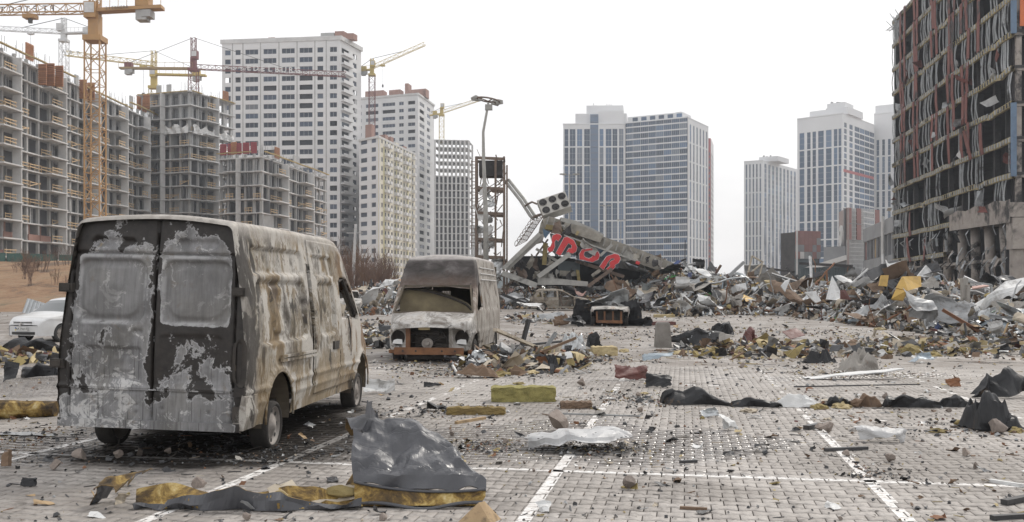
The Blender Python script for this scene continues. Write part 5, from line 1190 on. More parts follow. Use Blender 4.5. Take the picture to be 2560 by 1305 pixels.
def build_rubble():
    rr = random.Random(99); np.random.seed(5)
    # mound body
    xs = np.linspace(815, 2640, 150); ts = np.concatenate([np.linspace(-.6, DEPTH_Y, 16), np.linspace(DEPTH_Y + 2, 60, 12)])
    mb = MB(); mb.grid([[(PX(x, front_d(x) + t), front_d(x) + t, gz(front_d(x) + t) - .05 + mound(x, front_d(x) + t) * .93) for t in ts] for x in xs])
    k = NT('rubble_fines'); p = k.pos(); M_F = k.bump(k.noise(p, 2.5, 8, .75), 1.0, .35).done(k.ramp(k.noise(p, 3, 8, .75), [(.35, (.035, .03, .025)), (.48, (.14, .115, .09)), (.58, (.06, .05, .042)), (.7, (.24, .21, .18))]), .95)  # dark tones carry painted shade between the pieces
    tag(mb.build('rubble_bank', [M_F]), 'long bank of rubble dust and fines under the wreckage', 'rubble', kind='stuff')
    # shapes
    sheets = []
    for s in range(16):
        w = rr.uniform(.9, 2.4); h = rr.uniform(.5, 1.4); sheets.append(sheet_mb(crumple(w, h, 9, 7, 1000 + s, rr.choice((2, 3, 4)), 1.5, rr.choice((.06, .15, .3)), .05, rr.choice((0, 0, .7, 1.2))), .015).mesh('bent_sheet', [DM['grey']]))
    boards = [MB().box((-l/2, -w/2, 0), (l/2, w/2, t), 0, None, .03).mesh('board', [DM['wood']]) for l, w, t in ((1.6, .5, .05), (1.1, .8, .06), (2.2, .3, .05), (.9, .6, .1), (1.4, 1.0, .04))]
    beams = []
    for l in (2.0, 3.0, 2.4, 3.6):
        b = MB(); w, h, t = .16, .2, .02; prof = [(-w/2, 0), (w/2, 0), (w/2, t), (t/2, t), (t/2, h-t), (w/2, h-t), (w/2, h), (-w/2, h), (-w/2, h-t), (-t/2, h-t), (-t/2, t), (-w/2, t)]; n = len(prof); rows = []
        bend = rr.uniform(-.3, .3)
        for i in range(6): f = i / 5 - .5; rows.append([(f * l, y + bend * (f * f) * 2, z) for y, z in prof])
        b.grid(rows, closed=True); b.add(rows[0], [tuple(range(n))]); b.add(rows[-1], [tuple(range(n))]); beams.append(b.mesh('beam', [DM['rust']]))
    tubes = []
    for s in range(5):
        pts = [Vector((0, 0, 0))]; dr = Vector((1, 0, rr.uniform(0, .6))).normalized()
        for i in range(8): dr = (dr + Vector((rr.uniform(-.3, .3), rr.uniform(-.5, .5), rr.uniform(-.6, .5)))).normalized(); pts.append(pts[-1] + dr * .32)
        tubes.append(MB().tube(pts, rr.uniform(.03, .07), 6).mesh('bent_pipe', [DM['white']]))
    chunks = [rock_mb(s + 5, 1.0).mesh('concrete_chunk', [DM['conc']]) for s in range(4)]
    def put(kind, me, col, x, d, z, rot, sc, grp, lab):
        o = obj(kind, me, None, (PX(x, d), d, z), rot, sc); o.material_slots[0].link = 'OBJECT'; o.material_slots[0].material = DM[col]
        return tag(o, lab, {'bent_sheet': 'metal sheet', 'board': 'board', 'beam': 'beam', 'bent_pipe': 'pipe', 'concrete_chunk': 'rubble chunk'}[kind], grp)
    cnt = {'bent_sheet': 290, 'board': 150, 'beam': 110, 'bent_pipe': 80, 'concrete_chunk': 60}
    pool = {'bent_sheet': sheets, 'board': boards, 'beam': beams, 'bent_pipe': tubes, 'concrete_chunk': chunks}
    ZN = [(1000, 'beside the first van'), (1400, 'under the stair tower'), (1480, 'below the first red letters'), (1560, 'below the last red letters'), (1640, 'right of the red letters'), (1720, 'before the glass bands'), (1790, 'before the glass tower edge'), (1860, 'in the gap of sky'), (1930, 'before the lower tower'), (2000, 'left of the white triangle'), (2070, 'around the white triangle'), (2150, 'before the sign tower'), (2230, 'left of the gold panel'), (2310, 'around the gold panel'), (2400, 'before the office columns'), (2480, 'near the pale posts'), (9999, 'near the mint sheet')]
    area = lambda x, t: next(n_ for lim, n_ in ZN if x < lim) + (', at the foot' if t < 4 else (', halfway up' if t < 10 else ', on top'))
    for kind, n in cnt.items():
        for i in range(n):
            x = rr.uniform(1262, 2600) if rr.random() < .94 else rr.uniform(830, 1000); t = rr.random() ** 1.3 * (DEPTH_Y + 6); d = front_d(x) + t - .3
            z = gz(d) + mound(x, d) * .93 + rr.uniform(-.12, .18); steep = .6 if rr.random() < .75 else 1.6
            col = pick(rr)
            if kind == 'bent_sheet' and col in ('wool', 'foam', 'gold', 'rust', 'wood'): col = rr.choice(('white', 'grey', 'tan', 'dark', 'silver'))
            if kind == 'beam': col = rr.choice(('rust', 'grey', 'white', 'dark', 'brown', 'grey'))
            if kind == 'bent_pipe': col = rr.choice(('white', 'silver', 'grey', 'white', 'rust'))
            if kind == 'concrete_chunk': col = rr.choice(('conc', 'conc', 'tan', 'foam', 'wool'))
            s = rr.uniform(.45, .95) * (1 if x < 2050 else .72)
            if kind in ('bent_sheet', 'board') and rr.random() < .5: s *= .8
            if kind == 'bent_sheet' and rr.random() < .16: s = rr.uniform(1.2, 1.7) * (1 if x < 2050 else .8); col = rr.choice(('dark', 'grey', 'brown', 'white', 'dark', 'conc'))
            if kind == 'concrete_chunk': s = rr.uniform(.3, .9)
            nm = {'bent_sheet': 'crumpled sheet', 'board': 'board', 'beam': 'bent beam', 'bent_pipe': 'twisted pipe', 'concrete_chunk': 'broken chunk'}[kind]
            rot = (rr.gauss(0, .5 * steep), rr.gauss(0, .45 * steep), rr.uniform(0, 6.28))
            put(kind, rr.choice(pool[kind]), col, x, d, z, rot, (s * rr.choice((1, 1, 1.6)), s, s), '%s %ss of the rubble %s' % (WORD[col], nm, area(x, t)), '%s %s in the rubble %s' % (WORD[col], nm, area(x, t)))
    # a mass of smaller pieces too many to count
    mb = MB(); names = list(DM); mats_ = [DM[n_] for n_ in names]
    small = [crumple(1, rr.uniform(.4, .9), 4, 4, 2000 + s, 2, 1.4, .2, .08) for s in range(20)]
    for i in range(7500):
        x = rr.uniform(1255, 2620) if rr.random() < .93 else rr.uniform(825, 1005); t = rr.random() ** 1.2 * (DEPTH_Y + 10) - .9; d = front_d(x) + t; z = gz(d) + (mound(x, d) * .93 if t > 0 else 0)
        s = rr.uniform(.12, .5); Rm = Euler((rr.gauss(0, .8), rr.gauss(0, .8), rr.uniform(0, 6.28))).to_matrix(); o_ = Vector((PX(x, d), d, z + rr.uniform(-.02, .12))); m_ = names.index(pick(rr)); kd = rr.random()
        if kd < .6:
            p = small[rr.randrange(20)]; nx, ny = p.shape[:2]; mb.add([o_ + Rm @ (Vector(q) * s) for q in p.reshape(-1, 3)], [(a*ny+b, (a+1)*ny+b, (a+1)*ny+b+1, a*ny+b+1) for a in range(nx-1) for b in range(ny-1)], m_)
        elif kd < .85: l = s * 2.4; mb.bar(o_ - Rm @ Vector((l/2, 0, 0)), o_ + Rm @ Vector((l/2, 0, 0)), rr.uniform(.03, .09), rr.uniform(.02, .12), m_)
        else: mb.M = Matrix.Translation(o_) @ Rm.to_4x4(); mb.box((-s*.3, -s*.25, -s*.15), (s*.3, s*.25, s*.15), m_, None, s*.06); mb.M = None
    tag(mb.build('rubble_pieces', mats_), 'mass of small mixed scraps covering the rubble bank', 'rubble', kind='stuff')
    # pieces one notices
    def panel(name, lab, cat, quad, d, col, th=.06, back=None):
        P0 = [P(x, y, d + e) for x, y, e in quad]; o0 = Vector((sum(p.x for p in P0) / len(P0), sum(p.y for p in P0) / len(P0), min(p.z for p in P0))); b = MB(); n = len(P0); c = sum(P0, Vector()) / n
        nn = (P0[1] - P0[0]).cross(P0[2] - P0[0]).normalized() * th
        b.add([p - o0 for p in P0] + [p - o0 + nn for p in P0], [tuple(range(n)), tuple(range(2*n-1, n-1, -1))] + [(i, n+i, n+(i+1) % n, (i+1) % n) for i in range(n)]); o = b.build(name, [DM[col]], None); o.location = o0; return tag(o, lab, cat)
    panel('white_board', 'white triangular panel standing up in the rubble bank', 'panel', [(2066, 748, 0), (2081, 690, .6), (2108, 742, .3), (2090, 750, -.2)], 47, 'white')
    panel('white_board', 'white slanted board next to the standing triangle', 'panel', [(2012, 730, 0), (2040, 727, .3), (2053, 752, .2), (2040, 757, 0)], 46, 'white')
    panel('red_box_side', 'brick red box side leaning against the white triangle', 'panel', [(2103, 725, 0), (2113, 724, .2), (2128, 750, .3), (2103, 747, 0)], 45, 'red')
    panel('white_board', 'grey white torn plate at the rear of the middle rubble', 'panel', [(1952, 714, 0), (1962, 702, .3), (1976, 696, .5), (1963, 729, 0)], 55, 'white')
    panel('gold_board', 'large gold yellow folded panel on top of the rubble bank', 'panel', [(2242, 720, 0), (2258, 691, .4), (2302, 690, 1.0), (2304, 716, .6), (2270, 727, -.3)], 41, 'gold', .08)
    panel('gold_board', 'yellow panel flap hanging below the gold panel', 'panel', [(2228, 747, 0), (2240, 722, .2), (2266, 727, -.2), (2256, 750, -.1)], 40.8, 'gold', .08)
    panel('ochre_board', 'ochre board standing beside the gold panel', 'panel', [(2198, 714, 0), (2203, 688, .3), (2222, 688, .5), (2218, 716, .2)], 46, 'gold')
    panel('white_board', 'white plate standing behind the gold panel', 'panel', [(2294, 690, 0), (2316, 663, .5), (2333, 682, .8), (2328, 694, .3)], 52, 'white')
    panel('green_sheet', 'bright green torn sheet among white scraps under the sign', 'metal sheet', [(1660, 698, 0), (1672, 690, .3), (1690, 682, .4), (1676, 692, .1)], 68, 'green')
    panel('green_sheet', 'bright green crumpled sheet low in the middle rubble', 'metal sheet', [(1762, 738, 0), (1775, 731, .3), (1778, 740, .1), (1768, 747, 0)], 60, 'green')
    panel('pink_board', 'long pink board lying near the office columns', 'board', [(2430, 716, 0), (2470, 710, .5), (2473, 714, .3), (2432, 721, -.2)], 44, 'pink')
    panel('white_box', 'white box with a red mark in the middle rubble', 'box', [(1838, 712, 0), (1864, 707, .4), (1868, 724, .2), (1843, 728, 0)], 62, 'white', .5)
    panel('navy_cloth', 'navy blue cloth on top of the rubble beside the sign', 'cloth', [(1682, 660, 0), (1694, 650, .4), (1704, 652, .5), (1692, 662, .1)], 70, 'navy')
    # mint sheet heap at the right edge
    for i, (x, y, w, h, c) in enumerate(((2515, 800, 1.7, 1.1, 'mint'), (2480, 806, 1.3, .6, 'tan'), (2550, 785, 1.4, .6, 'tan'), (2440, 800, 1.2, .5, 'silver'), (2390, 812, 1.1, .9, 'dark'), (2350, 770, 1.6, .8, 'grey'), (2300, 775, 1.5, .6, 'grey'))):
        d = 38.0 - i * .3; p = P(x, y, d); o = sheet_mb(crumple(w * 1.3, h * 1.4, 12, 10, 3100 + i, 4, 1.3, .15, .06, .8), .012).build('bent_sheet', [DM[c]]); o.location = (p.x, p.y, max(gz(d), p.z - .2)); o.rotation_euler = (R(50), rr.uniform(-.4, .4), rr.uniform(-.6, .6))
        tag(o, ['mint green crumpled sheet on the heap at the right edge', 'tan splintered board left of the mint sheet', 'tan splintered board above the mint sheet', 'silvery bent strip before the dark upright flap', 'dark upright curled flap near the right heap', 'large grey bent sheet behind the dark flap', 'grey creased sheet in front of the gold panel'][i], 'metal sheet')
    # thin posts and rails sticking out
    for i, (x, y0, x2, y1, d, w, lab, c) in enumerate(((2412, 770, 2410, 695, 40, .3, 'pale post standing right of the gold panel', 'conc'), (2420, 772, 2420, 712, 39.8, .16, 'second pale post beside the gold panel post', 'conc'), (2412, 702, 2478, 712, 40, .1, 'thin rail running from the pale post', 'grey'), (2478, 712, 2480, 760, 40, .1, 'thin upright at the end of the rail', 'grey'), (1866, 700, 1880, 640, 75, .16, 'bent frame tube rising above the middle rubble', 'tan'), (1880, 640, 1908, 656, 75, .16, 'upper tube of the bent frame over the rubble', 'tan'), (1870, 688, 1906, 657, 75, .14, 'diagonal tube of the bent frame over the rubble', 'tan'), (1896, 700, 1906, 660, 75, .14, 'far leg of the bent frame over the rubble', 'tan'), (1822, 690, 1860, 655, 70, .3, 'slanted grey plate edge sticking out of the rubble', 'grey'), (1712, 660, 1713, 600, 76, .08, 'thin rod standing up beside the glass tower', 'dark'), (2125, 712, 2170, 672, 56, .12, 'long pale bar leaning over the right rubble', 'white'), (1995, 700, 1965, 668, 60, .12, 'dark angled bar in front of the lower tower', 'dark'))):
        a, b_ = P(x, y0, d), P(x2, y1, d); o = MB().bar((0, 0, 0), b_ - a, w, w * .7).build('bar', [DM[c]]); o.location = a; tag(o, lab, 'bar')
build_rubble()
# ------------------------------------------------------------------ vehicles: a lofted shell with openings cut along clean lines
def seg_dist(px, py, a, b):
    ax, ay = a; bx, by = b; dx, dy = bx - ax, by - ay; L2 = dx*dx + dy*dy
    t = 0 if L2 == 0 else max(0, min(1, ((px-ax)*dx + (py-ay)*dy) / L2)); qx, qy = ax + t*dx, ay + t*dy
    return math.hypot(px-qx, py-qy), qx, qy
def inside(px, py, poly):
    c = False; n = len(poly)
    for i in range(n):
        (x1, y1), (x2, y2) = poly[i], poly[(i+1) % n]
        if (y1 > py) != (y2 > py) and px < (x2-x1) * (py-y1) / (y2-y1) + x1: c = not c
    return c
def circle(cx, cy, r, n=28): return [(cx + r*math.cos(2*math.pi*i/n), cy + r*math.sin(2*math.pi*i/n)) for i in range(n)]
def rrect(s, z, s0, s1, z0, z1, r=.06, soft=.03):
    """1 inside a rounded rectangle, 0 outside, soft edge"""
    dx = max(s0 + r - s, 0, s - s1 + r); dz = max(z0 + r - z, 0, z - z1 + r); d = math.hypot(dx, dz) - r
    t = min(1, max(0, (-d) / soft + .5)); return t * t * (3 - 2 * t)
def pw(tab):
    return lambda x: interp(x, tab)
def shell(cfg, side):
    """half of the body for side = +1 / -1. returns {label: (verts, faces)} in vehicle coordinates: x right, y forward from the rear, z up"""
    L, ztop, zb, hw, disp = cfg['L'], cfg['ztop'], cfg['zb'], cfg['hw'], cfg['disp']; ds = cfg.get('ds', .05); dzr = cfg.get('dz', .05)
    ns = int(L / ds); n1 = int((cfg['H'] - zb) / dzr); n2, n3 = 5, 9; holes = cfg['holes'](side)
    hbb = [(min(p[0] for p in h), max(p[0] for p in h), min(p[1] for p in h), max(p[1] for p in h)) for h in holes]
    st = sorted(set([round(i * L / ns, 4) for i in range(ns + 1)] + [round(x, 4) for x in cfg.get('extra', [])]))
    rows, sz = [], []
    for s in st:
        zt = ztop(s); rc = min(cfg['rc'], (zt - zb(s) if callable(zb) else zt - zb) * .3); z0 = zb(s) if callable(zb) else zb; zs = zt - rc; row, rz = [], []
        for j in range(n1 + 1):
            z = z0 + (zs - z0) * j / n1; ss, zz = s, z
            for h, bb in zip(holes, hbb):                                   # pull vertices that lie close to an opening's edge onto it
                if not (bb[0] - .06 < s < bb[1] + .06 and bb[2] - .06 < z < bb[3] + .06): continue
                best = min((seg_dist(s, z, h[i], h[(i+1) % len(h)]) for i in range(len(h))), key=lambda q: q[0])
                if best[0] < min(ds, dzr) * .62: ss, zz = best[1], best[2]
            row.append((side * (hw(ss, zz) + disp(ss, zz, side)), ss, zz)); rz.append((ss, zz))
        xe = hw(s, zs) + disp(s, zs, side)
        for j in range(1, n2 + 1):
            a = math.pi / 2 * j / n2; row.append((side * (xe - rc + rc * math.cos(a)), s, zs + rc * math.sin(a))); rz.append((s, zs + rc * math.sin(a)))
        xr = xe - rc
        for j in range(1, n3 + 1):
            f = 1 - j / n3; x = xr * f; row.append((side * x, s + cfg['bow'](s) * (1 - f * f), zt + cfg['crown'] * (1 - f * f) + cfg['topdisp'](s, side * x))); rz.append((s, zt))
        rows.append(row); sz.append(rz)
    out = {}; K = len(rows[0])
    for i in range(len(rows) - 1):
        for j in range(K - 1):
            q = [(i, j), (i, j+1), (i+1, j+1), (i+1, j)]
            cs = sum(sz[a][b][0] for a, b in q) / 4; cz = sum(sz[a][b][1] for a, b in q) / 4
            if j < n1:
                if any(b_[0] <= cs <= b_[1] and b_[2] <= cz <= b_[3] and inside(cs, cz, h) for h, b_ in zip(holes, hbb)): continue
                lab = cfg['label'](cs, cz, side)
            else: lab = cfg['toplabel'](cs, abs(sum(rows[a][b][0] for a, b in q) / 4) / max(.01, abs(rows[i][n1][0])))
            if lab is None: continue
            V, Fc, ix = out.setdefault(lab, ([], [], {}))
            f = []
            for a, b in q:
                if (a, b) not in ix: ix[(a, b)] = len(V); V.append(rows[a][b])
                f.append(ix[(a, b)])
            Fc.append(tuple(f if side > 0 else f[::-1]))
    return out
def add_shell(cfg, root, mats, lift=None, smooth=True):
    done = {}
    for side in (1, -1):
        for lab, (V, Fc, ix) in shell(cfg, side).items():
            single = lab in cfg.get('joined', ())
            done.setdefault(lab if single else (lab, side), []).append((V, Fc))
    objs = {}
    for key, parts in done.items():
        lab = key if isinstance(key, str) else key[0]; side = 0 if isinstance(key, str) else key[1]; mb = MB(); e = (lift or {}).get(lab, 0)
        for V, Fc in parts:
            if e:                                             # proud panel with turned-in edges
                cnt = {}
                for f in Fc:
                    for a in range(4):
                        k = (f[a], f[(a+1) % 4]); cnt[k] = cnt.get(k, 0) + 1
                rim = [k for k in cnt if (k[1], k[0]) not in cnt]; sg = side or 1; n = len(V)
                mb.add([(x + sg * e, y, z) for x, y, z in V] + [(x - sg * .03, y, z) for x, y, z in V], Fc + [(b, a, n + a, n + b) for a, b in rim])
            else: mb.add(V, Fc)
        m = mats(lab); objs.setdefault(lab, []).append(mb.build(lab.split('|')[0], m if isinstance(m, list) else [m], root, smooth))
    return objs
def wheel(root, x, y, z, side, r, wdt, mtyre, mrim, holes=8, flat=0.0, burnt=True, name='wheel', rf=.68):
    w = obj(name, None, root, (x, y, z)); w.scale = (side, 1, 1)
    b = MB(); pr = [(r * (rf - .02), -wdt*.42), (r * .86, -wdt * .5), (r * .97, -wdt * .42), (r, -wdt * .25), (r, wdt * .25), (r * .97, wdt * .42), (r * .86, wdt * .5), (r * (rf - .02), wdt * .42)]; b.lathe(pr, 30, 0, 'x')
    if flat: b.v = [(p[0] * (1 + (.25 if p[2] < -r * .6 else 0)), p[1], max(p[2], -r + flat)) for p in b.v]
    b.build('tyre', [mtyre], w, True)
    b = MB(); R_ = r * rf; b.lathe([(R_, -wdt*.4), (R_, wdt*.40), (R_ * .93, wdt*.42), (R_ * .9, wdt*.30), (R_ * .62, wdt*.26), (R_ * .5, wdt*.36), (R_ * .28, wdt*.38), (R_ * .24, wdt*.46), (0, wdt*.47)], 30, 0, 'x'); rim = b.build('rim', [mrim], w, True)
    for i in range(holes):
        a = 2 * math.pi * i / holes; b = MB(); b.lathe([(R_ * .105, 0), (0, .001)], 12, 0, 'x'); o = b.build('rim_hole', [M_OSOOT], w); o.location = (wdt * .293, R_ * .76 * math.cos(a), R_ * .76 * math.sin(a)); o.scale = (1, 1.1, 1.1)
    return w
def fade(k, v, a, b): return k.smooth(v, a, b)
def van_side_material():
    k = NT('burnt_van_side'); p = k.co('Object'); x, y, z = k.sep(p)
    n1 = k.noise(k.map(p, (1, 1.3, 1)), .95, 8, .6, .5); n2 = k.noise(k.map(p, (1, 2.4, .9)), 1.5, 8, .66, .9); n3 = k.noise(p, 9, 6, .75, .4)
    c = k.ramp(n2, [(.37, (.05, .043, .036)), (.44, (.19, .155, .10)), (.495, (.48, .45, .39)), (.535, (.24, .18, .10)), (.585, (.42, .40, .35)), (.64, (.15, .10, .055))])
    pt = k.ramp(n1, [(.40, (.07, .06, .05)), (.46, (.27, .25, .22)), (.51, (.64, .62, .57)), (.56, (.28, .20, .10)), (.63, (.12, .085, .055))]); c = k.mix(k.smooth(k.noise(p, 1.0, 3, .5, .5), .42, .58), c, pt)
    c = k.mix(k.math('MULTIPLY', k.smooth(n3, .54, .66), .6), c, (.11, .085, .06))
    # rust orange towards the front and the sills, ash grey towards the rear top
    r1 = k.math('MULTIPLY', k.smooth(k.math('ADD', y, k.math('MULTIPLY', k.noise(p, 2.0, 5, .7), 2.6)), 4.6, 6.2), .75); c = k.mix(r1, c, k.ramp(n3, [(.3, (.30, .165, .075)), (.7, (.20, .115, .065))]))
    r2 = k.math('MULTIPLY', k.smooth(k.math('ADD', k.math('MULTIPLY', z, -1.0), k.noise(p, 2.4, 5, .7)), -.75, -.15), .6); c = k.mix(r2, c, k.ramp(n2, [(.35, (.27, .17, .06)), (.65, (.42, .34, .22))]))
    g = k.math('MULTIPLY', k.math('SUBTRACT', 1.0, k.smooth(y, .12, .42)), .8); c = k.mix(g, c, k.ramp(k.noise(k.map(p, (2, 2, .7)), 3, 5, .7), [(.35, (.09, .085, .08)), (.6, (.42, .40, .37))]))
    sc = k.noise(k.map(p, (1, 1.2, .9), (0, 0, 0), (4, 2, 1)), 1.1, 9, .68, .6); c = k.mix(k.math('MULTIPLY', k.smooth(sc, .54, .585), .85), c, (.04, .035, .03))
    wt = k.noise(k.map(p, (1, 1.5, .9)), 1.25, 9, .68, .6); c = k.mix(k.math('MULTIPLY', k.smooth(wt, .53, .57), .85), c, (.64, .615, .56))
    sp = k.noise(p, 26, 4, .8); c = k.mix(k.math('MULTIPLY', k.smooth(sp, .58, .66), .5), c, (.10, .075, .055))
    top = k.smooth(z, 2.28, 2.42); c = k.mix(k.math('MULTIPLY', top, .7), c, k.ramp(n3, [(.35, (.60, .57, .52)), (.7, (.38, .35, .31))]))
    k.bump(k.noise(p, 45, 5, .75), .3, .005)
    c = k.mix(1.0, c, (.76, .755, .76), 'MULTIPLY')
    return k.done(c, k.ramp(n3, [(.3, .5), (.7, .8)]), .15)
def van_rear_material():
    k = NT('burnt_van_rear'); p = k.co('Object'); x, y, z = k.sep(p); ax = k.math('ABSOLUTE', x)
    stv = k.noise(k.map(p, (7, 1, .55)), 3.2, 6, .7, .3); n1 = k.noise(p, 2.6, 7, .68, .5)
    c = k.ramp(n1, [(.3, (.135, .135, .138)), (.5, (.225, .225, .23)), (.72, (.33, .33, .335))])
    c = k.mix(.35, c, k.ramp(stv, [(.32, (.10, .10, .10)), (.6, (.34, .34, .345))]))
    c = k.mix(k.math('MULTIPLY', k.smooth(k.noise(p, 1.7, 3, .5), .48, .62), .35), c, (.25, .235, .20))
    fl = k.noise(p, 5.5, 9, .75, .9); low = k.smooth(k.math('MULTIPLY', z, -1.0), -1.5, -.9)
    left = k.smooth(k.math('MULTIPLY', x, -1.0), -.1, .5)
    c = k.mix(k.math('MULTIPLY', k.smooth(k.math('ADD', fl, k.math('MULTIPLY', k.math('MULTIPLY', low, left), .07)), .575, .60), .85), c, (.58, .575, .565))
    c = k.mix(k.math('MULTIPLY', k.smooth(k.noise(p, 3.1, 4, .6, .5), .66, .74), .55), c, (.42, .29, .09))
    c = k.mix(k.math('MULTIPLY', k.smooth(k.noise(p, 1.4, 6, .65, .4), .45, .62), .55), c, (.055, .052, .05)); c = k.mix(k.math('MULTIPLY', k.smooth(k.noise(p, 7, 6, .7, .3), .58, .68), .4), c, (.16, .11, .065))
    dr = k.noise(k.map(p, (26, 1, .8)), 1.6, 5, .6, .15); c = k.mix(k.math('MULTIPLY', k.math('MULTIPLY', k.smooth(dr, .58, .64), k.math('SUBTRACT', 1.0, k.smooth(z, 1.05, 1.35))), .65), c, (.05, .048, .046))
    # the charred coat: strong on the frame, hinge side and centre seam, spotted elsewhere
    b = k.noise(k.map(p, (1, 1, .9), (0, 0, 0), (3.1, 0, 1.7)), 2.3, 9, .66, .35)
    e1 = k.math('MULTIPLY', k.math('ADD', .72, k.math('MULTIPLY', k.smooth(x, -.2, .2), .28)), k.math('MULTIPLY', k.smooth(k.math('ADD', ax, k.math('MULTIPLY', k.math('MAXIMUM', k.math('SUBTRACT', z, 1.0), 0.0), .12)), .80, 1.0), .30))
    e2 = k.math('MULTIPLY', k.smooth(z, 2.15, 2.46), .17)
    e3 = k.math('MULTIPLY', k.math('SUBTRACT', 1.0, k.smooth(k.math('ABSOLUTE', k.math('SUBTRACT', x, .03)), .0, .13)), .13)
    mid = k.math('MULTIPLY', k.math('MULTIPLY', k.smooth(z, .8, 1.15), k.math('SUBTRACT', 1.0, k.smooth(z, 1.35, 1.55))), k.math('MULTIPLY', k.smooth(x, -.05, .15), .17))
    win = k.math('MULTIPLY', k.math('MULTIPLY', k.smooth(z, 1.38, 1.46), k.math('SUBTRACT', 1.0, k.smooth(z, 2.06, 2.13))), k.math('MULTIPLY', k.math('SUBTRACT', 1.0, k.smooth(ax, .76, .83)), k.math('MULTIPLY', k.smooth(ax, .07, .13), .35)))
    bot = k.math('MULTIPLY', k.math('SUBTRACT', 1.0, k.smooth(z, .45, .75)), .10)
    bb = k.math('SUBTRACT', k.math('SUBTRACT', k.math('ADD', k.math('ADD', k.math('ADD', b, e1), k.math('ADD', e2, e3)), mid), win), bot)
    wn = k.math('DIVIDE', win, .35); rimw = k.math('MULTIPLY', k.math('MULTIPLY', wn, k.math('SUBTRACT', 1.0, wn)), k.math('MULTIPLY', k.smooth(k.noise(p, 6, 5, .7), .4, .6), 3.0)); c = k.mix(k.math('MINIMUM', rimw, .8), c, (.50, .50, .505))
    c = k.mix(k.math('MULTIPLY', wn, .45), c, k.ramp(stv, [(.3, (.13, .13, .13)), (.7, (.235, .23, .225))]))
    ash = k.math('MULTIPLY', k.smooth(bb, .565, .60), .75); c = k.mix(ash, c, (.46, .46, .465))
    blk = k.smooth(k.math('ADD', bb, k.math('MULTIPLY', k.math('SUBTRACT', k.noise(p, 22, 6, .8), .5), .07)), .592, .618); c = k.mix(blk, c, k.ramp(k.noise(p, 14, 4, .6), [(.3, (.016, .014, .013)), (.75, (.04, .034, .03))]))
    rg = k.mix(blk, (.62, .62, .62), (.5, .5, .5)); k.bump(k.math('ADD', k.math('MULTIPLY', blk, .25), k.math('MULTIPLY', k.noise(p, 30, 5, .7), .35)), .35, .006)
    return k.done(c, rg, .1)
def van_front_material():
    k = NT('burnt_van_front'); p = k.co('Object'); x, y, z = k.sep(p); n3 = k.noise(p, 8, 6, .75, .4); n2 = k.noise(k.map(p, (1.2, 5, 1)), 1.6, 6, .65, 1.0)
    c = k.ramp(n2, [(.32, (.13, .115, .10)), (.46, (.33, .30, .27)), (.58, (.54, .53, .50)), (.70, (.30, .22, .155)), (.8, (.22, .17, .13))])
    front = k.smooth(y, 3.62, 3.85); hi = k.smooth(z, 1.85, 1.95)
    c = k.mix(k.math('MULTIPLY', k.math('MULTIPLY', front, hi), .92), c, k.ramp(k.noise(p, 1.8, 6, .6, .8), [(.36, (.028, .025, .025)), (.5, (.06, .053, .054)), (.64, (.15, .14, .142))]))
    low = k.math('MULTIPLY', k.smooth(y, 4.8, 5.0), k.math('SUBTRACT', 1.0, k.smooth(z, 1.25, 1.4)))
    c = k.mix(k.math('MULTIPLY', low, .85), c, k.ramp(k.noise(p, 2.4, 8, .7, .8), [(.36, (.15, .13, .11)), (.48, (.36, .355, .34)), (.54, (.66, .66, .65)), (.68, (.30, .25, .19)), (.8, (.22, .13, .07))]))
    ed = k.math('MULTIPLY', k.math('MULTIPLY', k.smooth(y, 4.15, 4.4), k.math('SUBTRACT', 1.0, k.smooth(y, 5.0, 5.15))), k.math('MULTIPLY', k.smooth(z, 1.2, 1.3), .22)); c = k.mix(ed, c, k.ramp(n3, [(.35, (.30, .15, .08)), (.65, (.36, .29, .24))]))
    c = k.mix(k.math('MULTIPLY', k.smooth(k.noise(p, 1.9, 8, .7, .6), .60, .66), .7), c, (.04, .036, .034)); top = k.smooth(z, 2.60, 2.68); c = k.mix(k.math('MULTIPLY', top, .8), c, k.ramp(n3, [(.35, (.56, .54, .53)), (.7, (.36, .345, .34))]))
    k.bump(k.math('ADD', k.math('MULTIPLY', k.noise(p, 3.2, 3, .5), .7), k.math('MULTIPLY', k.noise(p, 36, 4, .7), .12)), .45, .03)
    c = k.mix(1.0, c, (.82, .80, .78), 'MULTIPLY')
    return k.done(c, .62, .05, .3)
M_VSIDE, M_VREAR, M_VFRONT = van_side_material(), van_rear_material(), van_front_material()
M_TYREB = mat('burnt_tyre', (.028, .026, .025), (.05, .045, .04), .95, scale=6, bump=.6); M_RIM = mat('burnt_rim', (.36, .335, .31), (.22, .195, .175), .7, .3, scale=6, bump=.2)
M_CHAR = mat('charred_parts', (.03, .028, .026), (.07, .06, .052), .85, scale=5, bump=.4); M_RUSTO = mat('orange_rust', (.25, .12, .055), (.13, .065, .038), .85, scale=5, bump=.4)
M_INNER = mat('scorched_inner_sheet', (.17, .14, .10), (.08, .068, .055), .8, scale=3, bump=.2)
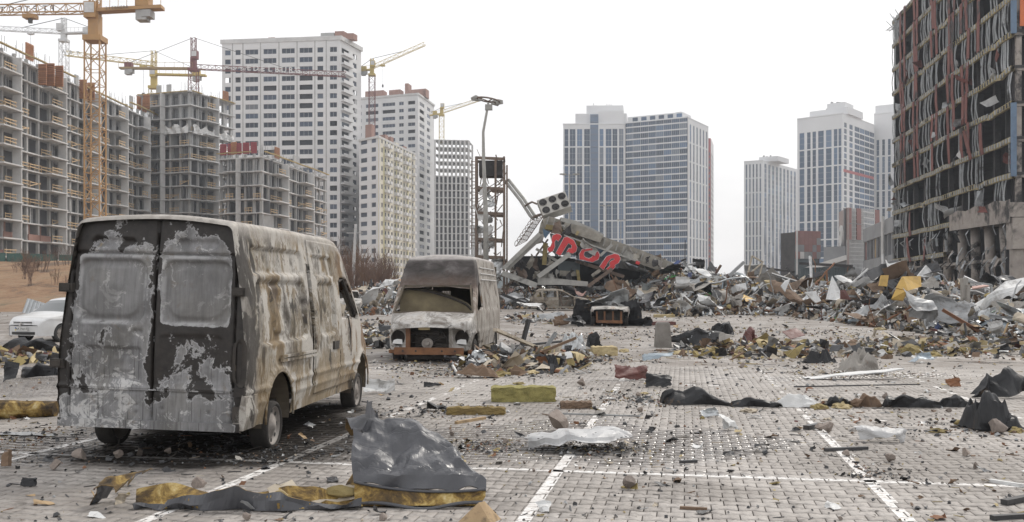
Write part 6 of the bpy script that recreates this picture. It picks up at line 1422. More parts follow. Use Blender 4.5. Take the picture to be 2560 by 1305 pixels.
def van_cfg(H, burnt_noise, seed, emb, side_holes, lab, zt=None):
    k = H / 2.6
    zt = zt or [(0, 2.53*k), (.03, 2.565*k), (.10, 2.585*k), (1.2, 2.60*k), (3.5, 2.60*k), (3.78, 2.57*k), (3.95, 2.48*k), (4.22, 2.12*k), (4.42, 1.86*k), (4.98, 1.22*k), (5.05, 1.17*k), (5.35, 1.03*k), (5.5, .92*k), (5.56, .84*k)]
    prof = [(0, .95), (.45, .985), (.62, 1.01), (.95, 1.02), (1.25, 1.005), (1.7, .955), (2.1, .90), (2.45, .845), (2.8, .80)]; wprof = pw([(z * k, w) for z, w in prof])
    fr = pw([(0, .975), (.03, .99), (.08, 1.0), (4.2, 1.0), (4.9, .98), (5.3, .93), (5.5, .84), (5.6, .76)])
    def hw(s, z): return wprof(z) * fr(s)
    def disp(s, z, side): return emb(s, z, side) + burnt_noise * mnoise.noise((s * 1.5 + seed, z * 1.7, side * 3.3)) + .4 * burnt_noise * mnoise.noise((s * 4 + seed, z * 4, side))
    return {'L': 5.56, 'H': 2.6 * k, 'zb': .36, 'ztop': pw(zt), 'hw': hw, 'disp': disp, 'holes': side_holes, 'label': lab, 'rc': .085, 'crown': .05, 'bow': lambda s: .10 if s > 5.2 else 0.0,
            'topdisp': lambda s, x: burnt_noise * 1.2 * mnoise.noise((s * 1.6, x * 1.8, seed))}
def build_van_rear_view():
    A0 = GP(371, 1071); yaw = R(-5.0); root = thing('burnt_van', 'burnt out panel van seen from behind with charred rear doors', 'van', (PX(371, 9.8), 9.8, -.02), (R(0), R(1.5), yaw)); H = 2.5
    aw = [(.98, .42, .46), (4.72, .40, .45)]
    slot = [(2.27, 2.12), (2.375, 2.10), (2.37, 1.5), (2.33, 1.2), (2.315, .6), (2.27, .6), (2.262, 1.5)]
    win = [(3.66, 1.40), (3.66, 1.90), (3.74, 1.96), (4.08, 1.96), (4.32, 1.74), (4.62, 1.42), (4.58, 1.36)]
    slit = [(3.50, .95), (3.545, .95), (3.54, .44), (3.505, .44)]
    def holes(side): return [circle(c[0], c[1], c[2]) for c in aw] + [win] + ([slot, slit] if side > 0 else [])
    def emb(s, z, side):
        e = -.035 * rrect(s, z, .36, 2.12, 1.96, 2.24, .07, .022) - .04 * rrect(s, z, .42, 2.08, 1.20, 1.88, .10, .022) + .03 * rrect(s, z, .95, 1.35, 1.3, 1.82, .06, .03)
        e += -.035 * rrect(s, z, 2.52, 3.40, 1.96, 2.22, .06, .022) - .045 * rrect(s, z, 2.60, 3.36, 1.20, 1.88, .14, .025)
        e += .02 * math.exp(-((z - .74) / .025) ** 2) + .012 * math.exp(-((z - .60) / .02) ** 2)
        if side > 0: e += -.03 * math.exp(-((s - 3.0) / .5) ** 2 - ((z - .95) / .35) ** 2) + .03 * math.exp(-((s - 4.2) / .4) ** 2 - ((z - .9) / .3) ** 2) - .03 * math.exp(-(((s - 1.3) - (z - 1.5) * -.9) / .16) ** 2 - ((z - 1.5) / .45) ** 2)
        for cs, cz, rr_ in aw:
            d = math.hypot(s - cs, z - cz); e += .035 * math.exp(-((d - rr_ - .03) / .045) ** 2)
        return e
    def lab(s, z, side):
        if 2.36 < s < 3.50 and z > .48: return 'sliding_door'
        if 3.50 < s < 4.66 and z > .48: return 'front_door'
        return 'body'
    cfg = van_cfg(H, .005, 3, emb, holes, lab); cfg['ds'] = .026; cfg['dz'] = .024; cfg['extra'] = [2.27, 2.32, 2.37, 3.505, 3.54]
    cfg['toplabel'] = lambda s, f: None if (4.47 < s < 4.96 and f < .93) else 'body'; cfg['joined'] = ('body',)
    add_shell(cfg, root, lambda l: M_VSIDE, {'sliding_door': .016, 'front_door': .012})
    # rear: one relief surface cut into frame, two doors and their lower parts
    zlo, zhi = .42, 2.475; hw = cfg['hw']; nxr, nzr = 112, 112; xs = np.linspace(-1, 1, nxr + 1); zs = np.linspace(zlo, zhi, nzr + 1)
    def edge(z): return hw(0, z) * (1 if z < 2.34 else math.sqrt(max(.0, 1 - ((z - 2.34) / .14) ** 2)) * .09 + .91)
    def dep(x, z):
        e = .04 * (abs(x) / 1.0) ** 6 + .045 * max(0, z - 1.0) ** 2
        for sg in (-1, 1):
            e += .042 * rrect(x, z, .10 if sg > 0 else -.82, .82 if sg > 0 else -.08, 1.42, 2.06, .13, .03)
            e += -.02 * rrect(x, z, .16 if sg > 0 else -.76, .76 if sg > 0 else -.14, 1.48, 2.00, .15, .04)
            e += .03 * rrect(x, z, .22 if sg > 0 else -.68, .66 if sg > 0 else -.22, 2.20, 2.275, .035, .02) + .018 * rrect(x, z, .22 if sg > 0 else -.68, .34 if sg > 0 else -.56, 2.18, 2.295, .05, .02)
        e += .028 * rrect(x, z, -.72, -.10, .82, 1.16, .03, .02) - .018 * rrect(x, z, -.40, -.22, .92, 1.06, .02, .015)
        e += .012 * rrect(x, z, .1, .74, .82, 1.30, .05, .03)
        e += -.018 * math.exp(-((z - .755) / .016) ** 2) + .016 * math.exp(-((z - .725) / .012) ** 2)
        e += .03 * rrect(x, z, -.20, -.09, 1.31, 1.355, .02, .012)
        e += .06 * math.exp(-((x - .02) / .013) ** 2) + .045 * math.exp(-((z - 2.125) / .011) ** 2) * (abs(x) < .86) + .045 * math.exp(-((abs(x) - .865) / .012) ** 2) * (z < 2.34)
        for hx, hz in ((-.14, .58), (.14, .55), (-.14, .50), (-.55, .52), (.42, .66), (.62, .52), (-.35, .62)): e += .03 * math.exp(-((x - hx) ** 2 + (z - hz) ** 2) / .00022)
        e += .006 * mnoise.noise((x * 2.2, z * 2.2, 9)) + .004 * mnoise.noise((x * 6, z * 6, 4))
        return e
    bins = {}
    for i in range(nxr):
        for j in range(nzr):
            q = []
            for a, b in ((i, j), (i+1, j), (i+1, j+1), (i, j+1)): z = zs[b]; x = xs[a] * edge(z); q.append((a, b, x, z))
            cx = sum(p[2] for p in q) / 4; cz = sum(p[3] for p in q) / 4
            l = 'rear_frame' if abs(cx) > .865 or cz > 2.34 or cz < .455 else ('rear_door_left' if cx < .02 else 'rear_door_right')
            V, Fc, ix = bins.setdefault(l, ([], [], {})); f = []
            for a, b, x, z in q:
                if (a, b) not in ix: ix[(a, b)] = len(V); V.append((x, -.02 + dep(x, z), z))
                f.append(ix[(a, b)])
            Fc.append(tuple(f))
    dr = {}
    for l, (V, Fc, ix) in bins.items():
        dr[l] = MB().add(V, Fc).build('rear_frame' if l == 'rear_frame' else 'rear_door', [M_VREAR], root, True)
    dr['rear_door_left']['label'] = 'left rear door with plate recess and flaked ash'; dr['rear_door_right']['label'] = 'right rear door with large charred patches'
    # seams and sills
    for z, x0, x1, t in ((.735, -.78, .78, .012),): MB().box((x0, -.035, z), (x1, -.012, z + t)).build('trim_strip', [M_VREAR], root)
    b = MB(); b.box((-.95, -.06, .345), (.96, .10, .43)); b.build('rear_sill', [M_VREAR], root)
    for sx in (-1, 1):
        for z in (1.76, .98): 
            if sx > 0 and z < 1: continue
            b = MB(); x = sx * edge(z); b.box((x - .07, -.035, z - .045), (x + .07, .06, z + .045)); b.prism([(x - .05, z - .03), (x + .05 * 1.0, z - .03), (x + .05, z + .03), (x - .05, z + .03)], .03, axis='y', z0=-.055); b.build('hinge', [M_CHAR], root)
    # hollow tail light housing on the right corner
    b = MB(); X = .955
    rows = []
    for (dz_, s_) in ((0, 1), (.012, .88), (.06, .8)):
        rows.append([(X - dz_ * 1.6 - .0 + .06 * s_ * math.cos(a) , -.02 + dz_ * .8, 1.04 + .25 * s_ * math.copysign(abs(math.sin(a)) ** .5, math.sin(a))) for a in np.linspace(0, 2 * math.pi, 21)[:-1]])
    b.grid(rows, closed=True); b.add(rows[-1], [tuple(range(20))]); tl = b.build('tail_light_housing', [M_CHAR], root)
    MB().box((X - .09, .0, .96), (X - .06, .02, 1.02)).build('lamp_socket', [M_INNER], tl)
    MB().box((.89, -.04, .70), (1.0, .05, .79)).build('corner_bracket', [M_VREAR], root); MB().box((.885, -.045, .44), (.955, .05, .60)).build('corner_bracket', [M_CHAR], root)
    MB().prism([(.86, .36), (1.0, .36), (1.03, .50), (1.02, .70), (.98, .72), (.96, .60)], .36, axis='y', z0=-.045).build('bumper_corner', [M_VSIDE], root)
    # sliding door rail, handles, arch lips
    b = MB(); b.bar((1.05, .98, 1.045), (1.05, 2.26, 1.03), .03, .03); b.bar((1.05, .98, 1.00), (1.05, 2.26, .985), .03, .03); b.bar((1.05, .98, 1.06), (1.05, .98, .985), .03, .03); b.build('door_rail', [M_VSIDE], root)
    MB().box((.99, 3.20, .99), (1.03, 3.44, 1.10)).build('door_handle_recess', [M_CHAR], root)
    for cs, cz, r_ in aw:
        for sx in (-1, 1):
            b = MB(); pts = [(sx * (cfg['hw'](cs, cz + .2) + .028), cs + (r_ + .005) * math.cos(a), cz + (r_ + .005) * math.sin(a)) for a in np.linspace(-.15, math.pi + .15, 22)]; b.tube(pts, .014, 6); b.build('arch_lip', [M_VSIDE], root, True)
            b = MB(); rows = [[(sx * (.99 - t * .4), cs + r_ * 1.02 * math.cos(a), cz + r_ * 1.02 * math.sin(a)) for a in np.linspace(-.25, math.pi + .25, 20)] for t in (0, .5, 1)]; b.grid(rows); b.add([p for p in rows[-1]], [tuple(range(20))]); b.build('arch_liner', [M_INNER], root)
    for cs, cz, r_ in aw:
        for sx in (-1, 1): wheel(root, sx * .88, cs, .275, sx, .275, .22, M_TYREB, M_RIM, 8, rf=.80)
    # inside and underneath
    b = MB(); b.box((-.84, .12, .46), (.84, 4.9, .52)); b.box((-.78, 3.45, .52), (.78, 3.5, 1.9)); b.build('floor_pan', [M_CHAR], root)
    b = MB(); b.bar((-.5, .1, .42), (-.5, 4.9, .42), .12, .14); b.bar((.5, .1, .42), (.5, 4.9, .42), .12, .14); b.bar((-.7, .98, .33), (.7, .98, .33), .13); b.bar((-.75, 4.72, .33), (.75, 4.72, .33), .11); b.build('chassis', [M_CHAR], root)
    b = MB(); b.box((-.45, 3.75, .52), (-.1, 4.15, 1.1)); b.box((.15, 3.75, .52), (.6, 4.15, 1.05)); b.box((-.8, 4.7, .8), (.8, 5.1, 1.15)); b.build('seat_frames', [M_CHAR], root)
    MB().tube([(.99, 4.0, 1.42), (1.03, 4.02, 1.2), (1.04, 4.0, .98), (1.045, 3.99, .86)], .012, 5).build('hanging_wire', [M_CHAR], root)
    b = MB(); b.tube([(.95, 3.66, 1.41), (.90, 3.68, 1.9), (.87, 4.06, 1.95), (.93, 4.62, 1.42)], .03, 6); b.build('window_channel', [M_CHAR], root)
    for sx in (-1, 1):
        for (a_, c_) in (((sx * .80, 4.42, 1.80), (sx * .92, 4.98, 1.2)),): MB().bar(a_, c_, .07, .08).build('windscreen_pillar', [M_VSIDE], root)
build_van_rear_view()
def build_van_front_view():
    d = 23.6; root = thing('burnt_van', 'burnt high roof van facing the camera with no windscreen and an open engine bay', 'van', (0, 0, -.06), (0, 0, R(180 - 6.3)))
    fwd = Vector((-math.sin(R(6.3)), -math.cos(R(6.3)), 0)); root.location = Vector((PX(1073, d), d, -.08)) - fwd * 5.5
    root.scale = (1.08, 1, 1)
    H = 2.72; k = H / 2.6; aw = [(.98, .36, .42), (4.72, .36, .42)]
    win = [(3.70, 1.38), (3.70, 1.98), (4.1, 2.0), (4.66, 1.40), (4.6, 1.30)]
    def holes(side): return [circle(c[0], c[1], c[2]) for c in aw] + [win]
    def emb(s, z, side):
        e = -.025 * rrect(s, z, .5, 2.0, 1.3, 2.0, .1, .06) - .03 * rrect(s, z, 2.4, 3.4, 1.3, 2.0, .1, .06) + .02 * math.exp(-((z - .78) / .03) ** 2)
        e += -.05 * max(0, math.sin(s * 7.5)) * rrect(s, z, .3, 3.4, 2.0, 2.5, .05, .1) * .6
        return e
    def lab(s, z, side):
        if 3.55 < s < 4.70 and z > .5: return 'front_door'
        if s > 5.36 and z < .86: return None
        if s > 4.70 and z < 1.28: return 'wing'
        return 'body'
    cfg = van_cfg(H, .016, 11, emb, holes, lab); cfg['toplabel'] = lambda s, f: (None if (4.47 < s < 5.0 and f < .92) else ('bonnet' if s >= 5.0 else 'body')); cfg['joined'] = ('body', 'bonnet')
    td = cfg['topdisp']; cfg['topdisp'] = lambda s, x: td(s, x) + (.05 * mnoise.noise((s * 3, x * 2.3, 5)) if 3.7 < s < 4.5 else 0)
    cfg['ds'] = .06; cfg['dz'] = .06
    lim = 5.42; z5 = cfg['ztop']
    add_shell(cfg, root, lambda l: M_VFRONT, {'front_door': .012})
    # rear closing panel with an open window
    b = MB(); hw = cfg['hw']; xs = [-.9, -.3, .40, .64, .9]; zs = [.4, 1.62, 1.82, 2.55]
    for i in range(4):
        for j in range(3):
            if i == 2 and j == 1: continue
            b.add([(xs[i], .03, zs[j]), (xs[i+1], .03, zs[j]), (xs[i+1], .03, zs[j+1]), (xs[i], .03, zs[j+1])], [(0, 1, 2, 3)])
    b.build('rear_wall', [M_INNER], root)
    for i in range(5): MB().bar((.42 + i * .05, .05, 1.62), (.42 + i * .05, .05, 1.82), .012).build('window_grille_bar', [M_CHAR], root)
    # windscreen frame
    fr = [(-.80, 4.44, 1.86*k), (-.93, 4.98, 1.22*k), (.93, 4.98, 1.22*k), (.80, 4.44, 1.86*k)]
    for a, c in ((0, 1), (1, 2), (2, 3), (3, 0)): MB().bar(fr[a], fr[c], .04, .05).build('windscreen_frame', [M_INNER], root)
    # fallen roof lining: an arch of scorched sheet inside
    b = MB(); rows = []
    for t in np.linspace(0, 1, 12):
        x = .90 - 1.7 * t; zt = 1.30 + .58 * math.cos((t) * 1.5) ** .8 if t < .98 else 1.3
        rows.append([(x, 4.5 - .25 * t, 1.12), (x, 4.45 - .25 * t, 1.12 + (zt - 1.12) * .5), (x, 4.3 - .2 * t, zt), (x, 3.9, zt + .05)])
    b.grid(rows); b.build('fallen_lining', [mat('scorched_lining', (.21, .175, .105), (.12, .098, .062), .9, scale=3, bump=.3)], root, True)
    b = MB(); b.tube([tuple(r[2]) for r in rows], .035, 6); b.build('lining_bow', [M_CHAR], root)
    b = MB(); b.box((-.82, 4.75, .95), (.82, 5.0, 1.22)); b.build('dashboard', [M_CHAR], root); b = MB(); b.box((-.85, .2, .5), (.85, 5.0, .56)); b.build('floor_pan', [M_CHAR], root); b = MB(); b.box((-.8, 3.2, .56), (.8, 3.3, 1.3)); b.build('seat_row', [M_CHAR], root)
    # front end: open bay, lamp holes, rusty beam
    yf = 5.50
    b = MB(); b.box((-.72, 5.0, .35), (.72, 5.06, 1.1)); b.build('firewall', [M_CHAR], root)
    b = MB()
    for (x0, x1, z0, z1, y0) in ((-.45, .1, .45, .78, 5.18), (.1, .4, .4, .7, 5.2), (-.5, -.1, .35, .5, 5.3), (-.2, .5, .72, .8, 5.25)): b.box((x0, 5.06, z0), (x1, y0, z1), 0, None, .03)
    for i in range(12): q = random.Random(i); b.tube([(q.uniform(-.5, .5), 5.25, q.uniform(.4, .8)), (q.uniform(-.5, .5), 5.36, q.uniform(.35, .75)), (q.uniform(-.5, .5), 5.3, q.uniform(.35, .6))], .016, 5)
    b.build('engine', [M_CHAR], root)
    b = MB(); b.lathe([(0, .03), (.05, .03), (.06, .0), (.13, 0), (.13, -.05)], 18, 0, 'y'); o = b.build('pulley', [M_RIM], root); o.location = (.06, 5.42, .52)
    for sx in (-1, 1):
        # fender front with lamp opening: ring plus reflector
        b = MB(); cx, cz = sx * .74, .62; n = 20; out = [(cx + .22 * math.copysign(abs(math.cos(a)) ** .5, math.cos(a)), yf - .02 - .14 * (abs(cx + .22 * math.cos(a)) / .9) ** 3, cz + .29 * math.copysign(abs(math.sin(a)) ** .5, math.sin(a))) for a in np.linspace(0, 2 * math.pi, n + 1)[:-1]]
        inn = [(cx + .16 * math.cos(a), yf - .03 - .10 * (abs(cx) / .9) ** 3, cz + .04 + .19 * math.sin(a)) for a in np.linspace(0, 2 * math.pi, n + 1)[:-1]]; dp = [(p[0] * .97, p[1] - .2, p[2]) for p in inn]
        b.grid([out, inn, dp], closed=True); b.add(dp, [tuple(range(n))]); b.m = [0] * n + [1] * (len(b.f) - n); hl = b.build('headlight_opening', [M_VFRONT, M_CHAR], root, True)
        b = MB(); b.add([(cx - .12, yf - .02, .50), (cx + .12, yf - .02, .52), (cx + .10, yf - .07, .60), (cx + .02, yf - .08, .63), (cx - .1, yf - .06, .62)], [(0, 1, 2, 3, 4)]); b.build('reflector', [M_NET], hl)
        MB().box((sx * .50 - .05, yf - .12, .36), (sx * .50 + .05, yf - .02, .95)).build('front_post', [M_RUSTO if sx > 0 else M_VFRONT], root)
        b = MB(); b.box((sx * .86 - .10, yf - .26, .28), (sx * .92 + .04, yf - .08, .36)); b.build('lower_valance', [M_RUSTO], root)
    MB().box((-.52, yf - .12, .9), (.52, yf - .05, .97)).build('slam_panel', [M_CHAR], root)
    MB().box((-.02, yf + .03, .86), (.24, yf + .045, .93)).build('badge_plate', [M_FOAM], root)
    b = MB(); b.box((-.80, yf - .02, .25), (.80, yf + .06, .42), 0, None, .008); bm_ = b.build('bumper_beam', [M_RUSTO], root)
    for x in (-.6, -.3, .3, .6): MB().lathe([(.025, 0), (0, .002)], 10, 0, 'y').build('beam_hole', [M_CHAR], bm_, loc=(x, yf + .062, .34))
    MB().box((-.55, 5.2, .12), (.55, 5.35, .26), 0, None, .02).build('crossmember', [M_CHAR], root)
    b = MB(); b.add([(-.42, yf + .04, 1.0), (.42, yf + .04, 1.0), (.40, yf - .02, 1.03), (-.40, yf - .02, 1.03)], [(0, 1, 2, 3)]); b.build('scuttle_slot', [M_RUSTO], root)
    for cs, cz, r_ in aw:
        for sx in (-1, 1):
            wheel(root, sx * .87, cs, .30, sx, .31, .2, M_TYREB, M_RIM, 6)
            b = MB(); rows = [[(sx * (.98 - t * .38), cs + r_ * 1.04 * math.cos(a), cz + r_ * 1.04 * math.sin(a)) for a in np.linspace(-.25, math.pi + .25, 16)] for t in (0, 1)]; b.grid(rows); b.build('arch_liner', [M_CHAR], root)
    for z in (2.12, 2.28, 2.44): 
        MB().tube([(-(hw(s, z) + .02), s, z) for s in np.linspace(.4, 3.5, 8)], .014, 5).build('side_rib', [M_NET], root)
build_van_front_view()
# ------------------------------------------------------------------ cars
M_CARW = mat('car_paint_white', (.66, .67, .68), (.55, .55, .54), .25, scale=1.5, bump=.02); M_CARG = glass_mat('car_glass', (.05, .065, .07), .05, .1); M_BLK = mat('black_plastic', (.02, .02, .021), (.03, .03, .03), .5, bump=0); M_CHR = NT('chrome').done((.7, .7, .7), .15, 1.0)
M_LAMP = NT('lamp_lens').done((.62, .64, .66), .08, .2); M_PLATE = mat('plate_white', (.74, .74, .72), None, .5, bump=0); M_PBLUE = mat('plate_blue', (.03, .10, .42), None, .5, bump=0); M_PYEL = mat('plate_yellow', (.8, .62, .03), None, .5, bump=0)
M_TYRE = mat('tyre_rubber', (.025, .025, .025), (.04, .04, .04), .85, scale=6, bump=.3)
def car_cfg(hatch, seed, dent, W=.86):
    if hatch: zt = [(0, .72), (.05, .95), (.12, 1.0), (.38, 1.40), (.6, 1.50), (1.7, 1.52), (2.2, 1.44), (2.95, 1.0), (3.1, .97), (3.75, .86), (3.95, .72), (4.0, .60)]; L = 4.0
    else: zt = [(0, .75), (.06, .95), (.5, 1.0), (.75, 1.06), (1.25, 1.40), (1.5, 1.46), (2.5, 1.47), (2.75, 1.42), (3.35, 1.0), (3.5, .96), (4.2, .84), (4.42, .70), (4.48, .58)]; L = 4.48
    wp = pw([(0, .80), (.25, .84), (.5, W), (.8, W * .99), (1.0, W * .95), (1.2, W * .84), (1.45, W * .70), (1.6, W * .66)]); fr = pw([(0, .86), (.1, .93), (.4, .98), (L - .9, 1.0), (L - .45, .95), (L - .12, .84), (L, .74)])
    hw = lambda s, z: wp(z) * fr(s)
    def disp(s, z, side): return dent * (mnoise.noise((s * 1.6 + seed, z * 2, side)) + .5 * mnoise.noise((s * 4 + seed, z * 4, side * 2))) + .015 * math.exp(-((z - .78) / .04) ** 2)
    return {'L': L, 'H': 1.52, 'zb': .22, 'ztop': pw(zt), 'hw': hw, 'disp': disp, 'rc': .07, 'crown': .03, 'bow': lambda s: .10 if s > L - .5 else (.06 if s > L - 1.6 else 0), 'topdisp': lambda s, x: dent * mnoise.noise((s * 2, x * 2, seed)), 'ds': .05, 'dz': .045}
def car_wheels(root, L, mt, mr, r=.30, x=.74, front=.80, rear=.72, skip=()):
    for i, (s, sx) in enumerate(((rear, 1), (rear, -1), (L - front, 1), (L - front, -1))):
        if i in skip: continue
        wheel(root, sx * x, s, r, sx, r, .19, mt, mr, 5)
def build_white_car():
    d = 32.2; th = R(180 - 20); root = thing('white_sedan', 'white sedan with dark grille and number plate parked behind the burnt van', 'car', (0, 0, gz(d)), (0, 0, th)); cfg = car_cfg(False, 1, 0.0); L = cfg['L']
    fwd = Vector((-math.sin(th), math.cos(th), 0)); root.location = Vector((PX(74, d), d - .4, 0)) - fwd * L + Vector((0, 0, gz(d)))
    wins = [[(1.15, .98), (1.45, 1.36), (2.05, 1.40), (2.05, .98)], [(2.12, .98), (2.12, 1.40), (2.62, 1.38), (3.2, .98)]]
    cfg['holes'] = lambda side: [circle(.76, .30, .345), circle(L - .82, .30, .345)] + wins
    cfg['label'] = lambda s, z, side: 'bumper' if s > L - .5 and z < .62 else 'body'
    cfg['toplabel'] = lambda s, f: ('windscreen' if 2.80 < s < 3.36 and f < .97 else ('rear_window' if .78 < s < 1.24 and f < .97 else ('bonnet' if 3.4 < s < L - .22 else 'body'))); cfg['joined'] = ('body', 'bumper', 'windscreen', 'rear_window', 'bonnet')
    add_shell(cfg, root, lambda l: M_CARG if 'win' in l else M_CARW)
    for w in wins:
        for sx in (-1, 1):
            MB().add([(sx * (cfg['hw'](s, z) - .012), s, z) for s, z in w], [tuple(range(4))]).build('side_window', [M_CARG], root)
    yf = L
    MB().add([(x * .74 * .86, yf - .02 - .0 * abs(x) + .07 * (1 - x * x), z) for z in (.24, .56) for x in np.linspace(-1, 1, 9)], [(i, i+1, 9+i+1, 9+i) for i in range(8)]).build('front_panel', [M_CARW], root)
    curve = lambda x: yf + .075 - .13 * (x / .64) ** 2
    b = MB(); n = 12; xs = np.linspace(-.40, .40, n)
    b.grid([[(x, curve(x) + .01, .60), (x, curve(x) + .012, .70)] for x in xs]); gr = b.build('grille', [M_BLK], root)
    for z in (.60, .65, .70): MB().tube([(x, curve(x) + .025, z) for x in xs], .009, 5).build('grille_bar', [M_CHR], gr)
    e = MB(); e.prism([(-.075, -.012), (-.03, -.012), (-.03, -.026), (.03, -.026), (.03, -.012), (.075, -.012), (.065, .012), (.03, .012), (.03, .026), (-.03, .026), (-.03, .012), (-.065, .012)], .015, axis='y'); o = e.build('emblem', [M_CHR], gr); o.location = (0, curve(0) + .03, .65)
    for sx in (-1, 1):
        b = MB(); xs2 = np.linspace(.43, .72, 7); b.grid([[(sx * x, curve(x) - .02 - .10 * max(0, (x - .6)) * 3, .57 + .06 * (x - .43)), (sx * x, curve(x) - .06 - .35 * max(0, x - .55), .73 + .08 * (x - .43))] for x in xs2]); h = b.build('headlight', [M_LAMP], root, True)
        for xx in (.50, .62): MB().lathe([(.055, 0), (.045, .015), (0, .018)], 14, 0, 'y').build('reflector', [M_CHR], h, loc=(sx * xx, curve(xx) - .03, .65))
        b = MB(); b.lathe([(.06, 0), (.05, .012), (0, .014)], 12, 0, 'y'); o = b.build('fog_lamp', [M_BLK], root); o.location = (sx * .58, curve(.58) - .0, .38)
        b = MB(); b.prism([(-.09, -.05), (.09, -.06), (.10, .03), (.02, .07), (-.09, .05)], .10, axis='y'); o = b.build('wing_mirror', [M_CARW], root); o.location = (sx * .92, 3.02, 1.02)
    MB().grid([[(x, curve(x) + .012, .27), (x, curve(x) + .014, .36)] for x in np.linspace(-.5, .5, 9)]).build('lower_intake', [M_BLK], root)
    pl = MB(); pl.box((-.26, 0, -.056), (.26, .012, .056)); p = pl.build('number_plate', [M_PLATE], root); p.location = (0, yf + .085, .46)
    MB().box((.222, .0125, .0), (.258, .015, .054)).build('plate_band', [M_PBLUE], p); MB().box((.222, .0125, -.054), (.258, .015, -.001)).build('plate_band', [M_PYEL], p)
    o = obj('plate_lettering', text_mesh('AA 3960 IF', .105, .001, M_BLK), p, (-.02, .0145, 0), (R(90), 0, R(180)))
    o = obj('wiper', MB().bar((-.5, 3.34, 1.04), (.1, 3.18, 1.16), .015).mesh('wiper', [M_BLK]), root)
    car_wheels(root, L, M_TYRE, M_RIM, .30, .74)
    b = MB(); b.box((-.68, .8, .3), (.68, 3.6, .36)); b.box((-.6, 1.6, .36), (.6, 1.8, 1.05)); b.box((-.6, 2.4, .36), (-.1, 2.55, 1.1)); b.box((.1, 2.4, .36), (.6, 2.55, 1.1)); b.build('cabin', [M_BLK], root)
build_white_car()
def burnt_car_mat(name, a, b_, c_):
    k = NT(name); p = k.co('Object'); n = k.noise(p, 1.8, 7, .65, .7); n3 = k.noise(p, 9, 5, .7)
    c = k.ramp(n, [(.33, (.05, .045, .04)), (.45, a), (.56, b_), (.68, c_), (.8, (.09, .07, .055))]); c = k.mix(k.math('MULTIPLY', k.smooth(n3, .55, .68), .5), c, (.06, .05, .042)); k.bump(n3, .3, .02); return k.done(c, .7, .1)
M_BC1 = burnt_car_mat('burnt_hatchback', (.20, .165, .125), (.27, .25, .215), (.22, .13, .06)); M_BC2 = burnt_car_mat('burnt_wreck', (.30, .285, .26), (.48, .465, .44), (.24, .14, .07))
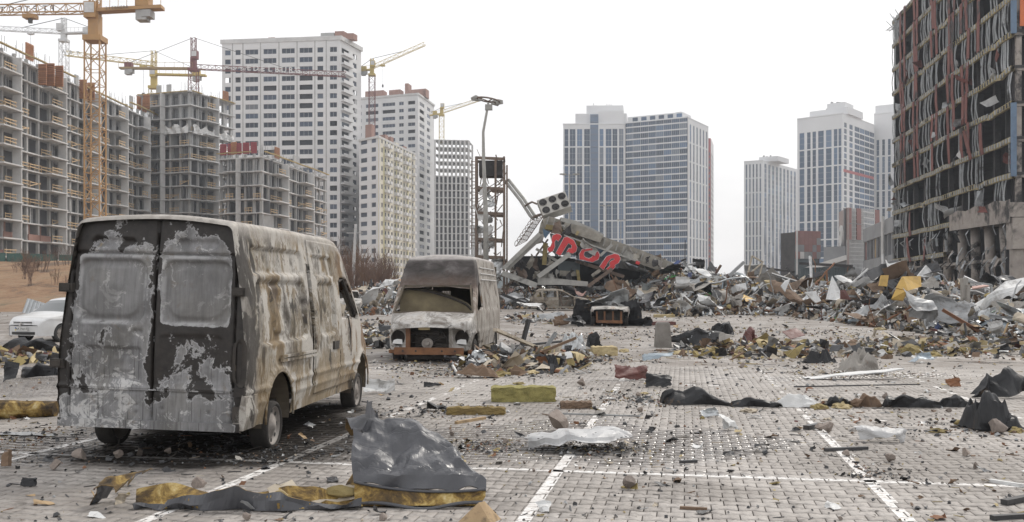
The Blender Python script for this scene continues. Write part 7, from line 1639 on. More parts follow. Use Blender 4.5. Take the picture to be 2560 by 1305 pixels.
def build_burnt_cars():
    # hatchback side-on, facing right
    d = 66.0; root = thing('burnt_hatchback', 'rust coloured burnt out hatchback seen side on below the red letters', 'car', (0, 0, 0), (0, 0, R(-90 + 4))); cfg = car_cfg(True, 4, .018); L = cfg['L']; root.location = (PX(1326, d), d, gz(d) - .06)
    wins = [[(.32, .98), (.62, 1.36), (.75, .98)], [(.82, .96), (.80, 1.38), (1.72, 1.40), (1.72, .96)]]
    door = [(1.86, .34), (1.84, 1.40), (2.18, 1.36), (2.88, .98), (2.90, .34)]
    cfg['holes'] = lambda side: [circle(.72, .30, .33), circle(L - .72, .30, .33)] + wins + ([door] if side > 0 else [[(1.84, .96), (1.84, 1.40), (2.18, 1.36), (2.8, .98)]])
    cfg['label'] = lambda s, z, side: 'body'; cfg['toplabel'] = lambda s, f: None if ((2.22 < s < 2.92 or .12 < s < .36) and f < .95) else 'body'; cfg['joined'] = ('body',)
    add_shell(cfg, root, lambda l: M_BC1); car_wheels(root, L, M_TYREB, M_RIM, .28, .74, .72, .72)
    b = MB(); b.box((-.7, .3, .28), (.7, 3.9, .34)); b.box((-.6, 1.0, .34), (.6, 1.15, 1.0)); b.box((-.6, 3.0, .34), (.6, 3.9, .75)); b.build('floor_pan', [M_CHAR], root); b = MB(); b.tube([(.5, 2.2, .35), (.55, 2.0, .9), (.5, 2.05, 1.1), (.2, 2.05, 1.1), (.15, 2.0, .9), (.2, 2.2, .35)], .025, 6); b.build('seat_frame', [M_RUST], root); MB().bar((.78, 2.2, .36), (.76, 2.6, .8), .04).build('door_strut', [M_RUST], root)
    # crushed car facing the camera, roof sheet peeled up
    d = 43.5; root = thing('crushed_car', 'crushed burnt car facing the camera with its torn roof peaked up', 'car', (0, 0, 0), (0, 0, R(180 - 10))); cfg = car_cfg(True, 9, .04, .90); th = R(170); fwd = Vector((-math.sin(th), math.cos(th), 0)); g0 = GP(1512, 818); root.location = Vector((PX(1522, d), d, gz(d) - .08)) - fwd * 3.95
    zt = [(0, .5), (.3, .8), (.9, .9), (1.6, .95), (2.2, 1.0), (2.9, .96), (3.3, .95), (3.75, .92), (3.95, .86), (4.0, .82)]; cfg['ztop'] = pw(zt)
    cfg['holes'] = lambda side: [circle(.72, .30, .33), circle(3.25, .30, .35)]; cfg['label'] = lambda s, z, side: None if s > 3.6 and z < .72 else 'body'; cfg['toplabel'] = lambda s, f: ('bonnet' if s > 3.0 else (None if .9 < s < 2.9 and f < .9 else 'body')); cfg['joined'] = ('body', 'bonnet')
    add_shell(cfg, root, lambda l: M_BC2); car_wheels(root, 4.0, M_TYREB, M_RIM, .26, .76, .75, .72)
    b = MB(); b.box((-.62, 3.45, .25), (.62, 3.55, .8)); b.box((-.3, 3.55, .3), (.25, 3.75, .62), 0, None, .03); b.build('engine_bay', [M_CHAR], root)
    for x in (-.55, -.18, .2, .55): MB().box((x - .04, 3.78, .3), (x + .04, 3.86, .74)).build('front_post', [M_RUSTO], root)
    MB().box((-.6, 3.8, .2), (.6, 3.9, .34), 0, None, .02).build('bumper_beam', [M_RUSTO], root); MB().box((-.7, .3, .26), (.7, 3.4, .32)).build('floor_pan', [M_CHAR], root)
    for i, (x, y, z, w, h, rot, m_, nm) in enumerate(((1.0, 3.0, .35, 1.5, 1.7, (R(78), R(-8), R(15)), M_DARKS, 'torn_roof_sheet'), (.2, 2.6, .95, 2.0, 1.1, (R(28), R(6), R(4)), DM['silver'], 'torn_roof_sheet'), (-.95, 3.1, .25, 1.2, 1.9, (R(82), R(14), R(-30)), M_DARKS, 'torn_side_sheet'), (-1.25, 3.4, .0, 1.4, .9, (R(70), R(5), R(-10)), M_DARKS, 'torn_wing'), (-.6, 2.9, .75, .9, .8, (R(60), R(20), 0), DM['white'], 'torn_side_sheet'))):
        o = sheet_mb(crumple(w, h, 12, 12, 4200 + i, 4, .9, .12, .05), .015).build(nm, [m_], root, rot=rot); o.location = (x, y, z)
    # far burnt car seen through the first van's window
    d = 57.0; root = thing('burnt_car', 'burnt car front glimpsed beside the first van before the bent wreckage', 'car', (0, 0, 0), (0, 0, R(180 + 8))); cfg = car_cfg(True, 14, .03); th = R(188); fwd = Vector((-math.sin(th), math.cos(th), 0)); root.location = Vector((PX(868, d), d, gz(d) - .05)) - fwd * 4
    cfg['holes'] = lambda side: [circle(.72, .30, .33), circle(3.25, .30, .35), [(.82, .96), (.80, 1.38), (2.1, 1.38), (2.8, .98)]]; cfg['label'] = lambda s, z, side: 'body'; cfg['toplabel'] = lambda s, f: None if 2.22 < s < 2.92 and f < .94 else 'body'; cfg['joined'] = ('body',)
    add_shell(cfg, root, lambda l: M_BC2); car_wheels(root, 4.0, M_TYREB, M_RIM, .27, .74, .75, .72); MB().box((-.5, 3.95, .45), (.5, 4.02, .62)).build('grille_opening', [M_CHAR], root); MB().box((-.7, .3, .26), (.7, 3.4, .32)).build('floor_pan', [M_CHAR], root)
k_ = NT('charcoal_gloss_sheet'); _p = k_.co('Object'); M_DARKS = k_.bump(k_.noise(_p, 5, 5, .6), .25, .02).done(k_.mix(k_.math('MULTIPLY', k_.smooth(k_.noise(_p, 2.2, 6, .7, .5), .58, .66), .6), k_.ramp(k_.noise(_p, 4, 5), [(.3, (.018, .0185, .02)), (.7, (.036, .037, .04))]), (.16, .11, .07)), k_.ramp(k_.noise(_p, 3, 4), [(.3, .38), (.7, .6)]), .0, .25)
build_burnt_cars()
# ------------------------------------------------------------------ debris lying on the paved lot
M_STONE = mat('rubble_stone', (.34, .29, .255), (.24, .20, .175), .9, scale=5, bump=.4, var=.35); M_BRKO = mat('brick_bit', (.42, .15, .08), (.33, .12, .07), .9, scale=6, bump=.3, var=.3)
M_GOLD = NT('gold_scorched_backing')
def _gold():
    k = M_GOLD; p = k.co('Object'); c = k.ramp(k.noise(p, 5.5, 7, .7, .5), [(.34, (.022, .014, .007)), (.47, (.11, .066, .018)), (.56, (.30, .195, .05)), (.64, (.48, .36, .14)), (.70, (.56, .47, .28)), (.8, (.05, .032, .014))]); k.bump(k.noise(p, 18, 5, .7), .6, .02); return k.done(c, .7)
M_GOLD = _gold()
def _plastic():
    k = NT('charcoal_coated_sheet'); p = k.co('Object'); x, y, z = k.sep(p)
    ln = k.math('ABSOLUTE', k.math('SUBTRACT', k.math('FRACT', k.math('MULTIPLY', y, 5.2)), .5)); c = k.ramp(k.noise(p, 2.0, 4), [(.3, (.060, .062, .070)), (.7, (.10, .103, .112))])
    c = k.mix(k.math('MULTIPLY', k.smooth(k.noise(p, 7, 7, .75, .4), .63, .68), .5), c, (.30, .29, .27)); k.bump(k.math('ADD', k.noise(p, 7, 4, .6), k.math('MULTIPLY', k.smooth(ln, .0, .03), .5)), .28, .02)
    return k.done(c, k.ramp(k.noise(p, 4, 4), [(.35, .28), (.65, .52)]), .0, .4)
M_CHARC = _plastic()
def put_sheet(name, lab, p, mats, loc, rot, t=.01, parent=None, smooth=False):
    o = sheet_mb(p, t, 0, 1 if len(mats) > 1 else None).build(name, mats, None, smooth); o.location = loc; o.rotation_euler = rot; return tag(o, lab, 'metal sheet')
def surf(fn, n, m): return np.array([[fn(u, v) for v in np.linspace(0, 1, m)] for u in np.linspace(0, 1, n)])
_tab = np.random.RandomState(12).uniform(-1, 1, (64, 64))
def facet(u, v):                                           # piecewise flat height, creased along triangle edges
    u += .35 * mnoise.noise((u * .6, v * .6, 2)); v += .35 * mnoise.noise((u * .6, v * .6, 8)); i_, j_ = int(math.floor(u)), int(math.floor(v)); fu, fv = u - i_, v - j_; T = lambda a_, b_: _tab[a_ % 64, b_ % 64]
    return T(i_, j_) + fu * (T(i_+1, j_) - T(i_, j_)) + fv * (T(i_+1, j_+1) - T(i_+1, j_)) if fu > fv else T(i_, j_) + fv * (T(i_, j_+1) - T(i_, j_)) + fu * (T(i_+1, j_+1) - T(i_, j_+1))
def barrel(w, h, seed, peak=.5, open_=.12):
    """bent leaf of sheet: bulges forward, leans back, ends pinched and one edge kinked"""
    def fn(u, v):
        e = math.sin(math.pi * u ** (math.log(.5) / math.log(peak))) ** .55; k = mnoise.noise((u * 3 + seed, 0, 0)); top = h * (open_ + (1 - open_) * e) * (1 + .25 * k + .28 * facet(u * 7 + seed, 3.3))
        a = v * 1.45; f1 = facet(u * 5 + seed, v * 1.6); return ((u - .5) * w + .07 * w * k * v + .03 * w * facet(v * 5 + seed, u * 2), -h * .5 * math.cos(a * .9) * (.35 + .65 * e) + .42 * h * f1 + .5 * h * v * k, max(0, top * math.sin(a) + .14 * h * facet(u * 9 + seed * 3, v * 3 + 5) * v))
    return surf(fn, 22, 12)
def dome(w, h, dep, seed):
    def fn(u, v):
        a, b = abs(2*u - 1), abs(2*v - 1); z = (1 - a ** 2.2) * max(0, 1 - b ** 2.2) ** .8; k = min(1, 4 * min(u, 1 - u, v, 1 - v) + .15)
        return ((u - .5) * w * (1 + .12 * facet(u * 3 + seed, v * 3)), (v - .5) * dep, max(.004, h * (z * .7 + (.62 * facet(u * 4.5 + seed, v * 4) + .34 * facet(u * 10 + seed, v * 9)) * k)))
    return surf(fn, 26, 22)
def build_big_sheet():
    """the large crumpled panel in the foreground: a domed, creased skin with a gold insulated underside and a strip trailing to the left"""
    c = GP(1040, 1262); r = thing('crumpled_panel', 'large crumpled charcoal cladding panel with gold scorched lining in the foreground', 'cladding panel', (c.x, c.y, 0))
    k = c.y / FPX
    W = lambda x, y, z, dd=0.0: Vector((PX(x, c.y + dd) - c.x, dd, z))
    q = random.Random(3)
    # skin: rows from the front lip (v=0) back and up over the hump to the torn tail
    rows = []
    prof = [  # (left photo x, right photo x, z left, z mid, z right, depth offset)
        (884, 1215, .20, .06, .14, -.02), (880, 1216, .30, .16, .20, .05), (878, 1190, .38, .26, .24, .15), (880, 1160, .46, .36, .32, .26), (884, 1150, .52, .45, .38, .36), (882, 1135, .56, .52, .42, .44), (878, 1128, .58, .60, .44, .52), (872, 1115, .62, .66, .46, .60), (868, 1095, .66, .69, .47, .68), (866, 1070, .66, .68, .46, .76), (864, 1050, .62, .62, .38, .84), (866, 1035, .5, .42, .25, .95)]
    n = 26
    for i, (xl, xr, zl, zm, zr, dd) in enumerate(prof):
        row = []
        for j in range(n):
            f = j / (n - 1); x = xl + (xr - xl) * f; z = zl * (1 - f) ** 2 + zr * f ** 2 + 2 * (zm * 1.25) * f * (1 - f) if True else 0
            z = (zl * (1 - f) + zr * f) * .45 + .55 * z; cr = .030 * mnoise.noise((f * 6.5, i * .75, 1.3)) + .034 * (abs(mnoise.noise((f * 4 + i * .25, i * .5 - f * 3, 7))) - .2)
            row.append(W(x, 0, max(.02, z * .95 + cr), dd + .05 * mnoise.noise((f * 5, i * .6, 4))))
        rows.append(row)
    # refine, then press facets and creases into the skin
    A = np.array([[tuple(p) for p in row] for row in rows]); m2, n2 = 60, 72; B = np.zeros((m2, n2, 3))
    for i in range(m2):
        t = i / (m2 - 1) * (len(rows) - 1); a = int(min(t, len(rows) - 2)); f = t - a; row = A[a] * (1 - f) + A[a + 1] * f
        for j in range(n2):
            g = j / (n2 - 1) * (n - 1); e = int(min(g, n - 2)); h = g - e; B[i, j] = row[e] * (1 - h) + row[e + 1] * h
    for i in range(m2):
        for j in range(n2):
            x_, y_ = B[i, j, 0] + 9, B[i, j, 1] + 9; k2 = min(1, i / 5) * min(1, j / 4 + .2, (n2 - 1 - j) / 4 + .2)
            B[i, j, 2] += (.085 * facet(x_ * 3.4 + y_, y_ * 4.4) + .046 * facet(x_ * 7 - y_ * 3, y_ * 8 + 7) + .010 * facet(x_ * 19, y_ * 22)) * k2; B[i, j, 1] += .05 * facet(x_ * 4 + 20, y_ * 5) * k2
            B[i, j, 2] = max(.012, B[i, j, 2])
    sheet_mb(B, -.012, 0, 1).build('skin', [M_CHARC, M_GOLD], r)
    # under-tray: the gold lined lower lip in front
    rows = []
    for i, (off, zz) in enumerate(((-.02, 1.0), (-.06, .55), (-.10, .18), (-.04, .02), (.2, .01))):
        row = []
        for j in range(22):
            f = j / 21; x = 886 + (1214 - 886) * f; lip = (.20 * (1 - f) ** 2 + .14 * f ** 2 + 2 * .075 * f * (1 - f)); sag = math.sin(f * math.pi) ** .6
            row.append(W(x - 10 * (i > 1) * (f > .9), 0, max(.006, lip * .93 * zz + .01 * mnoise.noise((f * 9, i, 2))), off * sag - .03 * (1 - zz) + .03 * mnoise.noise((f * 4, i * .8, 8))))
        rows.append(row)
    MB().grid(rows).build('lining', [M_GOLD], r)
    b = MB(); b.tube([W(886 + 328 * f, 0, max(.03, (.20 * (1 - f) ** 2 + .14 * f ** 2 + .15 * f * (1 - f)) * .95), -.03) for f in np.linspace(0, 1, 16)], .012, 6); b.build('rolled_edge', [M_CHARC], r)
    b = MB(); b.tube([W(895 + 310 * f, 0, .02 + .02 * math.sin(f * 9), -.12 * math.sin(f * math.pi) ** .6 - .03) for f in np.linspace(0, 1, 16)], .014, 6); b.build('lower_edge', [M_CHARC], r)
    # torn flap at the left end of the hump, gold side out
    o = sheet_mb(crumple(.28, .75, 9, 14, 77, 4, 1.1, .12, .05), .008, 0, 1).build('torn_flap', [M_CHARC, M_GOLD], r); o.location = W(866, 0, .30, .62); o.rotation_euler = (R(82), R(12), R(70))
    # trailing strip to the left, a trough folded open
    r2 = thing('torn_cladding_strip', 'long torn cladding strip with gold lining trailing from the crumpled panel', 'cladding panel', (c.x, c.y, 0))
    def trough(f):                                            # photo x, front height, back height, width
        x = 335 + (905 - 335) * f; return x, .03 + .14 * math.sin(f * math.pi * 1.15) ** 2 * (f > .15) + .10 * max(0, f - .8) * 3, .10 + .05 * math.sin(f * 11), .20 - .06 * f
    rows = []
    for i in range(60):
        f = i / 59; x, hf, hb, wd = trough(f); base = -.06 - .05 * math.sin(f * 3)
        tw = mnoise.noise((f * 5, 0, 3)); pf = W(x, 0, hf + .02 * tw + .05 * facet(f * 14, 1.2) * (.3 + hf * 4), base - .10 + .05 * facet(f * 11, 5.5)); p1 = W(x, 0, .012, base - .09 + .06 * facet(f * 13, 9.1)); p2 = W(x + 4, 0, .02, base + .04); p3 = W(x + 6, 0, hb + .03 * mnoise.noise((f * 9, 5, 2)), base + wd)
        rows.append([tuple(pf), tuple(pf * .5 + p1 * .5 + Vector((0, -.025 + .05 * facet(f * 16, 2.7), .02 * facet(f * 16, 8)))), tuple(p1), tuple(p1 * .5 + p2 * .5), tuple(p2), tuple(p2 * .5 + p3 * .5), tuple(p3)])
    sheet_mb(np.array(rows), .008, 0, 1).build('strip', [M_GOLD, M_CHARC], r2)
    o = sheet_mb(crumple(.62, .22, 14, 6, 91, 4, .8, .12, .06, .5), .006, 0, 1).build('strip_tail', [M_GOLD, M_CHARC], r2); o.location = W(300, 0, .0, .07); o.rotation_euler = (R(25), 0, R(-12))
    for i, (x, z, dd, s) in enumerate(((855, .05, .02, .17), (700, .03, .02, .13), (745, .03, .03, .10), (655, .02, .05, .07), (720, .02, -.01, .08))):
        o = rock_mb(600 + i, s).build('foam_lump', [M_FOAM if i % 2 else M_WOOL], r2); o.location = W(x, 0, z, dd); o.scale = (1.5, .8, 1.0)
    o = sheet_mb(crumple(.75, .2, 12, 5, 55, 1, .3, .2, .03), .006).build('pale_lining', [DM['tan']], r2); o.location = W(790, 0, .07, .06); o.rotation_euler = (R(22), 0, R(2))
build_big_sheet()
def build_lot_debris():
    rr = random.Random(21)
    def at(x, y, dz=0.0): p = GP(x, y); return Vector((p.x, p.y, gz(p.y) + dz))
    def pxm(y): return GP(1280, y).y / FPX                      # metres per photo pixel there
    # ---- insulation slabs
    def slab(lab, x, y, w, h, dp, rot, m_, seed, name='wool_slab'):
        s = pxm(y); b = MB(); nx, ny, nz_ = 30, 9, 7; q = random.Random(seed); W_, D_, H_ = w * s, dp, h * s
        def pt(i, j, k_): 
            u, v, t = i / nx - .5, j / ny - .5, k_ / nz_; e = .016 * mnoise.noise((u * 9 + seed, v * 7, t * 5)) + .012 * mnoise.noise((u * 30 + seed, v * 20, t * 14)); ch = 1 - .25 * max(0, abs(u) - .46) * 8 * (t > .5)
            return ((u * W_ * (1 + .03 * mnoise.noise((v * 3, t * 4, seed)))) + e, v * D_ + e, (t * H_ + e * 1.2) * (1 if t < .5 else ch) + (0 if t else 0))
        b.grid([[pt(i, j, nz_) for j in range(ny + 1)] for i in range(nx + 1)]); b.grid([[pt(i, 0, k_) for k_ in range(nz_ + 1)] for i in range(nx + 1)]); b.grid([[pt(i, ny, k_) for k_ in range(nz_ + 1)] for i in range(nx + 1)]); b.grid([[pt(0, j, k_) for k_ in range(nz_ + 1)] for j in range(ny + 1)]); b.grid([[pt(nx, j, k_) for k_ in range(nz_ + 1)] for j in range(ny + 1)])
        o = b.build(name, [m_]); o.location = at(x, y); o.rotation_euler = (0, 0, rot); return tag(o, lab, 'insulation')
    M_WG = mat('mineral_wool_green', (.36, .32, .12), (.21, .19, .07), .95, scale=9, bump=.7)
    slab('thick yellow green mineral wool slab lying in the middle of the lot', 1308, 1002, 158, 36, .34, .03, M_WG, 1)
    slab('thin brownish yellow wool strip left of the thick slab', 1190, 1036, 145, 18, .16, -.02, mat('wool_brown', (.27, .20, .075), (.19, .14, .06), .95, scale=7, bump=.6), 2)
    slab('small brown foam block with pale end near the thick slab', 1440, 1020, 78, 16, .16, .05, DM['brown'], 3)
    slab('yellow insulation block lying before the second van wreckage', 1510, 888, 60, 22, .5, .1, M_FOAM, 4); slab('flat yellow insulation board by the grey post', 1660, 793, 50, 7, .6, 0, M_FOAM, 5); slab('dark red flat beam lying by the grey post', 1645, 812, 86, 8, .5, 0, DM['red'], 6, 'red_beam')
    # ---- sheets placed one by one: (label, x, y, width px, height px, seed, material, folds, tilt, yaw, back)
    S = [('pale grey bent sheet with a dark hollow end in mid foreground', 1450, 1132, 280, 66, 61, 'pale', 4, .20, .08, 'dark'), ('white sheet lying beside a wool lump in right foreground', 2220, 1108, 135, 42, 62, 'pale', 3, .25, -.2, None), ('crumpled silver sheet before the front wheel of the first van', 945, 986, 80, 42, 63, 'white', 4, .5, .3, None),  # dark backing on the pale sheet paints the shade of its hollow
         ('dark red folded sheet lying behind the yellow slab', 1580, 952, 88, 42, 64, 'red', 4, .6, .2, 'dark'), ('charcoal folded corner sheet beside the red folded sheet', 1650, 970, 70, 38, 65, 'dark', 4, .6, -.3, None), ('grey green crumpled bag like sheet on the right middle lot', 2157, 936, 105, 70, 66, 'conc', 5, .7, .2, None), ('long curled charcoal sheet beside the grey post', 1752, 868, 172, 50, 67, 'dark', 2, .35, .1, 'silver'),
         ('charcoal peaked sheet standing above the curled one', 1808, 842, 65, 40, 68, 'dark', 3, 1.1, -.2, None), ('rust red curled strip beside the charcoal peak', 1883, 860, 50, 44, 69, 'red', 3, .8, .3, None), ('flat brick red plank resting on the wool heap', 1990, 848, 58, 28, 70, 'red', 0, .25, .5, None), ('charcoal sheet edge entering from the right', 2530, 998, 170, 80, 71, 'dark', 3, .45, .2, None),
         ('glossy black crumpled foil heap at the right edge', 2505, 1078, 150, 108, 72, 'gloss', 7, .9, .1, None), ('small white bent channel lying near the long strip', 1826, 1078, 48, 42, 73, 'white', 3, .4, .6, None), ('grey bent flashing above the white channel', 1776, 1043, 48, 27, 74, 'silver', 3, .5, .1, None), ('black sheet flap lying in front of the white car', 70, 888, 180, 46, 75, 'gloss', 2, .35, -.1, None),
         ('brown black curled sheet left of the first van', 92, 946, 105, 46, 76, 'dark', 3, .8, .1, None), ('twisted dark scrap at the left edge before the van', 20, 955, 40, 54, 77, 'dark', 4, 1.0, .2, None), ('crumpled foil over the van side heap', 1190, 912, 75, 40, 78, 'silver', 5, .7, .1, None), ('brown rumpled sheet at the foot of the heap by the second van', 1190, 946, 115, 40, 79, 'brown', 5, .5, .1, None),
         ('silver crumpled sheet on the beam heap', 1435, 884, 85, 55, 80, 'silver', 6, .8, .2, None), ('charcoal pointed flap on the beam heap', 1490, 876, 50, 48, 81, 'dark', 2, 1.2, .5, None), ('black crushed bag by the light panel', 1372, 925, 55, 42, 82, 'gloss', 6, .8, 0, None), ('pale framed panel leaning on the heap', 1412, 912, 46, 34, 83, 'white', 0, .7, .1, None), ('grey bent channel right of the beam heap', 1650, 906, 80, 26, 84, 'blue', 1, .2, -.4, None),
         ('black crumpled sheet on the wool heap', 2055, 908, 90, 40, 85, 'gloss', 6, .6, .2, None), ('black torn sheet right of the wool heap', 2150, 886, 100, 32, 86, 'gloss', 4, .4, -.2, None), ('pale blue grey torn sheet on the right lot', 2312, 908, 60, 28, 87, 'blue', 3, .4, .3, None), ('flat pale board lying on the right middle lot', 2140, 950, 250, 30, 88, 'white', 0, .01, .05, None), ('rusty fragment on the right lot', 2388, 968, 42, 24, 89, 'rust', 3, .5, .2, None), ('curled dark scrap in the left foreground', 68, 1218, 42, 24, 90, 'dark', 4, 1.0, .2, None), ('upright brown scrap at the left edge foreground', 10, 1168, 24, 44, 91, 'brown', 3, 1.2, .2, None), ('flat grey strip lying left of the first van', 60, 1092, 150, 10, 92, 'grey', 2, .08, .05, None), ('black flat scrap beside the first van wheel', 1080, 968, 45, 14, 93, 'dark', 3, .5, .1, None), ('dark crumpled knot left of the wool strip', 1092, 1030, 60, 28, 94, 'dark', 6, .8, .1, None), ('silver scrap heap by the burnt hatchback', 1325, 780, 70, 26, 95, 'white', 5, .6, .1, None), ('dark drum shaped scrap by the second van', 1285, 768, 42, 40, 96, 'dark', 2, 1.1, .1, None), ('dark grid panel lying before the hatchback', 1375, 803, 80, 24, 97, 'grey', 1, .9, .1, None), ('brown twisted scrap before the crushed car', 1405, 815, 45, 32, 98, 'brown', 5, .7, .1, None), ('black twisted scrap before the crushed car', 1437, 818, 60, 30, 99, 'dark', 6, .8, .1, None)]
    DMX = dict(DM); DMX['gloss'] = M_DARKS; DMX['dark'] = M_DARKS
    def settle(o, w, h):
        """bake the pose, give the piece its real width and height, rest it on the ground"""
        o.data.transform(o.rotation_euler.to_matrix().to_4x4()); o.rotation_euler = (0, 0, 0); V = np.array([v.co[:] for v in o.data.vertices]); e = V.max(0) - V.min(0)
        kx = w / max(e[0], .01); kz = max(.03, h - .5 * e[1] * kx * CH / max(6, o.location.y)) / max(e[2], .01); kz = min(kz, kx * 4)
        V = (V - (V.max(0) + V.min(0)) / 2) * (kx, kx, kz); V[:, 2] -= V[:, 2].min(); V[:, 1] += e[1] * kx * .4
        o.data.vertices.foreach_set('co', V.ravel()); o.data.update(); o.location.z = gz(o.location.y) + .002
    for lab, x, y, wp_, hp, sd, m_, fo, tilt, yaw, bk in S:
        s = pxm(y); w = wp_ * s; dep = max(.25, min(2.0, hp * s * 1.3)) if tilt < .3 else hp * s * 1.15
        p = crumple(w, dep, 16, 12, sd, fo, 1.2, .13, .05 if fo else .006, 0, .03 * w if fo else .005)
        if sd == 61: p = surf(lambda u, v: ((u - .5) * w + .06 * facet(v * 6, 2.2), (v - .5) * .62 * (.6 + .5 * math.sin(math.pi * u)) + .07 * facet(u * 8, 6.1), .31 * (math.sin(math.pi * (.08 + .86 * u)) ** .8) * (.42 + .58 * math.sin(math.pi * (.22 + .74 * v))) * (1 - .35 * u) + .10 * facet(u * 7, v * 3.5) + .02 * facet(u * 17, v * 9) - (.12 * (1 - u) * (v < .12))), 26, 16); fo = 9
        elif m_ in ('dark', 'gloss', 'red') and fo <= 3 and fo > 0 and hp > 22: p = barrel(w, hp * s, sd, .35 + .3 * ((sd * 37) % 10) / 10); tilt = 0
        elif fo >= 5 and hp > 35: p = dome(w, hp * s, hp * s * 1.2, sd); tilt = 0
        o = put_sheet('bent_sheet', lab, p, [DMX[m_]] + ([DMX[bk]] if bk else []), at(x, y, .005), (tilt, rr.uniform(-.15, .15), yaw), .008)
        settle(o, wp_ * s, hp * s)
    # ---- the long low strip of bent sheet across the right: several leaves in a row
    L_ = [(1745, 1016, 175, 50, 'dark', .6), (1895, 1020, 130, 27, 'dark', .8), (2005, 1020, 125, 38, 'white', .5), (2105, 1020, 65, 32, 'dark', .9), (2170, 1020, 85, 38, 'brown', .8), (2285, 1021, 160, 36, 'dark', .9), (2390, 1020, 90, 34, 'dark', .9)]
    for i, (x, y, wp_, hp, m_, ti) in enumerate(L_):
        s = pxm(y); p = barrel(wp_ * s, hp * s, 840 + i, .3 + .4 * ((i * 7) % 5) / 5) if m_ != 'white' else dome(wp_ * s, hp * s, .4, 8); ti = 0; o = put_sheet('cladding_leaf', ['leftmost thick curled leaf of the long dark strip on the right lot', 'black arched leaf of the long strip', 'white crumpled leaf in the middle of the long strip', 'small dark leaf right of the white one in the long strip', 'brown edged leaf of the long strip', 'longest mottled leaf of the long strip', 'rightmost leaf of the long strip before the black foil'][i], p, [DMX[m_]], at(x, y), (ti, 0, R(-8) + rr.uniform(-.1, .1)), .008)
        settle(o, wp_ * s, hp * s)
    # gold roll at the left edge
    p0, p1 = at(-40, 1048), at(140, 1040); b = MB(); n = 16; rows = []
    for i in range(n):
        f = i / (n - 1); c = p0 * (1 - f) + p1 * f; R_ = .135 - .03 * f
        rows.append([(c.x - p0.x, c.y - p0.y + R_ * math.cos(a) * 1.1 * (1 + .15 * mnoise.noise((f * 4, a, 1))), R_ * .95 + R_ * math.sin(a) * (1 + .2 * mnoise.noise((f * 5, a * 1.3, 4)))) for a in np.linspace(0, 2 * math.pi, 15)[:-1]])
    b.grid(rows, closed=True); b.add(rows[-1], [tuple(range(14))]); o = b.build('gold_roll', [M_GOLD]); o.location = p0; tag(o, 'gold lined roll of cladding at the left edge behind the van', 'cladding panel')
    # ---- beams and bars by the second van, posts
    Bm = [('dark upright steel angle sticking up from the heap by the second van', (1300, 885), (1322, 803), .12, 'dark', .0, .0), ('long pale bar falling from the second van into the heap', (1238, 828), (1352, 885), .10, 'tan', 0, .1), ('dark bar beside the long pale bar', (1250, 872), (1405, 860), .10, 'dark', 0, .05), ('short pale bar at the van wheel', (1228, 862), (1290, 892), .10, 'white', 0, .0), ('dark slanted bar crossing the heap', (1300, 905), (1440, 848), .09, 'brown', 0, .15), ('white slanted bar in the beam heap', (1335, 885), (1462, 868), .08, 'white', 0, .1), ('dark foot of the broken bar pointing to the viewer', (1262, 918), (1292, 938), .12, 'brown', 0, 0), ('leaning bar right of the beam heap', (1360, 880), (1390, 835), .14, 'grey', 0, 0), ('long thin dark bar on the right lot', (1985, 968), (2300, 962), .03, 'dark', 0, 0), ('charred stick crossing the right parking line', (2062, 1128), (2168, 1124), .05, 'dark', 0, 0), ('short dark stick in the foreground right of centre', (1700, 1158), (1742, 1156), .04, 'dark', 0, 0), ('thin pale lath near the right edge', (2475, 1205), (2560, 1218), .04, 'white', 0, 0), ('charred stick in the right foreground', (1700, 1272), (1768, 1276), .03, 'brown', 0, 0), ('orange wooden splinter behind the crumpled panel', (1140, 1060), (1212, 1048), .05, 'wood', 0, 0), ('thin metal strip across the lot before the wool block', (1385, 1035), (1600, 1042), .03, 'grey', 0, 0), ('dark stick at the lower right corner', (2480, 1300), (2570, 1294), .05, 'dark', 0, 0), ('black bent bar at the right edge foreground', (2510, 1262), (2570, 1250), .06, 'dark', 0, 0), ('dark plank end at the right lot', (2015, 1075), (2050, 1068), .08, 'dark', 0, 0), ('rusty post standing behind the white car', (47, 750), (40, 708), .12, 'rust', 1, 0), ('rusty upright post at the left edge of the van', (137, 745), (137, 704), .14, 'rust', 1, 0), ('dark post in the wreckage beside the first van', (930, 770), (928, 700), .16, 'dark', 1, 0), ('second dark post in the wreckage beside the first van', (905, 765), (925, 715), .12, 'dark', 1, 0)]
    for lab, a, c, w, m_, up, lift in Bm:
        p = at(*a)
        if up or c[1] < a[1] - 25: q = P(c[0], c[1], p.y + rr.uniform(.0, .3))
        else: q = at(*c, lift)
        if m_ == 'tan' : p = P(a[0], a[1], 21.5); q = at(*c, .1)
        o = MB().bar((0, 0, w * .35), q - p + Vector((0, 0, w * .35)), w, w * .7).build('metal_bar', [DM[m_]]); o.location = p; tag(o, lab, 'bar')
    b = MB(); b.add([(-.25, -.2, 0), (.25, -.2, 0), (.25, .2, 0), (-.25, .2, 0), (-.2, -.16, .74), (.2, -.16, .74), (.2, .16, .74), (-.2, .16, .74), (-.16, -.13, .78), (.16, -.13, .78), (.16, .13, .78), (-.16, .13, .78)], [(0,1,5,4),(1,2,6,5),(2,3,7,6),(3,0,4,7),(4,5,9,8),(5,6,10,9),(6,7,11,10),(7,4,8,11),(8,9,10,11)]); o = b.build('bollard', [debris_mat('weathered_block', (.26, .245, .225), (.17, .155, .14), .9)]); o.location = at(1657, 868); tag(o, 'grey square weathered block standing at mid lot', 'bollard')
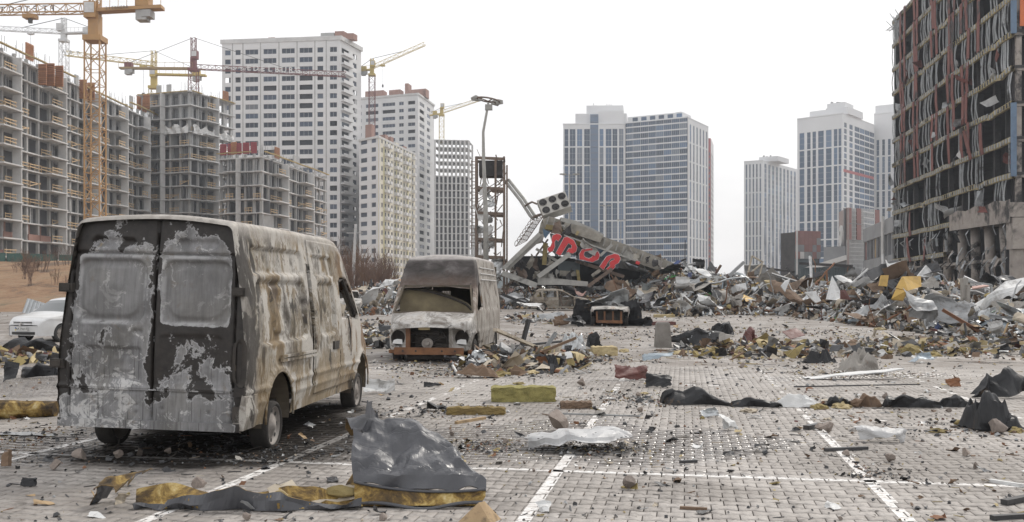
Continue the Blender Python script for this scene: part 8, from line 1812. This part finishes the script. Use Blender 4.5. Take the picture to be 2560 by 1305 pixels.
    # corrugated sheet behind the white car
    b = MB(); n = 22; b.grid([[(i * .05, .03 * math.sin(i * 1.6), z) for z in (0, .45, .9)] for i in range(n)]); o = b.build('corrugated_sheet', [DM['silver']]); o.location = at(55, 790); o.rotation_euler = (R(-12), R(18), R(25)); o.location.z += .2; tag(o, 'leaning corrugated grey sheet behind the white car', 'metal sheet')
    # ---- notable stones and lumps
    St = [(1576, 1222, 38), (140, 1175, 30), (200, 1148, 46), (292, 1146, 28), (1200, 1300, 75), (2415, 1140, 28), (2440, 1172, 22), (2495, 1082, 55), (2068, 1082, 36), (1400, 1078, 60), (2115, 1140, 22), (1335, 1180, 12), (2225, 1155, 24), (2050, 1076, 26), (1455, 965, 26), (1597, 990, 14), (1600, 1030, 18), (350, 1140, 26), (500, 1218, 40), (1130, 1090, 18), (1265, 1110, 14), (2370, 1030, 16), (2215, 1000, 20), (2260, 990, 14), (420, 1135, 20), (1855, 920, 16), (960, 1300, 22), (620, 1300, 24), (1310, 1160, 10), (2100, 1300, 12)]
    wedge = MB().add([(-.55, -.3, 0), (.5, -.35, 0), (.55, .4, 0), (-.4, .4, 0), (-.12, -.05, .62), (.02, .1, .6)], [(0, 1, 4), (1, 2, 5, 4), (2, 3, 5), (3, 0, 4, 5)]).mesh('stone', [M_STONE])
    rocks = [rock_mb(700 + i).mesh('stone', [M_STONE]) for i in range(8)]; where = {0: 'pale faceted stone alone on the paving right of centre', 2: 'dark concrete lump behind the rear wheel of the first van', 4: 'tan angular block cut by the lower frame edge', 7: 'long brownish stone beside the black foil heap', 8: 'brown stone next to the dark plank end', 9: 'dark broken stone behind the pale bent sheet', 18: 'brown stone behind the trailing gold strip'}
    for i, (x, y, w) in enumerate(St):
        s = pxm(y) * w; o = obj('stone', rocks[i % 8] if i != 4 else wedge, None, at(x, min(y, 1302), -.01 * s), (0, 0, rr.uniform(0, 6)), (s * 1.2, s * rr.uniform(.8, 1.2), s * rr.uniform(.8, 1.1))); tag(o, where.get(i, 'small loose stone lying on the paving'), 'stone', None if i in where else 'loose stones on the paving')
        if i == 4: o.material_slots[0].link = 'OBJECT'; o.material_slots[0].material = DM['wood']
    lumps = []
    import bmesh
    for i in range(6):
        bm = bmesh.new(); bmesh.ops.create_icosphere(bm, subdivisions=3, radius=.5)
        for v in bm.verts: c = v.co.copy(); v.co *= 1 + .7 * mnoise.noise(c * 2.6 + Vector((i * 9, 0, 0))) + .35 * mnoise.noise(c * 7 + Vector((0, i * 5, 0))); v.co.z = max(v.co.z, -.2) + .2
        me = bpy.data.meshes.new('insulation_lump'); bm.to_mesh(me); bm.free(); me.materials.append(M_WOOL); lumps.append(me)
    lum = [(1300, 960, 30, 'wool'), (2195, 1092, 50, 'wool'), (1960, 1000, 26, 'foam'), (2050, 1022, 40, 'wool'), (2105, 1020, 50, 'foam'), (1870, 1030, 40, 'tan'), (1980, 875, 60, 'wool'), (1940, 885, 40, 'foam'), (1900, 880, 30, 'foam'), (1860, 880, 40, 'wool'), (1780, 885, 50, 'wool'), (2010, 890, 40, 'wool'), (1700, 885, 45, 'foam'), (1330, 935, 40, 'foam'), (1290, 930, 50, 'wool'), (1400, 930, 40, 'foam'), (1250, 940, 45, 'wool'), (1620, 960, 20, 'foam'), (1610, 985, 22, 'foam'), (2070, 1050, 20, 'tan'), (2540, 1080, 40, 'wool'), (2410, 1062, 40, 'wool'), (2340, 1080, 40, 'wool'), (1560, 880, 30, 'foam'), (1855, 918, 22, 'wool'), (2280, 885, 60, 'wool'), (2330, 890, 40, 'wool'), (2420, 880, 50, 'wool'), (2200, 825, 30, 'foam'), (80, 895, 30, 'foam'), (130, 890, 30, 'foam'), (20, 890, 30, 'wool'), (1020, 845, 30, 'foam'), (990, 830, 40, 'wool'), (930, 860, 30, 'foam')]
    zone = lambda x: 'near the second van' if x < 1480 else ('in the middle of the lot' if x < 1850 else 'on the right of the lot')
    for i, (x, y, w, m_) in enumerate(lum):
        s = pxm(y) * w; o = obj('insulation_lump', lumps[i % 6], None, at(x, y, -.01), (0, 0, rr.uniform(0, 6)), (s * 1.1, s * .8, s * rr.uniform(.3, .55))); o.material_slots[0].link = 'OBJECT'; o.material_slots[0].material = DM[m_]; tag(o, '%s insulation lump lying %s' % (WORD[m_], zone(x)), 'insulation', '%s insulation lumps %s' % (WORD[m_], zone(x)))
    # ---- shards one can still pick out, and fines nobody could count
    shard = [sheet_mb(crumple(1, rr.uniform(.3, .7), 6, 5, 5000 + i, 3, 1.4, .15, .08), .03).mesh('shard', [DM['dark']]) for i in range(10)]
    cols = ['dark'] * 5 + ['brown', 'grey', 'white', 'wood', 'tan', 'rust', 'wool', 'foam', 'dark']
    n = 0
    while n < 260:
        y = 800 + (1300 - 800) * rr.random() ** .8; x = rr.uniform(-20, 2580); p = GP(x, y)
        if abs(x - 420) < 300 and 1000 < y < 1090: continue
        if y > 1100 and rr.random() < .7: continue
        s = rr.uniform(.08, .28) * (1.5 if y < 900 else .65); c = rr.choice(cols); z2 = 'near lot' if y > 1080 else ('middle lot' if y > 930 else 'far lot'); sd = 'left' if x < 850 else ('centre' if x < 1700 else 'right')
        o = obj('shard', rr.choice(shard), None, at(x, y, 0), (rr.gauss(0, .25), rr.gauss(0, .25), rr.uniform(0, 6.28)), (s, s, s * rr.uniform(.3, .9))); o.material_slots[0].link = 'OBJECT'; o.material_slots[0].material = DM[c]
        tag(o, 'small %s shard scattered on the %s, %s' % (WORD[c], z2, sd), 'shard', '%s shards on the %s, %s' % (WORD[c], z2, sd)); n += 1
    names = ['dark', 'brown', 'conc', 'tan', 'wool', 'white', 'rust', 'foam', 'grey', 'red']; mb = MB(); small = [crumple(1, rr.uniform(.4, .9), 3, 3, 6000 + s, 1, 1.4, .3, .1) for s in range(12)]
    clusters = [(GP(x, y), r_) for x, y, r_ in ((420, 1125, 1.2), (650, 1140, .9), (1100, 1030, .8), (1230, 1118, .5), (1330, 930, 1.3), (1150, 935, 1.2), (1050, 915, 1.5), (1850, 885, 2.2), (2000, 900, 2.0), (2250, 880, 2.5), (2400, 880, 2.5), (1600, 1000, .8), (2050, 1010, .8), (2420, 1075, 1.0), (1500, 900, 1.5), (2100, 930, 1.5), (1750, 830, 3), (2000, 830, 4), (2300, 850, 3), (1450, 840, 3), (950, 850, 3), (80, 900, 2), (60, 1090, .8), (1520, 1120, .5), (2200, 1185, .4), (1750, 790, 6), (1400, 800, 5))]
    for i in range(13000):
        if rr.random() < .6:
            c, r_ = rr.choice(clusters); X = c.x + rr.gauss(0, r_ * .6); Y = c.y + rr.gauss(0, r_ * .6)
        else:
            y = 760 + 545 * rr.random() ** 1.25; p = GP(rr.uniform(-60, 2620), y); X, Y = p.x, p.y
        if Y < 5 or Y > 75 or (Y < 9.5 and rr.random() < .6): continue
        s = rr.uniform(.010, .042) * (.45 + Y * .06) * (rr.random() ** -.22); s = min(s, .22); Rm = Euler((rr.gauss(0, .4), rr.gauss(0, .4), rr.uniform(0, 6.28))).to_matrix(); o_ = Vector((X, Y, gz(Y) + .004)); m_ = rr.choices(range(10), (34, 13, 12, 7, 6, 3, 3, 4, 7, 1.5) if not (-5.3 < X < -1.2 and 9 < Y < 16) else (80, 10, 2, 1, 0, 1, 2, 0, 3, 0))[0]; m_ = 0 if Y < 9.5 and rr.random() < .5 else m_; kd = rr.random()
        if kd < .4:
            p = small[rr.randrange(12)]; mb.add([o_ + Rm @ (Vector(q) * s) for q in p.reshape(-1, 3)], [(a*3+b, (a+1)*3+b, (a+1)*3+b+1, a*3+b+1) for a in range(2) for b in range(2)], m_)
        elif kd < .58: l = s * 2.6; dv = Rm @ Vector((l / 2, 0, 0)); dv.z *= .3; mb.bar(o_ - dv, o_ + dv, s * .22, s * .15, m_)
        else:
            mb.M = Matrix.Translation(o_) @ Rm.to_4x4(); h = s * .35; mb.add([(-h*rr.uniform(.6, 1), -h*rr.uniform(.6, 1), 0), (h*rr.uniform(.6, 1), -h*.8, 0), (h*.7, h*rr.uniform(.6, 1), 0), (-h*.8, h*.7, 0), (-h*.5, -h*.4, h*.9), (h*.5, -h*.3, h*rr.uniform(.6, 1.1)), (h*.3, h*.5, h*.8), (-h*.4, h*.3, h*rr.uniform(.5, 1))], [(4,5,6,7),(0,1,5,4),(1,2,6,5),(2,3,7,6),(3,0,4,7)], m_); mb.M = None
    tag(mb.build('debris_crumbs', [DM[n_] for n_ in names]), 'countless small crumbs and splinters strewn over the paving', 'debris', kind='stuff')
    # heaps of mixed wreckage that rise from the lot
    for lab, x0, x1, y0, y1, hmax, n_, wts in (('heap of beams, wool and sheet scraps beside the second van', 1130, 1480, 868, 940, .34, 560, (30, 14, 6, 10, 16, 8, 8, 14, 8, 1)), ('long heap of yellow wool and torn sheets across the middle lot', 1690, 2110, 850, 902, .26, 420, (34, 16, 8, 8, 14, 5, 5, 10, 8, 3)), ('scattered heap of dark scraps and wool on the right lot', 2120, 2590, 838, 900, .22, 520, (30, 14, 8, 10, 16, 5, 6, 10, 8, 1)), ('dark heap of scraps left of the second van', 900, 985, 795, 880, .3, 240, (38, 12, 8, 8, 10, 5, 5, 10, 8, 1)), ('pale scrap heap in front of the burnt hatchback', 1262, 1460, 782, 815, .25, 160, (26, 14, 10, 10, 6, 14, 8, 6, 14, 1)), ('low heap of wool and dark scraps at the left edge', -20, 145, 880, 915, .2, 160, (30, 10, 6, 8, 20, 5, 5, 18, 6, 1))):
        mb = MB()
        for i in range(n_):
            f = rr.random(); x = x0 + (x1 - x0) * f; t = (rr.random() + rr.random()) / 2; p = GP(x, y0 + (y1 - y0) * t); hm = hmax * math.sin(math.pi * min(1, max(0, f))) ** .5 * (1 - abs(2 * t - 1)) * (.6 + .8 * abs(mnoise.noise((p.x * .7, p.y * .4, 2)))); s = rr.uniform(.10, .46) * (.7 if rr.random() < .6 else 1.1)
            o_ = Vector((p.x, p.y, p.z + hm * rr.random())); Rm = Euler((rr.gauss(0, .55), rr.gauss(0, .55), rr.uniform(0, 6.28))).to_matrix(); m_ = rr.choices(range(10), wts)[0]; kd = rr.random()
            if kd < .55:
                q_ = small[rr.randrange(12)]; mb.add([o_ + Rm @ (Vector(v) * s) for v in q_.reshape(-1, 3)], [(a*3+b, (a+1)*3+b, (a+1)*3+b+1, a*3+b+1) for a in range(2) for b in range(2)], m_)
            elif kd < .75: dv = Rm @ Vector((s * 1.3, 0, 0)); dv.z *= .5; mb.bar(o_ - dv, o_ + dv, s * .14, s * .1, m_)
            else: mb.M = Matrix.Translation(o_) @ Rm.to_4x4(); mb.box((-s*.3, -s*.22, -s*.08), (s*.3, s*.22, s*.14), m_, None, s*.07); mb.M = None
        tag(mb.build('debris_heap', [DM[n2_] for n2_ in names]), lab, 'debris', kind='stuff')
    # charred wire tangles under and behind the first van
    for i, (x, y) in enumerate(((300, 1140), (420, 1150), (600, 1130), (520, 1125), (720, 1120), (250, 1130))):
        b = MB(); q = random.Random(i); pts = [Vector((0, 0, .02))]; dr = Vector((1, 0, 0))
        for _ in range(10): dr = (dr + Vector((q.uniform(-.9, .9), q.uniform(-.9, .9), q.uniform(-.35, .35)))).normalized(); nx_ = pts[-1] + dr * .09; nx_.z = min(.14, max(.012, nx_.z)); pts.append(nx_)
        o = b.tube(pts, .006, 5).build('burnt_wire', [M_CHAR]); o.location = at(x, y); tag(o, 'charred wire coil on the sooty ground by the first van', 'wire', 'charred wires by the first van')
build_lot_debris()
# ------------------------------------------------------------------ the air: an even thin haze round camera and scene
def build_haze():
    k = bpy.data.materials.new('haze_air'); k.use_nodes = True; t = k.node_tree; t.nodes.clear()
    o = t.nodes.new('ShaderNodeOutputMaterial'); v = t.nodes.new('ShaderNodeVolumePrincipled')
    v.inputs['Color'].default_value = (.88, .93, 1, 1); v.inputs['Density'].default_value = .00042; v.inputs['Anisotropy'].default_value = .2
    t.links.new(v.outputs[0], o.inputs['Volume'])
    mb = MB(); mb.box((-520, -60, -1.6), (620, 900, 120)); h = mb.build('haze', [k]); h['kind'] = 'stuff'
build_haze()
